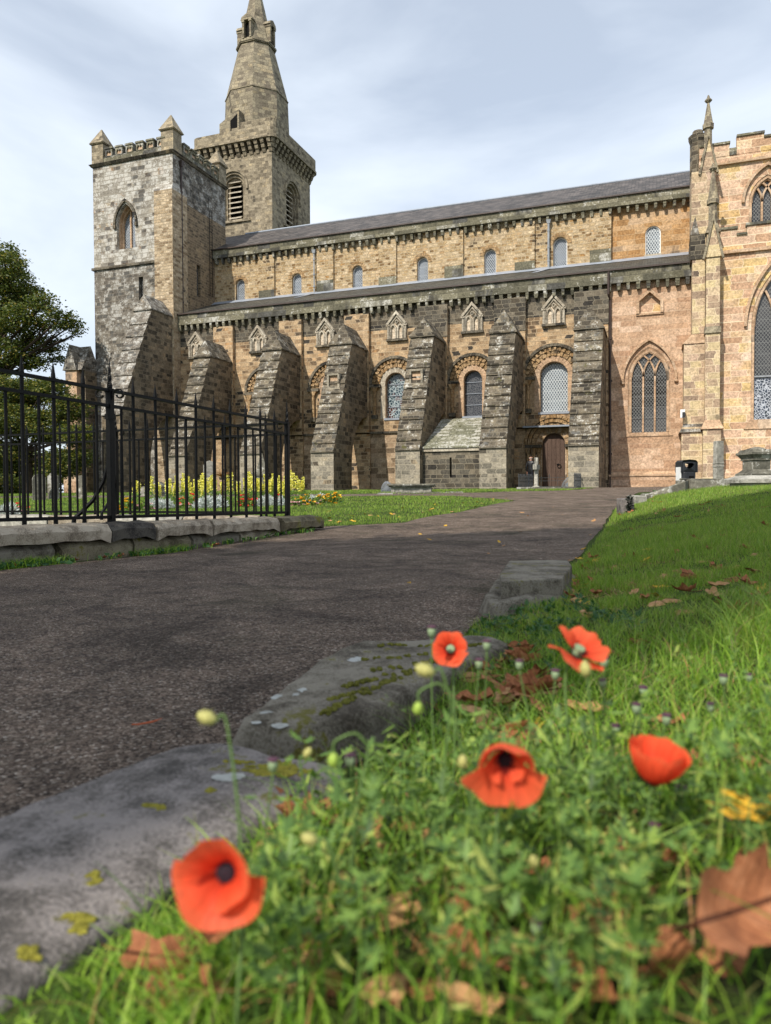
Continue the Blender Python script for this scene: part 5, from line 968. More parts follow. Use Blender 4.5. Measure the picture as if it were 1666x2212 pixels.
# ================================================================ RAILED ENCLOSURE
def xy3(u, d, z): x, y = to_xy(u, d); return np.array([x, y, z])
A0 = np.array([-1.27, 9.6]); dE = np.array([-.3999, -.9166]); dN = np.array([-.94, .342])
enc = empty('railing_enclosure', xy3(-1.27, 9.6, -.5), 'tall black iron railings with spiked bars on worn kerb stones, left of the path', 'railings')
def fpt(side, t, z, off=0.):
    dr_ = dE if side == 0 else dN; nr = np.array([-dr_[1], dr_[0]]) if side == 0 else np.array([dr_[1], -dr_[0]]); q = A0+dr_*t
    if side == 0: nr = np.array([.9166, -.3999])
    else: nr = np.array([.342, .94])
    q = q+nr*off; b0 = -.246+(.0122*t if side == 0 else -.002*t); return xy3(q[0], q[1], b0+z)
for side, tmax in ((0, 7.4), (1, 9.0)):
    for z, rr in ((0, .018), (1.012, .017), (1.152, .017)):
        mb = MB(); a = fpt(side, 0, z); b = fpt(side, tmax, z); v = (b-a)/np.linalg.norm(b-a); n_ = np.array([-v[1], v[0], 0])*.019; up = np.array([0, 0, rr*.8])
        mb.add([a-n_-up, a+n_-up, a+n_+up, a-n_+up, b-n_-up, b+n_-up, b+n_+up, b-n_+up], [(0, 1, 2, 3), (7, 6, 5, 4), (0, 4, 5, 1), (1, 5, 6, 2), (2, 6, 7, 3), (3, 7, 4, 0)]); mb.build('rail', 'dark_iron', enc)
    posts = [0, 3.09, 6.2] if side == 0 else [2.72, 5.6, 8.5]
    k = 0; t = .155
    while t < tmax:
        tall = k % 2 == 1; pos = [p for p in posts if abs(p-t) < .07]
        if not pos:
            mb = MB(); a = fpt(side, t, -.06 if tall else -.012); b = fpt(side, t, 1.17 if tall else 1.0)
            lean = random.uniform(-.004, .004); r_ = .0165 if tall else .013; b = b+np.array([lean, lean, 0])
            mb.tube([a, b], r_, 6)
            if tall: c = fpt(side, t, 1.16)+np.array([lean, lean, 0]); mb.tube([c, c+[0, 0, .01], c+[0, 0, .05], c+[0, 0, .145]], [.017, .021, .0165, .002], 6)
            if tall: mb.tube([a-[0, 0, .03], a+[0, 0, .045]], .019, 6)
            mb.build('bar', 'dark_iron', enc)
        t += .155; k += 1
    for p in posts:
        a = fpt(side, p, -.09); mb = MB(); mb.frus(a, .027, .027, a[2], a, .027, .027, a[2]+1.26); mb.frus(a, .034, .034, a[2]-.01, a, .034, .034, a[2]+.05); mb.frus(a, .032, .032, a[2]+.98, a, .032, .032, a[2]+1.03); po = mb.build('post', 'dark_iron', enc)
        mb = MB(); top = a+np.array([0, 0, 1.25]); vs = []; fs = []
        for i in range(15):
            s = (1-i/14)**.8*.026+.001; an = i*.42; z = top[2]+.28*i/14
            vs += [(top[0]+s*math.cos(an+j*math.pi/2), top[1]+s*math.sin(an+j*math.pi/2), z) for j in range(4)]
        for i in range(14): fs += [(i*4+j, i*4+(j+1) % 4, i*4+4+(j+1) % 4, i*4+4+j) for j in range(4)]
        mb.add(vs, fs); mb.build('twisted_finial', 'dark_iron', po)
        vd = fpt(side, p+1, 0)-fpt(side, p, 0); vd /= np.linalg.norm(vd)
        dirs = ([np.array([-.94, -.34, 0]), np.array([.94, .34, 0])] if side == 0 else [vd, -vd]); dirs = [vd*0+np.array([cy_, sy_, 0])*s for s in ((-1, 1) if p else (-1,))]
        for v in dirs:
            mb = MB(); cpt = top+v*.085+np.array([0, 0, -.045]); P_ = [top+np.array([0, 0, -.16]), top+v*.018+np.array([0, 0, -.10])]+[cpt+v*(-math.cos(w))*r_+np.array([0, 0, math.sin(w)])*r_ for w, r_ in [(k*.45-.2, .058*(1-k*.045)) for k in range(15)]]
            nv = np.array([-v[1], v[0], 0]); o = len(mb.v); 
            for q in P_: mb.v += [tuple(q-nv*.017), tuple(q+nv*.017)]
            o_ = len(P_); mb.f += [(2*i, 2*i+1, 2*i+3, 2*i+2) for i in range(o_-1)]; mb.m += [0]*(o_-1)
            ob = mb.build('scroll', 'dark_iron', po); sm_ = ob.modifiers.new('s', 'SOLIDIFY'); sm_.thickness = .011; sm_.offset = 0
    for p in posts[(1 if side == 0 else 0):]:              # curved back stays
        a = fpt(side, p, .62); v = np.array([-cy_, -sy_, 0]) if side == 0 else np.array([.1, -.99, 0]); mb = MB()
        pts = [a, a+v*.02+[0, 0, -.12], a+v*.07+[0, 0, -.3], a+v*.16+[0, 0, -.46], a+v*.28+[0, 0, -.58], a+v*.34+[0, 0, -.63], a+v*.35+[0, 0, -.72]]
        mb.tube(pts, [.014, .019, .02, .02, .02, .021, .024], 6); mb.build('stay', 'dark_iron', enc)
# copings
def cope(side, t0, t1, o0, o1, zt, th, mat, name='coping_stone', seed=0, parent=enc):
    random.seed(seed+77); mb = MB(); n = max(3, int((t1-t0)/.12)); prof = [(o0, -th), (o0-.01, -.05), (o0+.035, -.004), ((o0+o1)/2, .012), (o1-.035, -.004), (o1+.012, -.05), (o1, -th)]
    vs = []; w = [random.uniform(-.012, .012) for _ in range(40)]
    for i in range(n+1):
        t = t0+(t1-t0)*i/n; e = .965 if i in (0, n) else 1
        for k, (o, z) in enumerate(prof):
            vs.append(fpt(side, t, zt+z*(1 if e == 1 else 1.25)+w[(i*3+k) % 40]*.7, ((o-(o0+o1)/2)*e+(o0+o1)/2)+w[(i+k*5) % 40]))
    m = len(prof); fs = [(i*m+k, i*m+k+1, (i+1)*m+k+1, (i+1)*m+k) for i in range(n) for k in range(m-1)]+[tuple(range(m)), tuple(n*m+k for k in reversed(range(m)))]
    mb.add(vs, fs); return mb.build(name, mat, parent, smooth=False, bevel=0)
for i, (a, b, mt) in enumerate(((-.42, .6, 'coping_mossy'), (.62, 1.92, 'coping'), (1.94, 2.78, 'coping'), (2.8, 3.36, 'coping_black'), (3.38, 4.75, 'coping'), (4.77, 6.2, 'coping'), (6.22, 7.4, 'coping'))): cope(0, a, b, -.16, .27 if i else .32, -.055, .13, mt, seed=i)
for i in range(9):
    a = -.32+i*.85; cope(0, a, a+.8, -.1, .2+random.uniform(-.02, .03), -.19, .22, random.choice(['coping_mossy', 'kerb_dark', 'coping']), 'footing_stone', 30+i)
for i in range(8):
    a = .35+i*1.15; cope(1, a, a+1.12, -.2, .2, -.055, .2, 'grave_pale' if i % 2 else 'coping', seed=60+i)
random.seed(11)
# ================================================================ GRAVES AND SMALL THINGS
def pt(px, py, d): v = at(px, py, d); return np.array(v)
def local(c, rz=0.):
    a = yaw+rz; ca, sa = math.cos(a), math.sin(a); return lambda x, y, z: (c[0]+x*ca-y*sa, c[1]+x*sa+y*ca, c[2]+z)
class LB(MB):                                           # mesh built in a frame that stands at c, turned by rz
    def __init__(s, c, rz=0.): super().__init__(); s.L = local(c, rz); s.c = c
    def fin(s, *a, **k): s.v = [s.L(*v) for v in s.v]; k.setdefault('loc', s.c); return s.build(*a, **k)
def profstack(mb, prof, m=0, ratio=1.):                 # square moulded pedestal
    for (a, z0), (b, z1) in zip(prof[:-1], prof[1:]): mb.frus((0, 0), a, a*ratio, z0, (0, 0), b, b*ratio, z1, m)
def headstone(px0, px1, yt, yb, d, shape, mat, label, rz=0, group='headstones', th=.14):
    c = pt((px0+px1)/2, yb, d); c[2] = G(c[0], c[1]); w = (px1-px0)*d/1600/2; h = (yb-yt)*d/1600+.04; mb = LB(c, rz); f = lambda a, b, q: (a, q, b)
    if shape == 'round': P = [(-w, -.2), (w, -.2), (w, h-w*.8)]+[(w*math.cos(t), h-w*.8+w*.8*math.sin(t)) for t in np.linspace(0, math.pi, 11)]+[(-w, h-w*.8)]
    elif shape == 'shoulder': P = [(-w, -.2), (w, -.2), (w, h-w*.7), (w*.72, h-w*.62), (w*.5, h-w*.2), (0, h), (-w*.5, h-w*.2), (-w*.72, h-w*.62), (-w, h-w*.7)]
    elif shape == 'arch': P = [(-w, -.2), (w, -.2), (w, h-w*.5)]+[(w*math.cos(t), h-w*.5+w*.5*math.sin(t)) for t in np.linspace(.2, math.pi-.2, 9)]+[(-w, h-w*.5)]
    else: P = [(-w, -.2), (w, -.2), (w, h*.8), (0, h), (-w, h*.8)]
    mb.prism(P, f, 0, th); return tag(mb.fin('headstone', mat, bevel=.01), label, 'headstone', group)
headstone(103, 125, 1021, 1077, 25.5, 'shoulder', 'grave_stone', 'grey shouldered headstone under the trees, middle of three', .1)
headstone(72, 99, 1023, 1077, 25, 'round', 'grave_stone', 'brown grey round topped headstone under the trees, left of three', .5)
headstone(164, 183, 1030, 1078, 26, 'arch', 'grave_stone', 'headstone with a curved top closest to the square tower', -.1)
headstone(303, 318, 1054, 1072, 30, 'round', 'grave_pale', 'small pale round headstone at the foot of the first buttress')
headstone(440, 467, 1000, 1072, 31, 'shoulder', 'grave_pale', 'tall grey headstone with shoulders rising behind the yellow flowers', .2)
def gable_tomb(px0, px1, yt, yb, d, label):
    c = pt((px0+px1)/2, yb, d); c[2] = G(c[0], c[1]); w = (px1-px0)*d/1600/2; h = (yb-yt)*d/1600; mb = LB(c); f = lambda a, b, q: (a, q, b)
    mb.prism([(-w*.85, -.1), (w*.85, -.1), (w*.85, h*.6), (-w*.85, h*.6)], f, .05, .7); mb.prism([(-w, h*.6), (w, h*.6), (w, h*.68), (0, h), (-w, h*.68)], f, 0, .75); return tag(mb.fin('tomb', 'grave_stone'), label, 'tomb')
gable_tomb(325, 350, 1040, 1072, 29, 'small dark tomb with a gabled lid behind the railings, near the first buttress')
c = pt(566, 1068, 32); c[2] = G(*c[:2]); mb = LB(c, .1); profstack(mb, [(.3, -.1), (.3, .12), (.22, .14), (.22, .75), (.28, .78), (.28, .86), (.24, .87), (.03, 1.75)]); tag(mb.fin('obelisk_monument', 'grave_stone'), 'dark pointed stone monument between the second and third buttresses', 'monument')
# table tomb and flat slabs by the lean-to
c = pt(888, 1062.5, 30); c[2] = G(*c[:2])-.02; hw = .80
tb = empty('table_tomb', c, 'low moss stained table tomb in front of the slab roofed lean-to', 'tomb'); mb = LB(c, -.1); mb.box(-hw, hw, 0, .85, -.1, .24); 
for x in (-hw, hw-.12, -.45, .35): mb.box(x-.01, x+.13, -.03, .88, -.1, .24)
mb.fin('chest', 'grave_pale', parent=tb); mb = LB(c, -.1); mb.box(-hw-.1, hw+.1, -.13, .98, .24, .3); mb.box(-hw-.16, hw+.16, -.19, 1.04, .302, .37); mb.fin('top_slab', 'grave_stone', parent=tb, bevel=.015)
def slab(px0, px1, yt, yb, d, dep, mat, label, rz=0, name='grave_slab', tilt=0., bev=.02, dz=0.):
    c = pt((px0+px1)/2, yb, d); g_ = G(*c[:2]); w = (px1-px0)*d/1600/2; top = c[2]+(yb-yt)*d/1600; mb = LB(np.array([c[0], c[1], g_-.1]), rz); h = max(.12, top-g_+.1); mb.add([(-w, 0, 0), (w, 0, 0), (w, dep, 0), (-w, dep, 0), (-w, 0, h-tilt), (w, 0, h+tilt), (w, dep, h+tilt), (-w, dep, h-tilt)], [(0, 3, 2, 1), (4, 5, 6, 7), (0, 1, 5, 4), (1, 2, 6, 5), (2, 3, 7, 6), (3, 0, 4, 7)])
    mb.box(-w*.9, w*.9, dep*.08, dep*.92, h-.0+tilt*.0, h+.025) if not tilt else None
    return tag(mb.fin(name, mat, bevel=bev), label, 'grave slab')
slab(815, 850, 1066, 1070, 26.5, .7, 'grave_pale', 'small flat pale slab lying in the grass left of the table tomb'); slab(852, 962, 1064, 1068, 28, .6, 'grave_stone', 'long flat stone step lying just before the table tomb')
slab(963, 1002, 1063, 1066, 28, .5, 'grave_stone', 'thin flat dark slab in the grass to the right of the table tomb')
# wire mesh domes
def wire_dome(px, yb, d, r_, label, h=None):
    c = pt(px, yb, d); c[2] = G(*c[:2]); h = h or r_*1.05; o = empty('wire_cage', c, label, 'wire cage', 'wire mesh cages')
    mb = MB(); n = 22
    P = lambda t, p: (c[0]+r_*math.cos(t)*math.cos(p)*(1+.05*math.sin(5*t)), c[1]+r_*math.sin(t)*math.cos(p), c[2]+h*math.sin(p)*(1+.04*math.sin(3*t+2)))
    for s in (1, -1):
        for k in range(n):
            mb.tube([P(2*math.pi*k/n+s*q*1.3, q) for q in np.linspace(0, 1.5, 9)], .008, 4, cap=False)
    for q in (0, .4): mb.tube([P(t, q) for t in np.linspace(0, 2*math.pi, 20)], .008, 4, cap=False)
    mb.build('mesh', 'wire_grey', o); mb = MB(); lump(mb, c, r_*.75, r_*.7, h*.7, 0, 10); mb.build('covered_stone', 'rock_grey', o)
wire_dome(836, 1062, 33, .28, 'rounded wire mesh cage at the left end of the table tomb', .45); wire_dome(1234, 1052, 39.5, .5, 'rounded wire mesh cage beside the church door, behind the little railings', .62)
wire_dome(1537, 1038, 22, .3, 'crumpled wire mesh cage at the foot of the slim stone shaft', .28)
# little railed plot by the door
rc = np.array([-5.0, 36.5, 0.]); rc[2] = G(-5, 38); pl = empty('grave_railings', rc, 'low ornate iron grave railings on the grass before the church door', 'railings')
def minirail(p0, p1, step, h, fin=True):
    p0, p1 = np.array(p0, float), np.array(p1, float); Lh = np.linalg.norm(p1-p0); n = int(Lh/step)
    for z in (.1, h*.55, h*.78): mb = MB(); a = np.array([*p0, G(*p0)+z]); b = np.array([*p1, G(*p1)+z]); mb.tube([a, b], .012, 5); mb.build('rail', 'weathered_iron', pl)
    for k in range(n+1):
        q = p0+(p1-p0)*k/n; z = G(*q); mb = MB(); big = k in (0, n); mb.tube([(q[0], q[1], z), (q[0], q[1], z+h*.9)], .022 if big else .011, 5)
        if k % 2 == 0: mb.tube([(q[0], q[1], z+h*.9), (q[0], q[1], z+h*.94), (q[0], q[1], z+h*1.06)], [.012, .03, .003], 5); mb.tube([(q[0]-.06, q[1], z+h*.88), (q[0]+.06, q[1], z+h*.88)], .01, 4)
        mb.build('bar', 'weathered_iron', pl)
minirail((-6.3, 36.5), (-6.3, 41), .22, .74); minirail((-3.64, 36.5), (-3.64, 41), .22, .74); minirail((-6.3, 41), (-3.64, 41), .38, .74)
mb = MB(); mb.box(-6.4, -3.5, 36.4, 36.5, G(-5, 36.5)-.1, G(-5, 36.5)+.1); mb.build('kerb', 'grave_stone', pl)
c = pt(1159, 1053, 38); c[2] = G(*c[:2]); mb = LB(c, rad(65)); hgt = 1.6
mb.frus((0, 0), .12, .1, -.1, (0, 0), .1, .085, hgt); mb.box(-.36, .36, -.1, .1, hgt-.62, hgt-.36); mb.frus((0, 0), .2, .2, -.1, (0, 0), .16, .16, .15); tag(mb.fin('stone_cross', 'grave_pale', bevel=.01), 'pale stone cross seen nearly edge on in front of the church door', 'cross')
# slim shaft, pedestal, tombs at the crest, bin
c = pt(1552, 1037, 20.5); c[2] = G(*c[:2])-.05; top = (1066-957)*20.5/1600-c[2]; mb = LB(c, .1); profstack(mb, [(.19, -.1), (.19, .12), (.1, .16), (.1, .75), (.112, .76), (.112, .80), (.1, .81), (.1, .84), (.112, .85), (.112, .88), (.1, .89), (.095, top)]); tag(mb.fin('stone_shaft', 'grave_pale', bevel=.006), 'slim pale square stone shaft standing against the pink church pier', 'monument')
c = pt(1634, 1043, 18); c[2] = G(*c[:2]); H = (1061-968)*18/1600-c[2]; mb = LB(c, .12); s = H/1.25
profstack(mb, [(.40, -.2), (.40, .2*s), (.34, .22*s), (.34, .42*s), (.30, .45*s), (.22, .56*s), (.22, .84*s), (.25, .86*s), (.25, .92*s), (.31, 1.02*s), (.33, 1.04*s), (.33, 1.1*s), (.30, 1.11*s), (.26, 1.2*s)]); lump(mb, (0, 0, 1.16*s), .26, .26, .1, 0, 9); tag(mb.fin('pedestal_monument', 'grave_stone'), 'dark weathered pedestal monument with a wide moulded cap at the right edge', 'monument')
c = pt(1668, 1052, 14.5); mb = LB(np.array([c[0], c[1], G(*c[:2])-.05])); g_ = G(*c[:2]); top = (1062-1027)*14.5/1600-g_+.05
mb.box(-.5, 1.6, 0, .7, 0, top-.13); mb.add([(-.62, -.1, top-.15), (1.7, -.1, top-.15), (1.7, .8, top-.15), (-.62, .8, top-.15), (-.62, -.1, top-.08), (1.7, -.1, top-.08), (1.7, .8, top-.08), (-.62, .8, top-.08), (-.42, .1, top), (1.5, .1, top), (1.5, .6, top), (-.42, .6, top)], [(0, 3, 2, 1), (0, 1, 5, 4), (1, 2, 6, 5), (2, 3, 7, 6), (3, 0, 4, 7), (4, 5, 9, 8), (5, 6, 10, 9), (6, 7, 11, 10), (7, 4, 8, 11), (8, 9, 10, 11)])
tag(mb.fin('table_tomb', 'grave_pale'), 'pale low tomb with a sloping sided lid at the right edge of the lawn crest', 'tomb')
slab(1490, 1612, 1036, 1056, 16, .8, 'grave_stone', 'long moulded ledger slab along the crest of the lawn, right of the litter bin')
c = pt(1442, 1062, 16.2); mb = LB(np.array([c[0], c[1], G(*c[:2])]), -.55); z1_ = (1064-1037)*16.2/1600-G(*c[:2])
mb.add([(-.55, -.2, -.1), (.42, -.3, -.1), (.42, .75, -.1), (-.55, .75, -.1), (-.5, -.15, -.02), (.42, -.3, z1_-.04), (.42, .6, z1_), (-.3, .75, .05)], [(0, 3, 2, 1), (4, 5, 6, 7), (0, 1, 5, 4), (1, 2, 6, 5), (2, 3, 7, 6), (3, 0, 4, 7)]); mb.box(.3, .36, -.32, .6, z1_-.02, z1_+.015); tag(mb.fin('grave_slab', 'grave_stone', bevel=.02), 'tilted wedge shaped grave slab rising out of the grass beside the path', 'grave slab')
# litter bin
c = pt(1483, 1061, 22); c[2] = G(*c[:2]); zt = (1064-995)*22/1600-c[2]; bn = empty('litter_bin', c, 'black plastic litter bin with an oval opening, on the lawn crest', 'bin'); w = .235; dp = .22
def binsec(z, k=1.): return [(w*k*math.copysign(abs(math.cos(t))**.6, math.cos(t)), dp*k*math.copysign(abs(math.sin(t))**.6, math.sin(t)), z) for t in np.linspace(0, 2*math.pi, 28, endpoint=False)]
mb = LB(c, .05); secs = [(0, .9), (.05, .93), (zt*.62, .97), (zt*.63, .95)]; vs = [p for z, k in secs for p in binsec(z, k)]; mb.add(vs, [(i*28+k, i*28+(k+1) % 28, (i+1)*28+(k+1) % 28, (i+1)*28+k) for i in range(3) for k in range(28)]+[tuple(range(28))]); mb.fin('body', 'bin_plastic', parent=bn, smooth=False)
mb = LB(c, .05); f = lambda a, b, q: (a, -dp*.98+q+.05*(a/w)**2, b); hz = zt*.82
out_ = [(-w, zt*.62), (w, zt*.62), (w, zt-.08), (w*.8, zt-.02), (0, zt), (-w*.8, zt-.02), (-w, zt-.08)]
hol_ = [(-w*.58, hz+.055), (-w*.3, hz+.075), (w*.35, hz+.075), (w*.62, hz+.05), (w*.55, hz-.01), (w*.2, hz-.085), (-w*.25, hz-.085), (-w*.55, hz-.01)]
mb.wall(out_, [hol_], f, .06); f2 = lambda a, b, q: (a, dp*.98-q, b); mb.wall(out_, [hol_], f2, .06)
for s in (-1, 1): mb.box(s*w-.01, s*w+.01, -dp*.95, dp*.95, zt*.62, zt-.07)
n = len(out_); tops = [(w, zt-.08), (w*.8, zt-.02), (0, zt), (-w*.8, zt-.02), (-w, zt-.08)]
for a, b in zip(tops[:-1], tops[1:]): mb.add([(a[0], -dp, a[1]), (a[0], dp, a[1]), (b[0], dp, b[1]), (b[0], -dp, b[1])], [(0, 1, 2, 3)])
mb.fin('hood', 'bin_plastic', parent=bn); mb = LB(c, .05); mb.box(-.02, .12, -dp*.99-.012, -dp*.99+.01, zt*.33, zt*.52); mb.fin('emblem_plate', 'void_dark', parent=bn); mb = LB(c, .05); mb.box(-w-.035, -w+.01, -.15, .12, 0, zt*.78); mb.fin('side_panel', 'white_paint', parent=bn)
# ================================================================ PERSON
c = pt(1146.5, 1046, 41.5); c[2] = .27; pe = empty('person', c, 'bald person in a black leather jacket standing behind the stone cross', 'person')
def skin(name, V, Ed, R, mats, loc, rz, sub=2, parent=None, matfn=None):
    me = bpy.data.meshes.new(name); me.from_pydata(V, Ed, []); ob = bpy.data.objects.new(name, me); COL.objects.link(ob)
    sk = ob.modifiers.new('s', 'SKIN'); sb = ob.modifiers.new('b', 'SUBSURF'); sb.levels = sb.render_levels = sub; sk.use_smooth_shade = True
    for i, r_ in enumerate(R): me.skin_vertices[0].data[i].radius = r_ if isinstance(r_, tuple) else (r_, r_)
    me.skin_vertices[0].data[0].use_root = True
    bpy.context.view_layer.update(); dg = bpy.context.evaluated_depsgraph_get(); m2 = bpy.data.meshes.new_from_object(ob.evaluated_get(dg)); ob.modifiers.clear(); ob.data = m2; m2.materials.clear()
    for k in mats: m2.materials.append(MATS[k])
    if matfn: m2.polygons.foreach_set('material_index', [matfn(p.center) for p in m2.polygons])
    m2.polygons.foreach_set('use_smooth', [True]*len(m2.polygons)); m2.transform(Matrix.Rotation(rz, 4, 'Z'))
    if parent is not None: ob.parent = parent
    ob.location = loc; return ob
V = [(0, 0, .93), (0, .0, 1.08), (0, .01, 1.26), (0, .0, 1.42), (0, -.01, 1.50), (0, -.035, 1.56), (0, -.05, 1.64), (0, -.045, 1.72),
     (.17, .01, 1.42), (.24, .05, 1.18), (.235, -.02, .95), (.235, -.05, .87), (-.17, .01, 1.42), (-.24, .05, 1.18), (-.235, -.02, .95), (-.235, -.05, .87),
     (.1, 0, .88), (.11, -.02, .5), (.12, .03, .09), (.13, -.09, .04), (-.1, 0, .88), (-.11, .0, .5), (-.12, .05, .09), (-.13, -.07, .04)]
Ed = [(0, 1), (1, 2), (2, 3), (3, 4), (4, 5), (5, 6), (6, 7), (3, 8), (8, 9), (9, 10), (10, 11), (3, 12), (12, 13), (13, 14), (14, 15), (0, 16), (16, 17), (17, 18), (18, 19), (0, 20), (20, 21), (21, 22), (22, 23)]
R = [(.17, .13), (.16, .125), (.185, .135), (.17, .12), .062, .07, (.088, .105), (.075, .09), .075, .06, .045, .04, .075, .06, .045, .04, .098, .07, .05, .045, .098, .07, .05, .045]
skin('body', V, Ed, R, ['black_leather', 'dark_cloth', 'skin'], (0, 0, 0), rad(165), 2, pe, lambda p: 2 if p.z > 1.515 or (p.z < .9 and abs(p.x) > .19) else (1 if p.z < .86 else 0))
Rz = Matrix.Rotation(rad(165), 3, 'Z'); hc = Vector(c)
mb = MB()
for s in (-1, 1): q = hc+Rz @ Vector((s*.083, -.035, 1.665)); mb.lathe(q, [(.004, -.03), (.016, -.01), (.018, .012), (.005, .03)], 8, 0)
q = hc+Rz @ Vector((0, -.155, 1.655)); mb.lathe(q, [(.016, -.02), (.013, 0), (.006, .035)], 6, 0); mb.build('face_features', 'skin', pe)
mb = MB(); q = hc+Rz @ Vector((0, .0, 1.63)); mb.add([tuple(hc+Rz @ Vector((.094*math.cos(t), -.03+.1*math.sin(t), z))) for z in (1.6, 1.66) for t in np.linspace(-.3, math.pi+.3, 12)], [(i, i+1, 13+i, 12+i) for i in range(11)]); mb.build('hair', 'grey_hair', pe)
for s in (-1, 1):
    hp = [Vector((s*.235, -.055, .87)), Vector((s*.235, -.065, .82)), Vector((s*.235, -.075, .79))]; VV = [tuple(p) for p in hp]; EE = [(0, 1), (1, 2)]; RR = [.03, (.02, .036), (.016, .036)]
    for j, (dy, ln) in enumerate(((-.03, .07), (-.01, .08), (.01, .075), (.028, .06))):
        k = len(VV); VV += [(s*.235, -.075+dy, .775), (s*.233, -.08+dy, .775-ln*.5), (s*.226, -.078+dy, .775-ln)]; EE += [(2, k), (k, k+1), (k+1, k+2)]; RR += [.009, .008, .007]
    k = len(VV); VV += [(s*.225, -.105, .81), (s*.22, -.118, .775)]; EE += [(1, k), (k, k+1)]; RR += [.01, .008]
    skin('hand', VV, EE, RR, ['skin'], (0, 0, 0), rad(165), 1, pe)
# ================================================================ FLOWER BED
def leafquads(C, D, Nn, Ln, Wd, fold=.15):               # C base, D direction, Nn side; 6 verts: folded pointed leaf
    n = len(C); up = np.cross(D, Nn); m = C+D*(Ln*.5)[:, None]; tip = C+D*Ln[:, None]-up*(Ln*.12)[:, None]
    l = m+Nn*(Wd/2)[:, None]+up*(Wd*fold)[:, None]; r = m-Nn*(Wd/2)[:, None]+up*(Wd*fold)[:, None]
    co = np.stack([C, l, tip, r], 1).reshape(-1, 3); b = np.arange(n)*4; tr = (b[:, None, None]+np.array([(0, 1, 2), (0, 2, 3)])[None]).reshape(-1, 3); return co, tr
def rdir(n, zlo=-1, zhi=1): z = rng.uniform(zlo, zhi, n); a = rng.uniform(0, 2*math.pi, n); s = np.sqrt(np.maximum(0, 1-z*z)); return np.stack([s*np.cos(a), s*np.sin(a), z], 1)
def side(D): s = np.cross(D, rdir(len(D))); return s/np.maximum(1e-6, np.linalg.norm(s, axis=1))[:, None]
def merge(parts):
    co, tr, mi, o = [], [], [], 0
    for c, t, m in parts: co.append(c); tr.append(t+o); mi.append(np.full(len(t), m)); o += len(c)
    return np.concatenate(co), np.concatenate(tr), np.concatenate(mi)
def snapdragon(h):
    D = rdir(26, -.1, .6); C = np.stack([np.zeros(26)]*2+[rng.uniform(.03, h*.6, 26)], 1); a = leafquads(C, D, side(D), rng.uniform(.06, .1, 26), np.full(26, .022)); st = blades(np.array([[0, 0, 0.]]*2), np.array([h*.95]*2), .012, 3, .05, np.array([0., 1.6]))
    n = 60; z = rng.uniform(h*.5, h, n); D2 = rdir(n, -.3, .5); C2 = np.stack([rng.normal(0, .006, n), rng.normal(0, .006, n), z], 1); b = leafquads(C2, D2, side(D2), rng.uniform(.04, .06, n), rng.uniform(.035, .055, n), .3)
    return merge([(a[0], a[1], 0), (st[0], st[1], 0), (b[0], b[1], 1)])
def bushy(n, w, h, ls, lw, frac=0., bloomz=.7, bs=.03):
    p = rdir(n, 0, 1)*rng.uniform(.3, 1, n)[:, None]**.5*np.array([w, w, h]); D = p/np.maximum(.01, np.linalg.norm(p, axis=1))[:, None]+rdir(n)*.7; D /= np.linalg.norm(D, axis=1)[:, None]
    a = leafquads(p*np.array([.8, .8, .9]), D, side(D), rng.uniform(.6, 1.2, n)*ls, rng.uniform(.7, 1.2, n)*lw); parts = [(a[0], a[1], 0)]
    if frac:
        k = int(frac); ctr = rdir(k, .1, 1)*np.array([w, w, h]); 
        for c in ctr: D = rdir(9, -.2, .5); b = leafquads(np.repeat(c[None], 9, 0), D, side(D), np.full(9, bs), np.full(9, bs*.7)); parts.append((b[0], b[1], 1))
    return merge(parts)
def proto(name, data, mats): me_o = fast_mesh(name, data[0], data[1], 3, mats, mi=data[2]); return me_o
def plant_at(src, first, px, d, rz, sc, label, cat, group, name):
    o = src if first else src.copy()
    if not first: COL.objects.link(o)
    p = pt(px, 1085, d); o.location = (p[0], p[1], G(p[0], p[1])-.01); o.rotation_euler = (0, 0, rz); o.scale = (sc, sc, sc); tag(o, label, cat, group); return o
sd = [proto('snapdragon', snapdragon(h), ['weed_leaf', 'yellow_bloom']) for h in (.62, .7, .78, .56)]; used = [False]*4
xs_ = [288, 300, 316, 330, 345, 358, 366, 374, 383, 392, 398, 405, 412, 420, 427, 433, 440, 448, 455, 463, 470, 480, 489, 497, 503, 512, 520, 527, 534, 540, 546, 552, 559, 566, 573, 580, 586, 593, 600, 606, 612, 618, 624, 631, 638, 645, 652, 658]
xs_ = [x+random.uniform(-4, 4) for x in xs_ for _ in (0, 1)]
for i, x in enumerate(xs_):
    if 470 < x < 495 and i % 2: continue
    k = random.randrange(4); plant_at(sd[k], not used[k], x, 18+random.uniform(-.3, 1.5), random.uniform(0, 6), random.uniform(.8, 1.1), 'tall pale yellow snapdragon spike in the flower bed behind the railings', 'flower', 'yellow snapdragons', 'snapdragon'); used[k] = True
sv = proto('silver_plant', bushy(420, .2, .26, .08, .022), ['silver_leaf']); fl = True
for x, d in ((8, 14.5), (22, 14.7), (325, 16.6), (338, 16.8), (350, 16.6), (362, 16.8), (432, 16.6), (446, 16.5), (460, 16.5), (474, 16.7), (568, 17), (580, 17.1), (592, 17), (603, 17.2), (672, 18.2), (684, 18.4), (694, 18.1)):
    plant_at(sv, fl, x, d, random.uniform(0, 6), random.uniform(.75, 1.1), 'silvery white leaved plant along the front of the flower bed', 'plant', 'silver leaved bedding plants', ''); fl = False
gd = proto('golden_daisy', bushy(160, .18, .26, .08, .04, 11, .7, .055), ['weed_leaf', 'gold_bloom']); fl = True
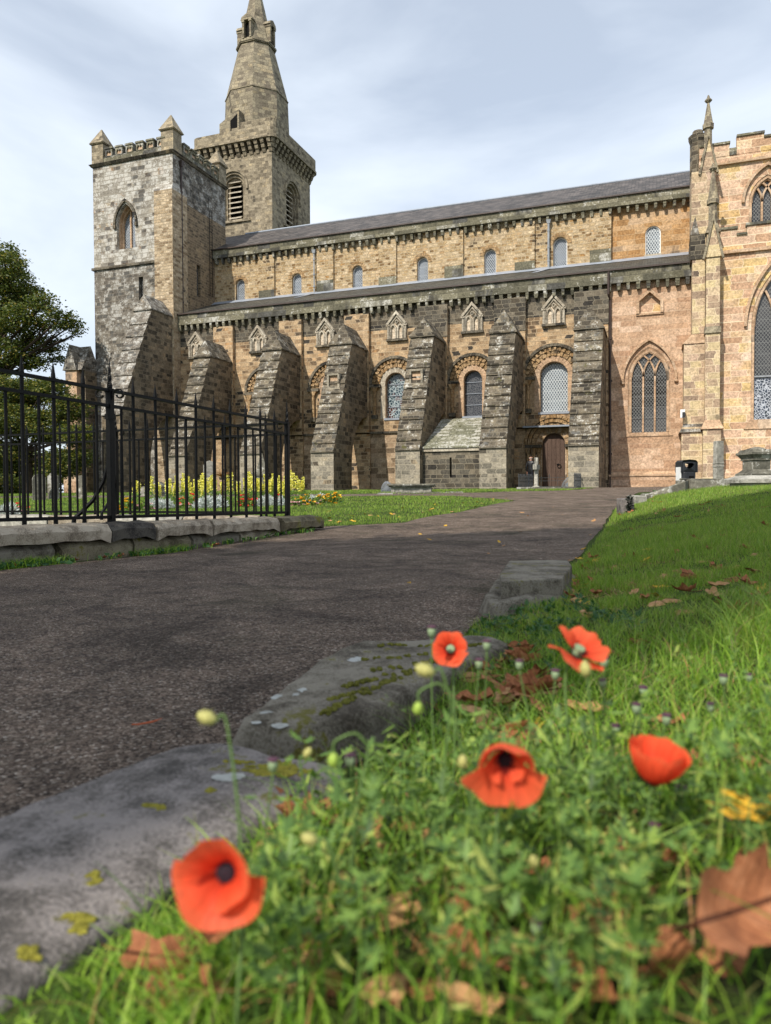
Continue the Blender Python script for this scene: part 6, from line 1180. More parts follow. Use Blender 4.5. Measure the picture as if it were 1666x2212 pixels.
for x, d in ((266, 16.2), (278, 16.1), (650, 17.6), (662, 17.4), (700, 18.0), (712, 17.8), (724, 17.9), (690, 17.7)):
    plant_at(gd, fl, x, d, random.uniform(0, 6), random.uniform(.8, 1.1), 'orange yellow daisy plant at an end of the flower bed', 'flower', 'orange yellow daisies', ''); fl = False
pk = proto('pink_geranium', bushy(140, .16, .2, .06, .04, 8, .7, .05), ['weed_leaf', 'pink_bloom']); fl = True
for x, d in ((34, 14.8), (304, 16.2), (314, 16.3), (400, 16.5), (634, 17.2), (643, 17.2), (682, 17.6)):
    plant_at(pk, fl, x, d, random.uniform(0, 6), random.uniform(.8, 1.1), 'small pink bedding plant among the silver leaves', 'flower', 'pink bedding plants', ''); fl = False
rd = proto('red_geranium', bushy(150, .2, .36, .07, .045, 10, .7, .07), ['weed_leaf', 'red_bloom']); fl = True
for x, d in ((530, 16.8), (538, 17), (405, 17.5), (44, 15), (592, 17.4)):
    plant_at(rd, fl, x, d, random.uniform(0, 6), random.uniform(.7, 1.1), 'bright red bedding plant below the yellow flowers', 'flower', 'red bedding plants', ''); fl = False
n = 90; D = rdir(n, .2, .98); C = np.tile([0, 0, .55], (n, 1)).astype(float); a = blades(C, rng.uniform(.2, .4, n), .022, 4, 2.2); tk = blades(np.zeros((6, 3)), np.full(6, .6), .08, 2, .02)
dat = merge([(a[0], a[1], 0), (tk[0], tk[1], 0)]); co = proto('cordyline', dat, ['dry_leaf']); plant_at(co, True, 481, 18.2, 0, 1.15, 'brown spiky cordyline drooping in the middle of the flower bed', 'plant', None, '')
# ================================================================ TREES
def tree(name, label, base, trunk, blobs, nleaf, ls, lmat, group=None, limbs=True, seedn=1, tr0=.45, parts=True):
    base = np.array(base, float); o = empty(name, base, label, 'tree', group); rl = random.Random(seedn); mb = MB(); top = base+np.array([0, 0, trunk])
    mb.tube([base-[0, 0, .3], base+[.1, 0, trunk*.5], top], [tr0*1.3, tr0, tr0*.8], 9)
    for b in blobs:
        c = np.array(b[:3]); m = top+(c-top)*.5+np.array([rl.uniform(-1, 1), rl.uniform(-1, 1), rl.uniform(-.6, .3)])*np.linalg.norm(c-top)*.1
        mb.tube([top-[0, 0, rl.uniform(0, trunk*.3)], m, c], [tr0*.5, tr0*.28, tr0*.08], 6)
        for k in range(5):
            e = c+rdir(1)[0]*b[3]*.85*np.array([1, 1, .7]); mm = (m+e)/2+rdir(1)[0]*.3; mb.tube([m+(c-m)*rl.uniform(.3, 1), mm, e], [tr0*.12, tr0*.08, tr0*.03], 5)
    mb.build('trunk', 'bark', o)
    vol = np.array([b[3]**2 for b in blobs]); vol = vol/vol.sum(); co_, tr_, off = [], [], 0
    for b, v in zip(blobs, vol):
        n = int(nleaf*v); ncl = max(6, int(n/26)); cc = rdir(ncl)*(rng.uniform(.35, 1, ncl)**.45)[:, None]*b[3]*np.array([1, 1, .72]); idx = rng.integers(0, ncl, n)
        p = np.array(b[:3])+cc[idx]+rng.normal(0, ls*1.25, (n, 3))*np.array([1.2, 1.2, .55]); D = rdir(n, -.7, .5); a = leafquads(p, D, side(D), rng.uniform(.7, 1.3, n)*ls, rng.uniform(.6, 1, n)*ls*.75)
        co_.append(a[0]); tr_.append(a[1]+off); off += len(a[0])
    fast_mesh('crown', np.concatenate(co_), np.concatenate(tr_), 3, lmat, parent=o); return o
def blobs_px(L_, dj=1.5):
    out_ = []
    for px, py, r_, d in L_: p = at(px, py, d+random.uniform(-dj, dj)); out_.append((p[0], p[1], p[2], r_*d/1600))
    return out_
T1 = blobs_px([(-60, 590, 60, 57), (5, 575, 42, 55), (30, 605, 34, 58), (-10, 640, 60, 56), (60, 640, 36, 57), (98, 655, 26, 55), (30, 690, 45, 54), (-50, 700, 60, 57), (95, 700, 22, 57), (130, 688, 24, 55), (155, 702, 19, 54), (60, 740, 34, 56), (110, 745, 22, 57), (0, 760, 46, 54), (-50, 790, 50, 56), (165, 722, 8, 54), (125, 775, 14, 56), (70, 780, 26, 56), (-120, 660, 70, 58), (15, 545, 22, 56)])
b = at(-60, 1066, 56); tree('broadleaf_tree', 'tall spreading dark green tree at the left edge, its branches reaching towards the square tower', (b[0], b[1], .3), 7.5, T1, 42000, .22, 'tree_leaf', seedn=3)
T2 = blobs_px([(0, 850, 50, 46), (60, 850, 45, 47), (110, 840, 32, 46), (150, 880, 34, 46), (30, 910, 55, 44), (100, 920, 50, 45), (165, 940, 32, 44), (-50, 900, 60, 46), (-40, 980, 60, 45), (140, 1000, 40, 44), (175, 985, 22, 43), (-110, 940, 70, 46), (20, 985, 45, 45)])
b = at(60, 1066, 46); tree('leafy_tree', 'lower bushy tree with yellowing leaves behind the railings at the left', (b[0], b[1], .2), 2.6, T2, 80000, .16, 'bush_leaf', seedn=4, tr0=.25)
T3 = blobs_px([(-20, 1000, 60, 56), (60, 1010, 55, 57), (130, 1010, 50, 58), (-100, 990, 80, 56), (180, 1020, 40, 60), (10, 1050, 40, 50), (90, 1045, 35, 52), (-70, 1050, 45, 50)])
b = at(40, 1066, 57); tree('evergreen_shrub', 'dark evergreen shrubbery closing the churchyard behind the headstones', (b[0], b[1], .3), 1.2, T3, 30000, .25, 'tree_leaf', seedn=5, tr0=.2)
# the tree behind the viewer that shades the path and the middle of the lawn
SH = [(-9, -2), (-3.2, -.1), (-.84, 1.08), (-.28, 1.42), (.0, 1.66), (.65, 2.2), (1.4, 2.9), (3, 4.2), (5, 6), (9, 9), (10, 13.5), (5.7, 11.1), (3.2, 9.3), (0.2, 8.3), (-1.2, 7.7), (-2.3, 5.6), (-4.2, 1.2), (-9, 0)]
Pc, q_ = scatter(1500, SH); hh = rng.uniform(10.5, 15.5, len(Pc)); tt = hh/-SUN[2]; ctr = Pc-SUN[None]*tt[:, None]
n = 24000; idx = rng.integers(0, len(ctr), n); p = ctr[idx]+rng.normal(0, .16, (n, 3)); D = rdir(n, -.6, .6); a = leafquads(p, D, side(D), rng.uniform(.28, .45, n), rng.uniform(.22, .34, n))
gx, gy = to_xy(.5, 5); cen = np.array([gx, gy, -.5])-SUN*(13/-SUN[2]); st_ = empty('broadleaf_tree', (cen[0], cen[1], -.55), 'large leafy tree behind the viewer, throwing its shade across the path', 'tree'); fast_mesh('crown', a[0], a[1], 3, 'tree_leaf', parent=st_)
mb = MB(); mb.tube([(cen[0], cen[1], -.8), (cen[0]+.2, cen[1], 6), (cen[0], cen[1], 10)], [.5, .4, .32], 10)
for k in range(14): e = ctr[rng.integers(0, len(ctr))]; mb.tube([(cen[0], cen[1], 8+k*.14), (np.array([cen[0], cen[1], 9.5])+e)/2+[0, 0, .5], e], [.16, .1, .04], 6)
mb.build('trunk', 'bark', st_)
# ================================================================ FOREGROUND PLANTS
FG = [(-.75, .42), (-.42, .66), (-.30, .78), (-.2, .90), (-.10, 1.02), (-.03, 1.12), (.0, 1.30), (.08, 1.55), (.2, 1.9), (.9, 1.9), (1.4, 1.5), (.9, .42)]
def near(name, label, n, poly, h0, h1, wd, seg, mat, lean, cat='grass'):
    P, q = scatter(n, poly); m = len(P); low = np.clip((q[:, 0]+.34)/.22, .32, 1); co, tr = blades(P-np.array([0, 0, .008]), rng.uniform(h0, h1, m)*rng.uniform(.5, 1, m)*low, wd*(.6+.8*rng.random(m)), seg, lean); return fast_mesh(name, co, tr, 3, mat, 'stuff', label, cat)
near('foreground_grass', 'fresh grass blades growing among the poppies in the foreground', 11500, FG, .05, .14, .0026, 5, 'grass_deep', 1.2)
near('foreground_grass', 'taller grass blades leaning over the edge of the nearest kerb stone', 260, [(-.30, .62), (-.24, .76), (-.12, 1.0), (-.02, 1.0), (-.1, .7), (-.2, .6)], .09, .17, .0038, 6, 'grass_deep', 1.1)
near('foreground_grass', 'sparse short blades in the dark gap beside the nearest kerb stone', 1500, [(-.62, .42), (-.36, .60), (-.2, .78), (-.1, .9), (-.12, .5), (-.3, .42)], .05, .11, .0032, 5, 'grass_deep', 1.3)
near('dead_grass', 'dry straw coloured stalks lying in the foreground grass', 1100, FG, .05, .14, .0022, 4, 'dry_leaf', 2.0, 'dead grass')
# lobed weeds
FLW = [(495, 1893, .5), (1085, 1650, .6), (1408, 1698, .66), (975, 1405, 1.0), (1243, 1418, .82)]
def weeds(n, poly, h0, h1, ls):
    P, q = scatter(n, poly); parts = []
    for b in P:
        h = random.uniform(h0, h1); bu, bd = to_ud(b[0], b[1])
        for fx_, fy_, fd_ in FLW:
            if abs(bu/bd-(fx_-833)/1600) < .075 and bd < fd_+.03: h = min(h, max(.02, -(fy_+75-1065)/1600*bd-b[2]-.012))
        a = random.uniform(0, 6.28); ln = np.array([math.cos(a), math.sin(a), 0])*h*random.uniform(.1, .5); k = random.randint(4, 9)
        s = blades(b[None]-[0, 0, .01], np.array([h]), .0028, 4, .35, np.array([a])); parts.append((s[0], s[1], 0))
        for j in range(k):
            t = random.uniform(.15, 1); c = b+np.array([0, 0, h*t*.95])+ln*t*t*.5; D = rdir(1, -.1, .9)[0]; L0 = ls*random.uniform(.6, 1.3); S = np.cross(D, [0, 0, 1]); S /= max(1e-6, np.linalg.norm(S))
            C = [c]; DD = [D]; LL = [L0]; 
            for f_, an, l_ in ((.25, .9, .45), (.25, -.9, .45), (.5, .8, .4), (.5, -.8, .4), (.72, .6, .3), (.72, -.6, .3)): C.append(c+D*L0*f_); v = D*math.cos(an)+S*math.sin(an); DD.append(v); LL.append(L0*l_*random.uniform(.8, 1.2))
            C, DD, LL = np.array(C), np.array(DD), np.array(LL); q = leafquads(C, DD, np.repeat(S[None], 7, 0)*1.0 if 0 else np.cross(DD, np.cross(S, D)[None]), LL, LL*.30, .08); parts.append((q[0], q[1], 0))
    co, tr, mi = merge(parts); return co, tr
WP = [(-.16, .5), (-.12, .85), (-.04, 1.0), (.04, 1.02), (.18, .88), (.5, .86), (.42, .66), (.22, .56), (.17, .42)]
co, tr = weeds(250, WP, .04, .16, .024); fast_mesh('weed_foliage', co, tr, 3, 'weed_leaf', 'stuff', 'grey green lobed poppy and weed foliage filling the foreground', 'weeds')
co, tr = weeds(85, [(-.1, .6), (0, 1.05), (.5, 1.1), (.8, 1.2), (.5, .7), (.2, .55)], .12, .2, .011); fast_mesh('wiry_stems', co, tr, 3, 'weed_leaf', 'stuff', 'thin wiry stems with few leaves standing among the poppies', 'weeds')
co, tr = weeds(150, [(.12, 1.8), (.2, 2.2), (.42, 3.1), (.8, 3.1), (.8, 2.2), (.4, 1.7)], .015, .05, .026); fast_mesh('weed_foliage', co, tr, 3, 'clover_leaf', 'stuff', 'low clover and weeds beside the second kerb stone', 'weeds')
WL = [(fpt(0, t, 0, .34+random.uniform(-.05, .05)), t) for t in np.concatenate([rng.normal(4.3, .22, 60), rng.normal(2.75, .2, 50), rng.uniform(0, 2.2, 80), rng.uniform(3.0, 5.2, 40)])]
P = np.array([p for i_, (p, t) in enumerate(WL) if i_ < 110 or i_ % 4 == 0]); P[:, 2] = gz(P[:, 0], P[:, 1]); P = np.repeat(P, 9, 0)+rng.normal(0, .03, (len(P)*9, 3))*np.array([1, 1, 0]); a = blades(P, rng.uniform(.04, .13, len(P)), .006, 2, 1.0); fast_mesh('plinth_grass', a[0], a[1], 3, 'grass_deep', 'stuff', 'tufts of grass along the foot of the railing kerb', 'grass')
D = rdir(len(P)//3, .0, .8); a = leafquads(P[::3][:len(D)]+np.array([0, 0, .02]), D, side(D), rng.uniform(.03, .07, len(D)), rng.uniform(.02, .045, len(D))); fast_mesh('plinth_weeds', a[0], a[1], 3, 'clover_leaf', 'stuff', 'broad leaved weeds along the foot of the railing kerb', 'weeds')
# small dark weed before the upright path edge stone
def small_weed(px, py, n, h, ls, mat, label):
    p = pg(px, py); D = rdir(n, -.1, .7); C = np.stack([rng.normal(0, .01, n), rng.normal(0, .01, n), rng.uniform(.02, h, n)], 1)+p; a = leafquads(C, D, side(D), rng.uniform(.6, 1.2, n)*ls, rng.uniform(.5, 1, n)*ls*.4); st = blades(p[None], np.array([h]), .01, 3, .1); d_ = merge([(a[0], a[1], 0), (st[0], st[1], 0)])
    mt = fast_mesh('weed', d_[0]-p, d_[1], 3, mat); mt.location = p; tag(mt, label, 'weed')
plain('weed_dark', (.03, .035, .025), .7, .2, .3, 20)
small_weed(1361, 1109, 90, .26, .075, 'weed_dark', 'dark purplish weed standing before the upright squared path edge stone'); small_weed(1487, 1052, 60, .22, .12, 'grass_deep', 'green tuft growing between the two grave slabs on the crest'); small_weed(1415, 1072, 60, .1, .09, 'clover_leaf', 'low green weed below the tilted grave slab')
# ---------------------------------------------------------------- fallen leaves
def leaf_mesh(name, mat, curl, lob, seed):
    r_ = random.Random(seed); mb = MB(); n = 18; rings = 4; vs = [(0, 0, 0)]
    for k in range(1, rings+1):
        for i in range(n):
            t = 2*math.pi*i/n; R = (1+lob*math.cos(5*t+.6))*(1-.25*abs(math.sin(t/2)) if 0 else 1)*(.62+.38*abs(math.cos(t/1.0)))*r_.uniform(.9, 1.08); q = k/rings*R; x, y = q*math.cos(t), q*math.sin(t)*.8
            z = curl*(y*y*1.1+x*x*.35)+r_.uniform(-.05, .05)*k/rings+.06*math.sin(7*x+seed)*k/rings; vs.append((x, y*(1-curl*.25), z))
    fs = [(0, 1+i, 1+(i+1) % n) for i in range(n)]+[(1+(k-1)*n+i, 1+k*n+i, 1+k*n+(i+1) % n, 1+(k-1)*n+(i+1) % n) for k in range(1, rings) for i in range(n)]
    mb.add(vs, fs); mb.tube([(-.2, 0, .01), (-.9, 0, .03), (-1.35, .05, .12)], [.03, .025, .02], 4); o = mb.build(name, mat, smooth=True); return o
LP = [leaf_mesh('fallen_leaf', m_, c_, l_, i) for i, (m_, c_, l_) in enumerate((('leaf_brown', .9, .15), ('leaf_brown', -.6, .25), ('leaf_tan', .6, .2), ('leaf_yellow', .3, .28), ('leaf_brown', 1.3, .1), ('leaf_tan', -.9, .1)))]; lused = [False]*len(LP)
def leaf(px, py, k, size, label=None, group=None, rot=None, lift=0., d=None):
    o = LP[k] if not lused[k] else LP[k].copy()
    if lused[k]: COL.objects.link(o)
    for q in ('label', 'group', 'category'):
        if q in o: del o[q]
    lused[k] = True; p = pg(px, py) if d is None else at(px, py, d); size *= .62 if d is None else 1; o.location = (p[0], p[1], p[2]+size*.25+lift); o.rotation_euler = rot or (random.uniform(-.5, .5), random.uniform(-.5, .5), random.uniform(0, 6.28)); o.scale = (size, size*random.uniform(.7, 1), size*random.uniform(.7, 1.1)); tag(o, label, 'fallen leaf', group); return o
leaf(500, 2080, 4, .055, 'big curled brown leaf under the nearest poppy', rot=(.7, -.3, 1.2), lift=.03); leaf(340, 2150, 1, .05, 'brown leaf standing on edge in the grass at the bottom left', rot=(1.1, .2, .4), lift=.025); leaf(440, 2200, 0, .05, 'curled rusty leaf at the bottom edge below the nearest poppy', rot=(.9, .3, 2.2), lift=.02)
leaf(1600, 2140, 0, .105, 'very large orange brown leaf in the bottom right corner', rot=(.85, .1, .9), lift=.04); leaf(1420, 2190, 4, .06, 'rolled brown leaf to the left of the very large corner leaf', rot=(.9, .9, 2.0), lift=.02); leaf(1585, 1960, 0, .045, 'upright pointed brown leaf above the very large corner leaf', rot=(1.3, .1, 1.4), lift=.03); leaf(1635, 1890, 3, .055, 'bright yellow maple leaf at the right edge', rot=(.8, .1, .3), lift=.05)
leaf(1570, 1850, 3, .04, 'small orange yellow leaf just above the bright yellow maple leaf', rot=(.5, .3, 2.), lift=.04)
leaf(1120, 1500, 1, .06, 'folded brown leaf behind the second poppy, at the end of the dark kerb', rot=(.6, .2, .2), lift=.02); leaf(1075, 1475, 0, .055, 'curled reddish leaf against the end of the dark lettered kerb', lift=.015); leaf(1265, 1545, 2, .07, 'long pale tan leaf lying flat between the poppies', rot=(.25, .0, .1)); leaf(1378, 1400, 4, .055, 'single folded brown leaf on the grass right of the back poppy', rot=(.3, .1, .4)); leaf(1320, 1420, 1, .04, 'red brown leaf close beside the back poppy', lift=.01)
leaf(1440, 1590, 0, .05, 'crinkled brown leaf above the closed poppy', lift=.01); leaf(1500, 1650, 5, .05, 'orange tan leaf right of the closed poppy'); leaf(1160, 1575, 3, .04, 'small orange leaf below the long tan leaf'); leaf(1040, 1500, 5, .06, 'tan leaf among the brown leaves at the kerb end'); leaf(1100, 1540, 0, .055, 'brown leaf lying between the second and back poppies', lift=.01)
leaf(1460, 1200, 4, .075, 'rolled dark brown leaf on the shaded bank, centre right'); leaf(1490, 1260, 1, .07, 'upright brown leaf on the shaded bank below the rolled one', rot=(1.2, .2, .6), lift=.03); leaf(1395, 1300, 0, .07, 'large crumpled brown leaf low on the shaded bank'); leaf(1250, 1310, 2, .06, 'pale stick like leaf beyond the second kerb stone', rot=(.2, .1, .3))
leaf(885, 1262, 3, .035, 'yellow brown leaf alone in the middle of the path'); leaf(38, 1225, 3, .06, 'yellow leaf at the foot of the railing kerb, far left'); leaf(730, 1835, 0, .04, 'brown leaf half buried in weeds right of the nearest stone'); leaf(880, 1720, 5, .03, 'small orange leaf in weeds under the large open poppy')
for k in range(34): leaf(random.gauss(1085, 55), random.gauss(1490, 42), random.choice([0, 1, 4, 5]), random.uniform(.065, .09), 'brown leaf in the heap at the end of the lettered kerb', 'brown leaves heaped at the kerb end', lift=.02)
for k in range(16): leaf(random.uniform(580, 820), random.uniform(1770, 1870), random.choice([0, 1, 5]), random.uniform(.045, .065), 'brown leaf fragment among weeds by the nearest stone', 'leaf fragments in the weeds', lift=.02)
for k in range(24): leaf(random.gauss(1262, 26), random.uniform(1205, 1300), random.choice([0, 4, 1, 5, 3]), random.uniform(.06, .085), 'red brown leaf in the drift beside the two tier stone', 'leaves beside the two tier stone')
for k in range(60):
    y = random.uniform(1085, 1330); x = random.uniform(1330-(y-1110)*.3, 1666); leaf(x, y, random.choice([0, 0, 1, 2, 3, 5]), random.uniform(.05, .085), 'autumn leaf lying on the sloping lawn right of the path', 'leaves on the sloping lawn')
for k in range(16): leaf(random.gauss(1390, 18), random.uniform(1076, 1112), random.choice([3, 3, 0, 5]), random.uniform(.07, .1), 'orange leaf caught beside the small path edge stones', 'leaves by the small stones')
for k in range(26): t = random.random(); leaf(700+t*400, 1132-45*t+random.uniform(-30, 3)*(1-t*.5), random.choice([2, 3, 3, 5]), random.uniform(.06, .09), 'yellow leaf on or beside the left hand lawn', 'leaves on the left lawn')
for k in range(22): leaf(random.uniform(860, 1300), random.uniform(1075, 1200), random.choice([2, 3, 5]), random.uniform(.05, .08), 'pale leaf scattered on the sunlit path', 'leaves on the sunlit path')
for k in range(9): t = random.uniform(1.2, 5); p = fpt(0, t, 0, .36); q = Vector(p)-Vector((0, 0, 0)); o = LP[0].copy(); COL.objects.link(o); o.location = (p[0], p[1], G(p[0], p[1])+.02); o.rotation_euler = (random.uniform(-.5, .5), .2, random.uniform(0, 6)); s = random.uniform(.03, .05); o.scale = (s, s, s); o['label'] = 'brown leaf lodged at the foot of the railing kerb'; o['group'] = 'leaves at the railing kerb'; o['category'] = 'fallen leaf'
for k in range(70): leaf(random.uniform(300, 1640), random.uniform(1640, 2190), random.choice([0, 1, 4, 5, 2]), random.uniform(.035, .06), 'dead brown leaf lying low under the foreground weeds', 'dead leaves under the foreground weeds')
mb = MB(); q = [pg(x, y, .004) for x, y in ((285, 1569), (300, 1569), (330, 1563), (352, 1556))]; mb.tube([p+[0, 0, .004] for p in q], [.0025, .003, .003, .002], 6); plain('stalk_red', (.4, .09, .03), .6, .3, .2, 30); tag(mb.build('leaf_stalk', 'stalk_red', loc=q[0]), 'thin red orange leaf stalk lying on the path', 'leaf stalk')
# ---------------------------------------------------------------- poppies
m, t, b = newmat('petal', .5, .25); uvn = N(t, 'ShaderNodeUVMap'); uvn.uv_map = 'PetalUV'; s_ = N(t, 'ShaderNodeSeparateXYZ'); t.links.new(uvn.outputs[0], s_.inputs[0])
nz = N(t, 'ShaderNodeTexNoise'); cb = N(t, 'ShaderNodeCombineXYZ'); t.links.new(math_(t, 'MULTIPLY', s_.outputs[0], 34.), cb.inputs[0]); t.links.new(math_(t, 'MULTIPLY', s_.outputs[1], 2.), cb.inputs[1]); t.links.new(cb.outputs[0], nz.inputs['Vector']); nz.inputs['Scale'].default_value = 1
rr = ramp(t, [(.0, (.06, .006, .02)), (.15, (.12, .008, .02)), (.24, (.45, .03, .03)), (.42, (.85, .08, .03)), (1, (.93, .155, .06))]); t.links.new(s_.outputs[1], rr.inputs[0]); q2 = ramp(t, [(.3, .84), (.7, 1.12)]); t.links.new(nz.outputs[0], q2.inputs[0]); pc = mixc(t, 1, rr.outputs[0], q2.outputs[0], 'MULTIPLY'); t.links.new(pc, b.inputs['Base Color'])
trn = N(t, 'ShaderNodeBsdfTranslucent'); t.links.new(pc, trn.inputs[0]); ms = N(t, 'ShaderNodeMixShader'); ms.inputs[0].default_value = .48; t.links.new(b.outputs[0], ms.inputs[1]); t.links.new(trn.outputs[0], ms.inputs[2]); t.links.new(ms.outputs[0], t.nodes['Material Output'].inputs[0])
bp = N(t, 'ShaderNodeBump'); bp.inputs['Strength'].default_value = .5; bp.inputs['Distance'].default_value = .002; t.links.new(nz.outputs[0], bp.inputs['Height']); t.links.new(bp.outputs[0], b.inputs['Normal'])
plain('stem_green', (.10, .17, .045), .6, .3, .2, 60); plain('pod_green', (.2, .27, .15), .6, .3, .2, 90); plain('pod_cap', (.075, .03, .05), .7, .3, .3, 90); plain('bud_yellow', (.4, .38, .13), .6, .3, .25, 120); plain('bud_green', (.3, .42, .07), .6, .3, .2, 120); plain('stamen_dark', (.02, .012, .018), .8, .2, .3, 200)
def petal(parent, az, wid, R, a0, a1, seed, M, ruf=.07, c0=.0):
    nu, nv = 22, 12; rg = random.Random(seed); ph = [rg.uniform(0, 6.28) for _ in range(6)]; vs, uv = [], []
    for j in range(nv+1):
        t_ = j/nv; x = z = 0.
        for q in range(8): ang = a0+(a1-a0)*(t_*(q+.5)/8); x += math.sin(ang)*t_/8; z += math.cos(ang)*t_/8
        for i in range(nu+1):
            s = i/nu*2-1; w = wid*s*(.35+.65*min(1, t_*2.2)) ; edge = 1-.05*s*s+ruf*.35*math.sin(9*s+ph[0])*t_; rr_ = x*edge*R+R*.05; zz_ = z*edge*R
            zz_ += R*ruf*t_*t_*(math.sin(5*s+ph[1])+.6*math.sin(11*s+ph[2])); rr_ += R*ruf*.6*t_*t_*math.sin(8*s+ph[3])
            vs.append(M @ Vector((rr_*math.cos(az+w), rr_*math.sin(az+w), zz_+c0))); uv.append((i/nu, t_))
    fs = [(j*(nu+1)+i, j*(nu+1)+i+1, (j+1)*(nu+1)+i+1, (j+1)*(nu+1)+i) for j in range(nv) for i in range(nu)]
    me = bpy.data.meshes.new('petal'); off = wloc(parent); me.from_pydata([tuple(v-off) for v in vs], [], fs); me.materials.append(MATS['petal']); ul = me.uv_layers.new(name='PetalUV'); vi = [0]*len(me.loops); me.loops.foreach_get('vertex_index', vi); ul.data.foreach_set('uv', [c for k in vi for c in uv[k]]); me.polygons.foreach_set('use_smooth', [True]*len(me.polygons))
    o = bpy.data.objects.new('petal', me); COL.objects.link(o); o.parent = parent; return o
def hair_stem(parent, pts, r0, r1, name='stem'):
    from mathutils.geometry import interpolate_bezier
    P = [Vector([float(c) for c in p]) for p in pts]; fine = []
    for i in range(len(P)-1):
        a = P[i-1] if i else P[i]; d = P[i+2] if i+2 < len(P) else P[i+1]; c1 = P[i]+(P[i+1]-a)/6; c2 = P[i+1]-(d-P[i])/6; fine += interpolate_bezier(P[i], c1, c2, P[i+1], 9)[:-1]
    fine.append(P[-1]); n = len(fine); mb = MB(); mb.tube(fine, [r0+(r1-r0)*i/(n-1) for i in range(n)], 7)
    for i in range(2, n-1, 1):
        for k in range(3): v = Vector(rdir(1)[0]); mb.tube([fine[i], fine[i]+v*.0035], [.00018, .00008], 3, cap=False)
    return mb.build(name, 'stem_green', parent, smooth=True)
def poppy(px, py, d, axis, R, petals, label, ground=None, pod=True, podpos=1., hook=None):
    c = Vector(at(px, py, d)); a = Vector(axis[0]*cr+axis[1]*cu-axis[2]*cf).normalized(); M = Matrix.Translation(c) @ a.to_track_quat('Z', 'Y').to_matrix().to_4x4(); g_ = ground if ground is not None else (c.x, c.y)
    o = empty('poppy', c, label, 'poppy', 'red poppies')
    for i, p in enumerate(petals): petal(o, rad(p[0]), rad(p[1]), R*p[4] if len(p) > 4 else R, rad(p[2]), rad(p[3]), i*7+int(px), M, p[5] if len(p) > 5 else .07, .0012*(i % 2))
    mb = MB(); X = lambda x, y, z: tuple(M @ Vector((x, y, z))); pr = [(.0012, 0), (.0042, .002), (.0052, .006), (.0046, .0095), (.006, .0105), (.0057, .012), (.0008, .013)]; n = 12
    vs = [X(r_*R/.03*math.cos(2*math.pi*k/n), r_*R/.03*math.sin(2*math.pi*k/n), z*R/.03) for r_, z in pr for k in range(n)]; mb.add(vs, [(i*n+k, i*n+(k+1) % n, (i+1)*n+(k+1) % n, (i+1)*n+k) for i in range(len(pr)-1) for k in range(n)]+[tuple(range((len(pr)-1)*n, len(pr)*n))]); mb.build('seed_pod', 'pod_green' if pod else 'stamen_dark', o)
    mb = MB()
    for k in range(46): t_ = random.uniform(0, 6.28); q = random.uniform(.17, .34)*R; z = random.uniform(.12, .34)*R; e = X(q*math.cos(t_), q*math.sin(t_), z); mb.tube([X(.04*R*math.cos(t_), .04*R*math.sin(t_), 0), e], [.00025, .0002], 3, cap=False); e = Vector(e); mb.lathe(e, [(.0002, -.0007), (.0007, 0), (.0002, .0007)], 4)
    mb.build('stamens', 'stamen_dark', o)
    gp = Vector((g_[0], g_[1], G(*g_)-.01)); bk = c-a*R*.05; mid = (c+gp)/2+Vector(rdir(1)[0])*.012; hair_stem(o, [gp, mid, c-a*.028+Vector((0, 0, -.004)), bk], .0016, .0013); return o
poppy(500, 1876, .50, (-.14, .22, .95), .032, [(80, 98, 20, 44, 1.34, .04), (-96, 98, 40, 70, 1.22, .04), (-8, 88, 20, 48, 1.08, .05), (172, 88, 34, 62, .98, .05)], 'large open red poppy with a dark centre over the edge of the nearest kerb stone', pod=False)
poppy(1090, 1628, .60, (-.1, -.33, .95), .0275, [(92, 98, 78, 4, 1.3, .06), (-90, 76, 58, 66, 1.45, .05), (8, 80, 55, 22, .86, .05), (174, 80, 55, 24, .86, .05)], 'large red poppy bowing forward, its upper petal folded over a dark hollow', pod=False)
poppy(1408, 1698, .66, (.08, .97, .18), .036, [(-90, 95, 56, 4, 1.2, .05), (90, 90, 54, 2, 1.2, .06), (0, 85, 60, 14, 1.2, .06), (180, 85, 56, 6, 1.2, .06)], 'closed cup shaped red poppy at the right, holding its petals upright')
poppy(975, 1405, 1.0, (-.15, .35, .85), .029, [(80, 85, 25, 70), (-100, 88, 35, 75, 1.05), (-10, 80, 30, 68, .95), (170, 80, 35, 80, .95)], 'small round red poppy above the dark lettered kerb, furthest left of the back pair')
poppy(1243, 1418, .82, (.25, .75, .4), .033, [(40, 62, 58, 62, 1.05, .1), (215, 66, 70, 78, 1.1, .1), (-60, 60, 40, 66, 1.1, .08), (120, 45, 30, 40, .8)], 'red poppy with petals spread like wings, furthest right of the back pair')
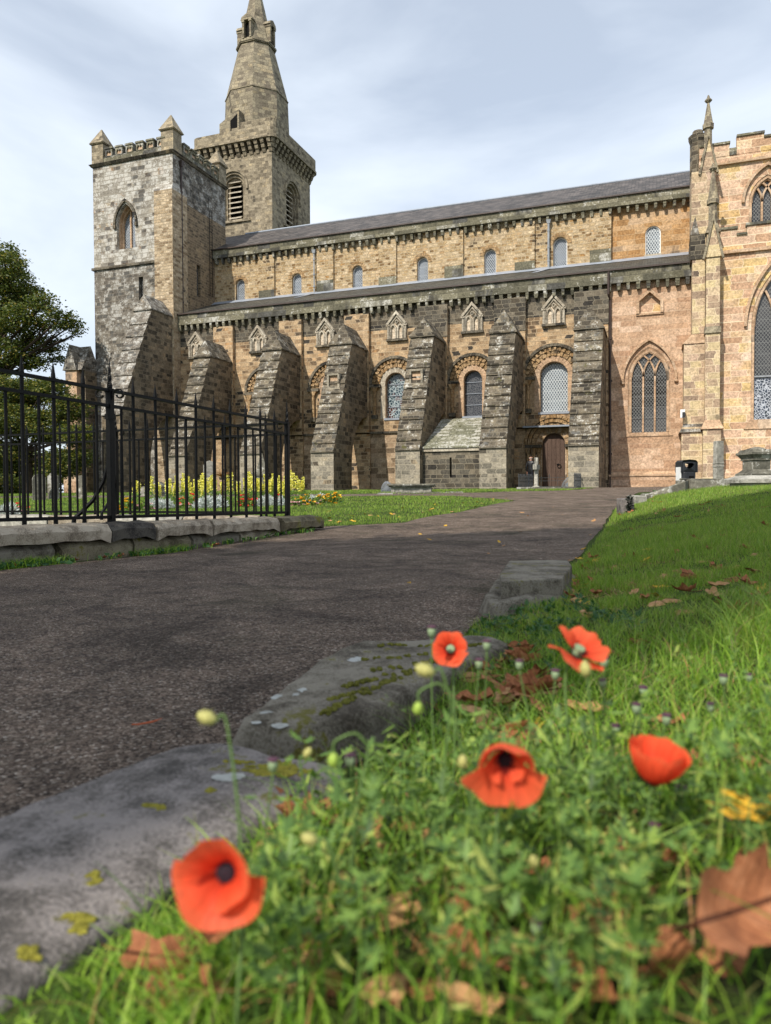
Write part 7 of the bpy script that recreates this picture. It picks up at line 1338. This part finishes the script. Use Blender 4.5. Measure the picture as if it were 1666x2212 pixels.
def pod(px, py, d, label, kind='head', sc=1., hook=False, bend=(0, 0)):
    c = Vector(at(px, py, d)); g_ = np.array(c[:2])+rng.normal(0, .012, 2)+np.array(bend); gp = Vector((g_[0], g_[1], G(*g_)-.01))
    if kind == 'head':
        o = empty('poppy_seed_head', c, label, 'seed head', 'poppy seed heads'); s = sc*.0062; mb = MB(); mb.lathe(c, [(s*.25, -s*1.7), (s*.8, -s*1.1), (s, -s*.2), (s*.9, s*.6)], 10, 0); mb.build('pod', 'pod_green', o, smooth=True); mb = MB(); mb.lathe(c, [(s*.9, s*.6), (s*1.15, s*.75), (s*1.1, s*1.0), (s*.2, s*1.25)], 10, 0); mb.build('pod_cap', 'pod_cap', o); mid = (c+gp)/2+Vector(rdir(1)[0])*.012; hair_stem(o, [gp, mid, c-Vector((0, 0, s*1.6))], .0013, .0009)
    else:
        o = empty('poppy_bud', c, label, 'flower bud', 'poppy buds'); s = sc*.0056; mb = MB(); ax = Vector((random.uniform(-.3, .3), 0, -1 if hook else random.choice((.3, .8)))).normalized()
        if kind == 'side': ax = Vector(-cr*.9+cu*.35).normalized()
        Q = ax.to_track_quat('Z', 'Y').to_matrix(); n = 10; pr = [(.15, -1.5), (.75, -1.0), (1, -.1), (.85, .8), (.35, 1.4), (.05, 1.5)]
        vs = [tuple(c+Q @ Vector((r_*s*math.cos(2*math.pi*k/n), r_*s*math.sin(2*math.pi*k/n), z*s))) for r_, z in pr for k in range(n)]; mb.add(vs, [(i*n+k, i*n+(k+1) % n, (i+1)*n+(k+1) % n, (i+1)*n+k) for i in range(5) for k in range(n)])
        for k in range(60): v = Vector(rdir(1)[0]); mb.tube([c+v*s*.8, c+v*s*1.5], [.0002, .0001], 3, cap=False)
        mb.build('bud', 'bud_yellow' if kind in ('yellow', 'side') else 'bud_green', o, smooth=True); b0 = c-ax*s*1.4
        if hook: r_ = .016; sgn = bend[0] and math.copysign(1, bend[0]) or 1; v = Vector(cr)*sgn; top = b0+v*r_; mid = (top+gp)/2; hair_stem(o, [gp, mid*.6+(top+v*r_)*.4, top+v*r_*.9, top+v*r_*.6+Vector((0, 0, r_*.8)), top+Vector((0, 0, r_*1.1)), b0+Vector((0, 0, r_*.6)), b0], .0013, .001)
        else: mid = (b0+gp)/2-Vector((0, 0, .0))+Vector(cr)*.015; hair_stem(o, [gp, mid, b0-ax*.01, b0], .0014, .001)
pod(447, 1550, .62, 'pale yellow poppy bud leaning over the nearest kerb stone', 'side', 1.05, bend=(.03, 0)); pod(918, 1448, .66, 'fat pale bud beside the small round poppy', 'side', 1.1, bend=(.04, .02)); pod(903, 1530, .7, 'green nodding bud under the small round poppy', 'green', .8, True, (.03, 0)); pod(720, 1642, .66, 'bright green bud hanging from a hooked stem over the weeds', 'green', .85, True, (.025, 0)); pod(665, 1626, .72, 'small tan bud above the gap between the kerb stones', 'yellow', .7)
pod(668, 1812, .56, 'pale tan bud right of the nearest poppy', 'side', .8, bend=(.03, 0)); pod(1265, 1445, .72, 'yellow green bud in front of the wing spread poppy', 'yellow', .95); pod(1505, 1788, .72, 'yellow bud low at the right, under the closed poppy', 'yellow', .8); pod(1350, 1790, .68, 'lime green nodding bud below the closed poppy', 'green', .8, True, (-.02, 0)); pod(1372, 1944, .6, 'lime green bud hanging low in the weeds at the right', 'green', .8, True, (-.02, 0)); pod(1154, 1862, .62, 'yellowish bud under the bowing poppy', 'yellow', .7); pod(1000, 1645, .66, 'yellowish bud at the left edge of the bowing poppy', 'yellow', .75)
for i, (x, y, d, l_) in enumerate(((933, 1362, .95, 'dark capped seed head just above the small round poppy'), (1052, 1392, .95, 'seed head standing right of the small round poppy'), (1122, 1434, .9, 'seed head halfway between the two back poppies'), (1035, 1432, 1.0, 'slim seed head close to the right side of the small round poppy'), (1305, 1428, .9, 'seed head just right of the wing spread poppy'), (1302, 1474, .85, 'grey green seed head below the wing spread poppy'), (1200, 1455, .95, 'seed head below the left wing of the winged poppy'),
    (1563, 1466, .95, 'dark capped seed head high at the right edge'), (1618, 1462, 1., 'dry tan seed head at the far right'), (1535, 1526, .9, 'seed head above the small brown leaves at the right'), (1375, 1528, .85, 'blackish seed head above the closed poppy'), (1440, 1552, .9, 'seed head a little right above the closed poppy'), (1390, 1492, .95, 'small seed head above the blackish one'), (1570, 1782, .75, 'purple capped seed head right of the closed poppy'), (1620, 1742, .8, 'purple capped seed head near the right edge, mid height'), (1415, 1792, .7, 'purple capped seed head under the closed poppy'), (1472, 1708, .75, 'blackish seed head touching the closed poppy'), (1578, 1886, .7, 'grey green seed head left of the yellow maple leaf'),
    (590, 1650, .7, 'tiny purple seed head over the yellow lichen'), (757, 1640, .68, 'purple seed head beside the hooked bud'), (1490, 1960, .62, 'blue grey seed head low at the right'), (1330, 1575, .85, 'seed head between the bowing and closed poppies'), (1160, 2000, .55, 'pale seed head deep in the weeds at the bottom'))): pod(x, y, d, l_, 'head', random.uniform(.65, .95))
for o in list(COL.objects):
    if o.type == 'MESH' and o.parent is None and 'label' not in o and 'kind' not in o: print('UNLABELLED', o.name)
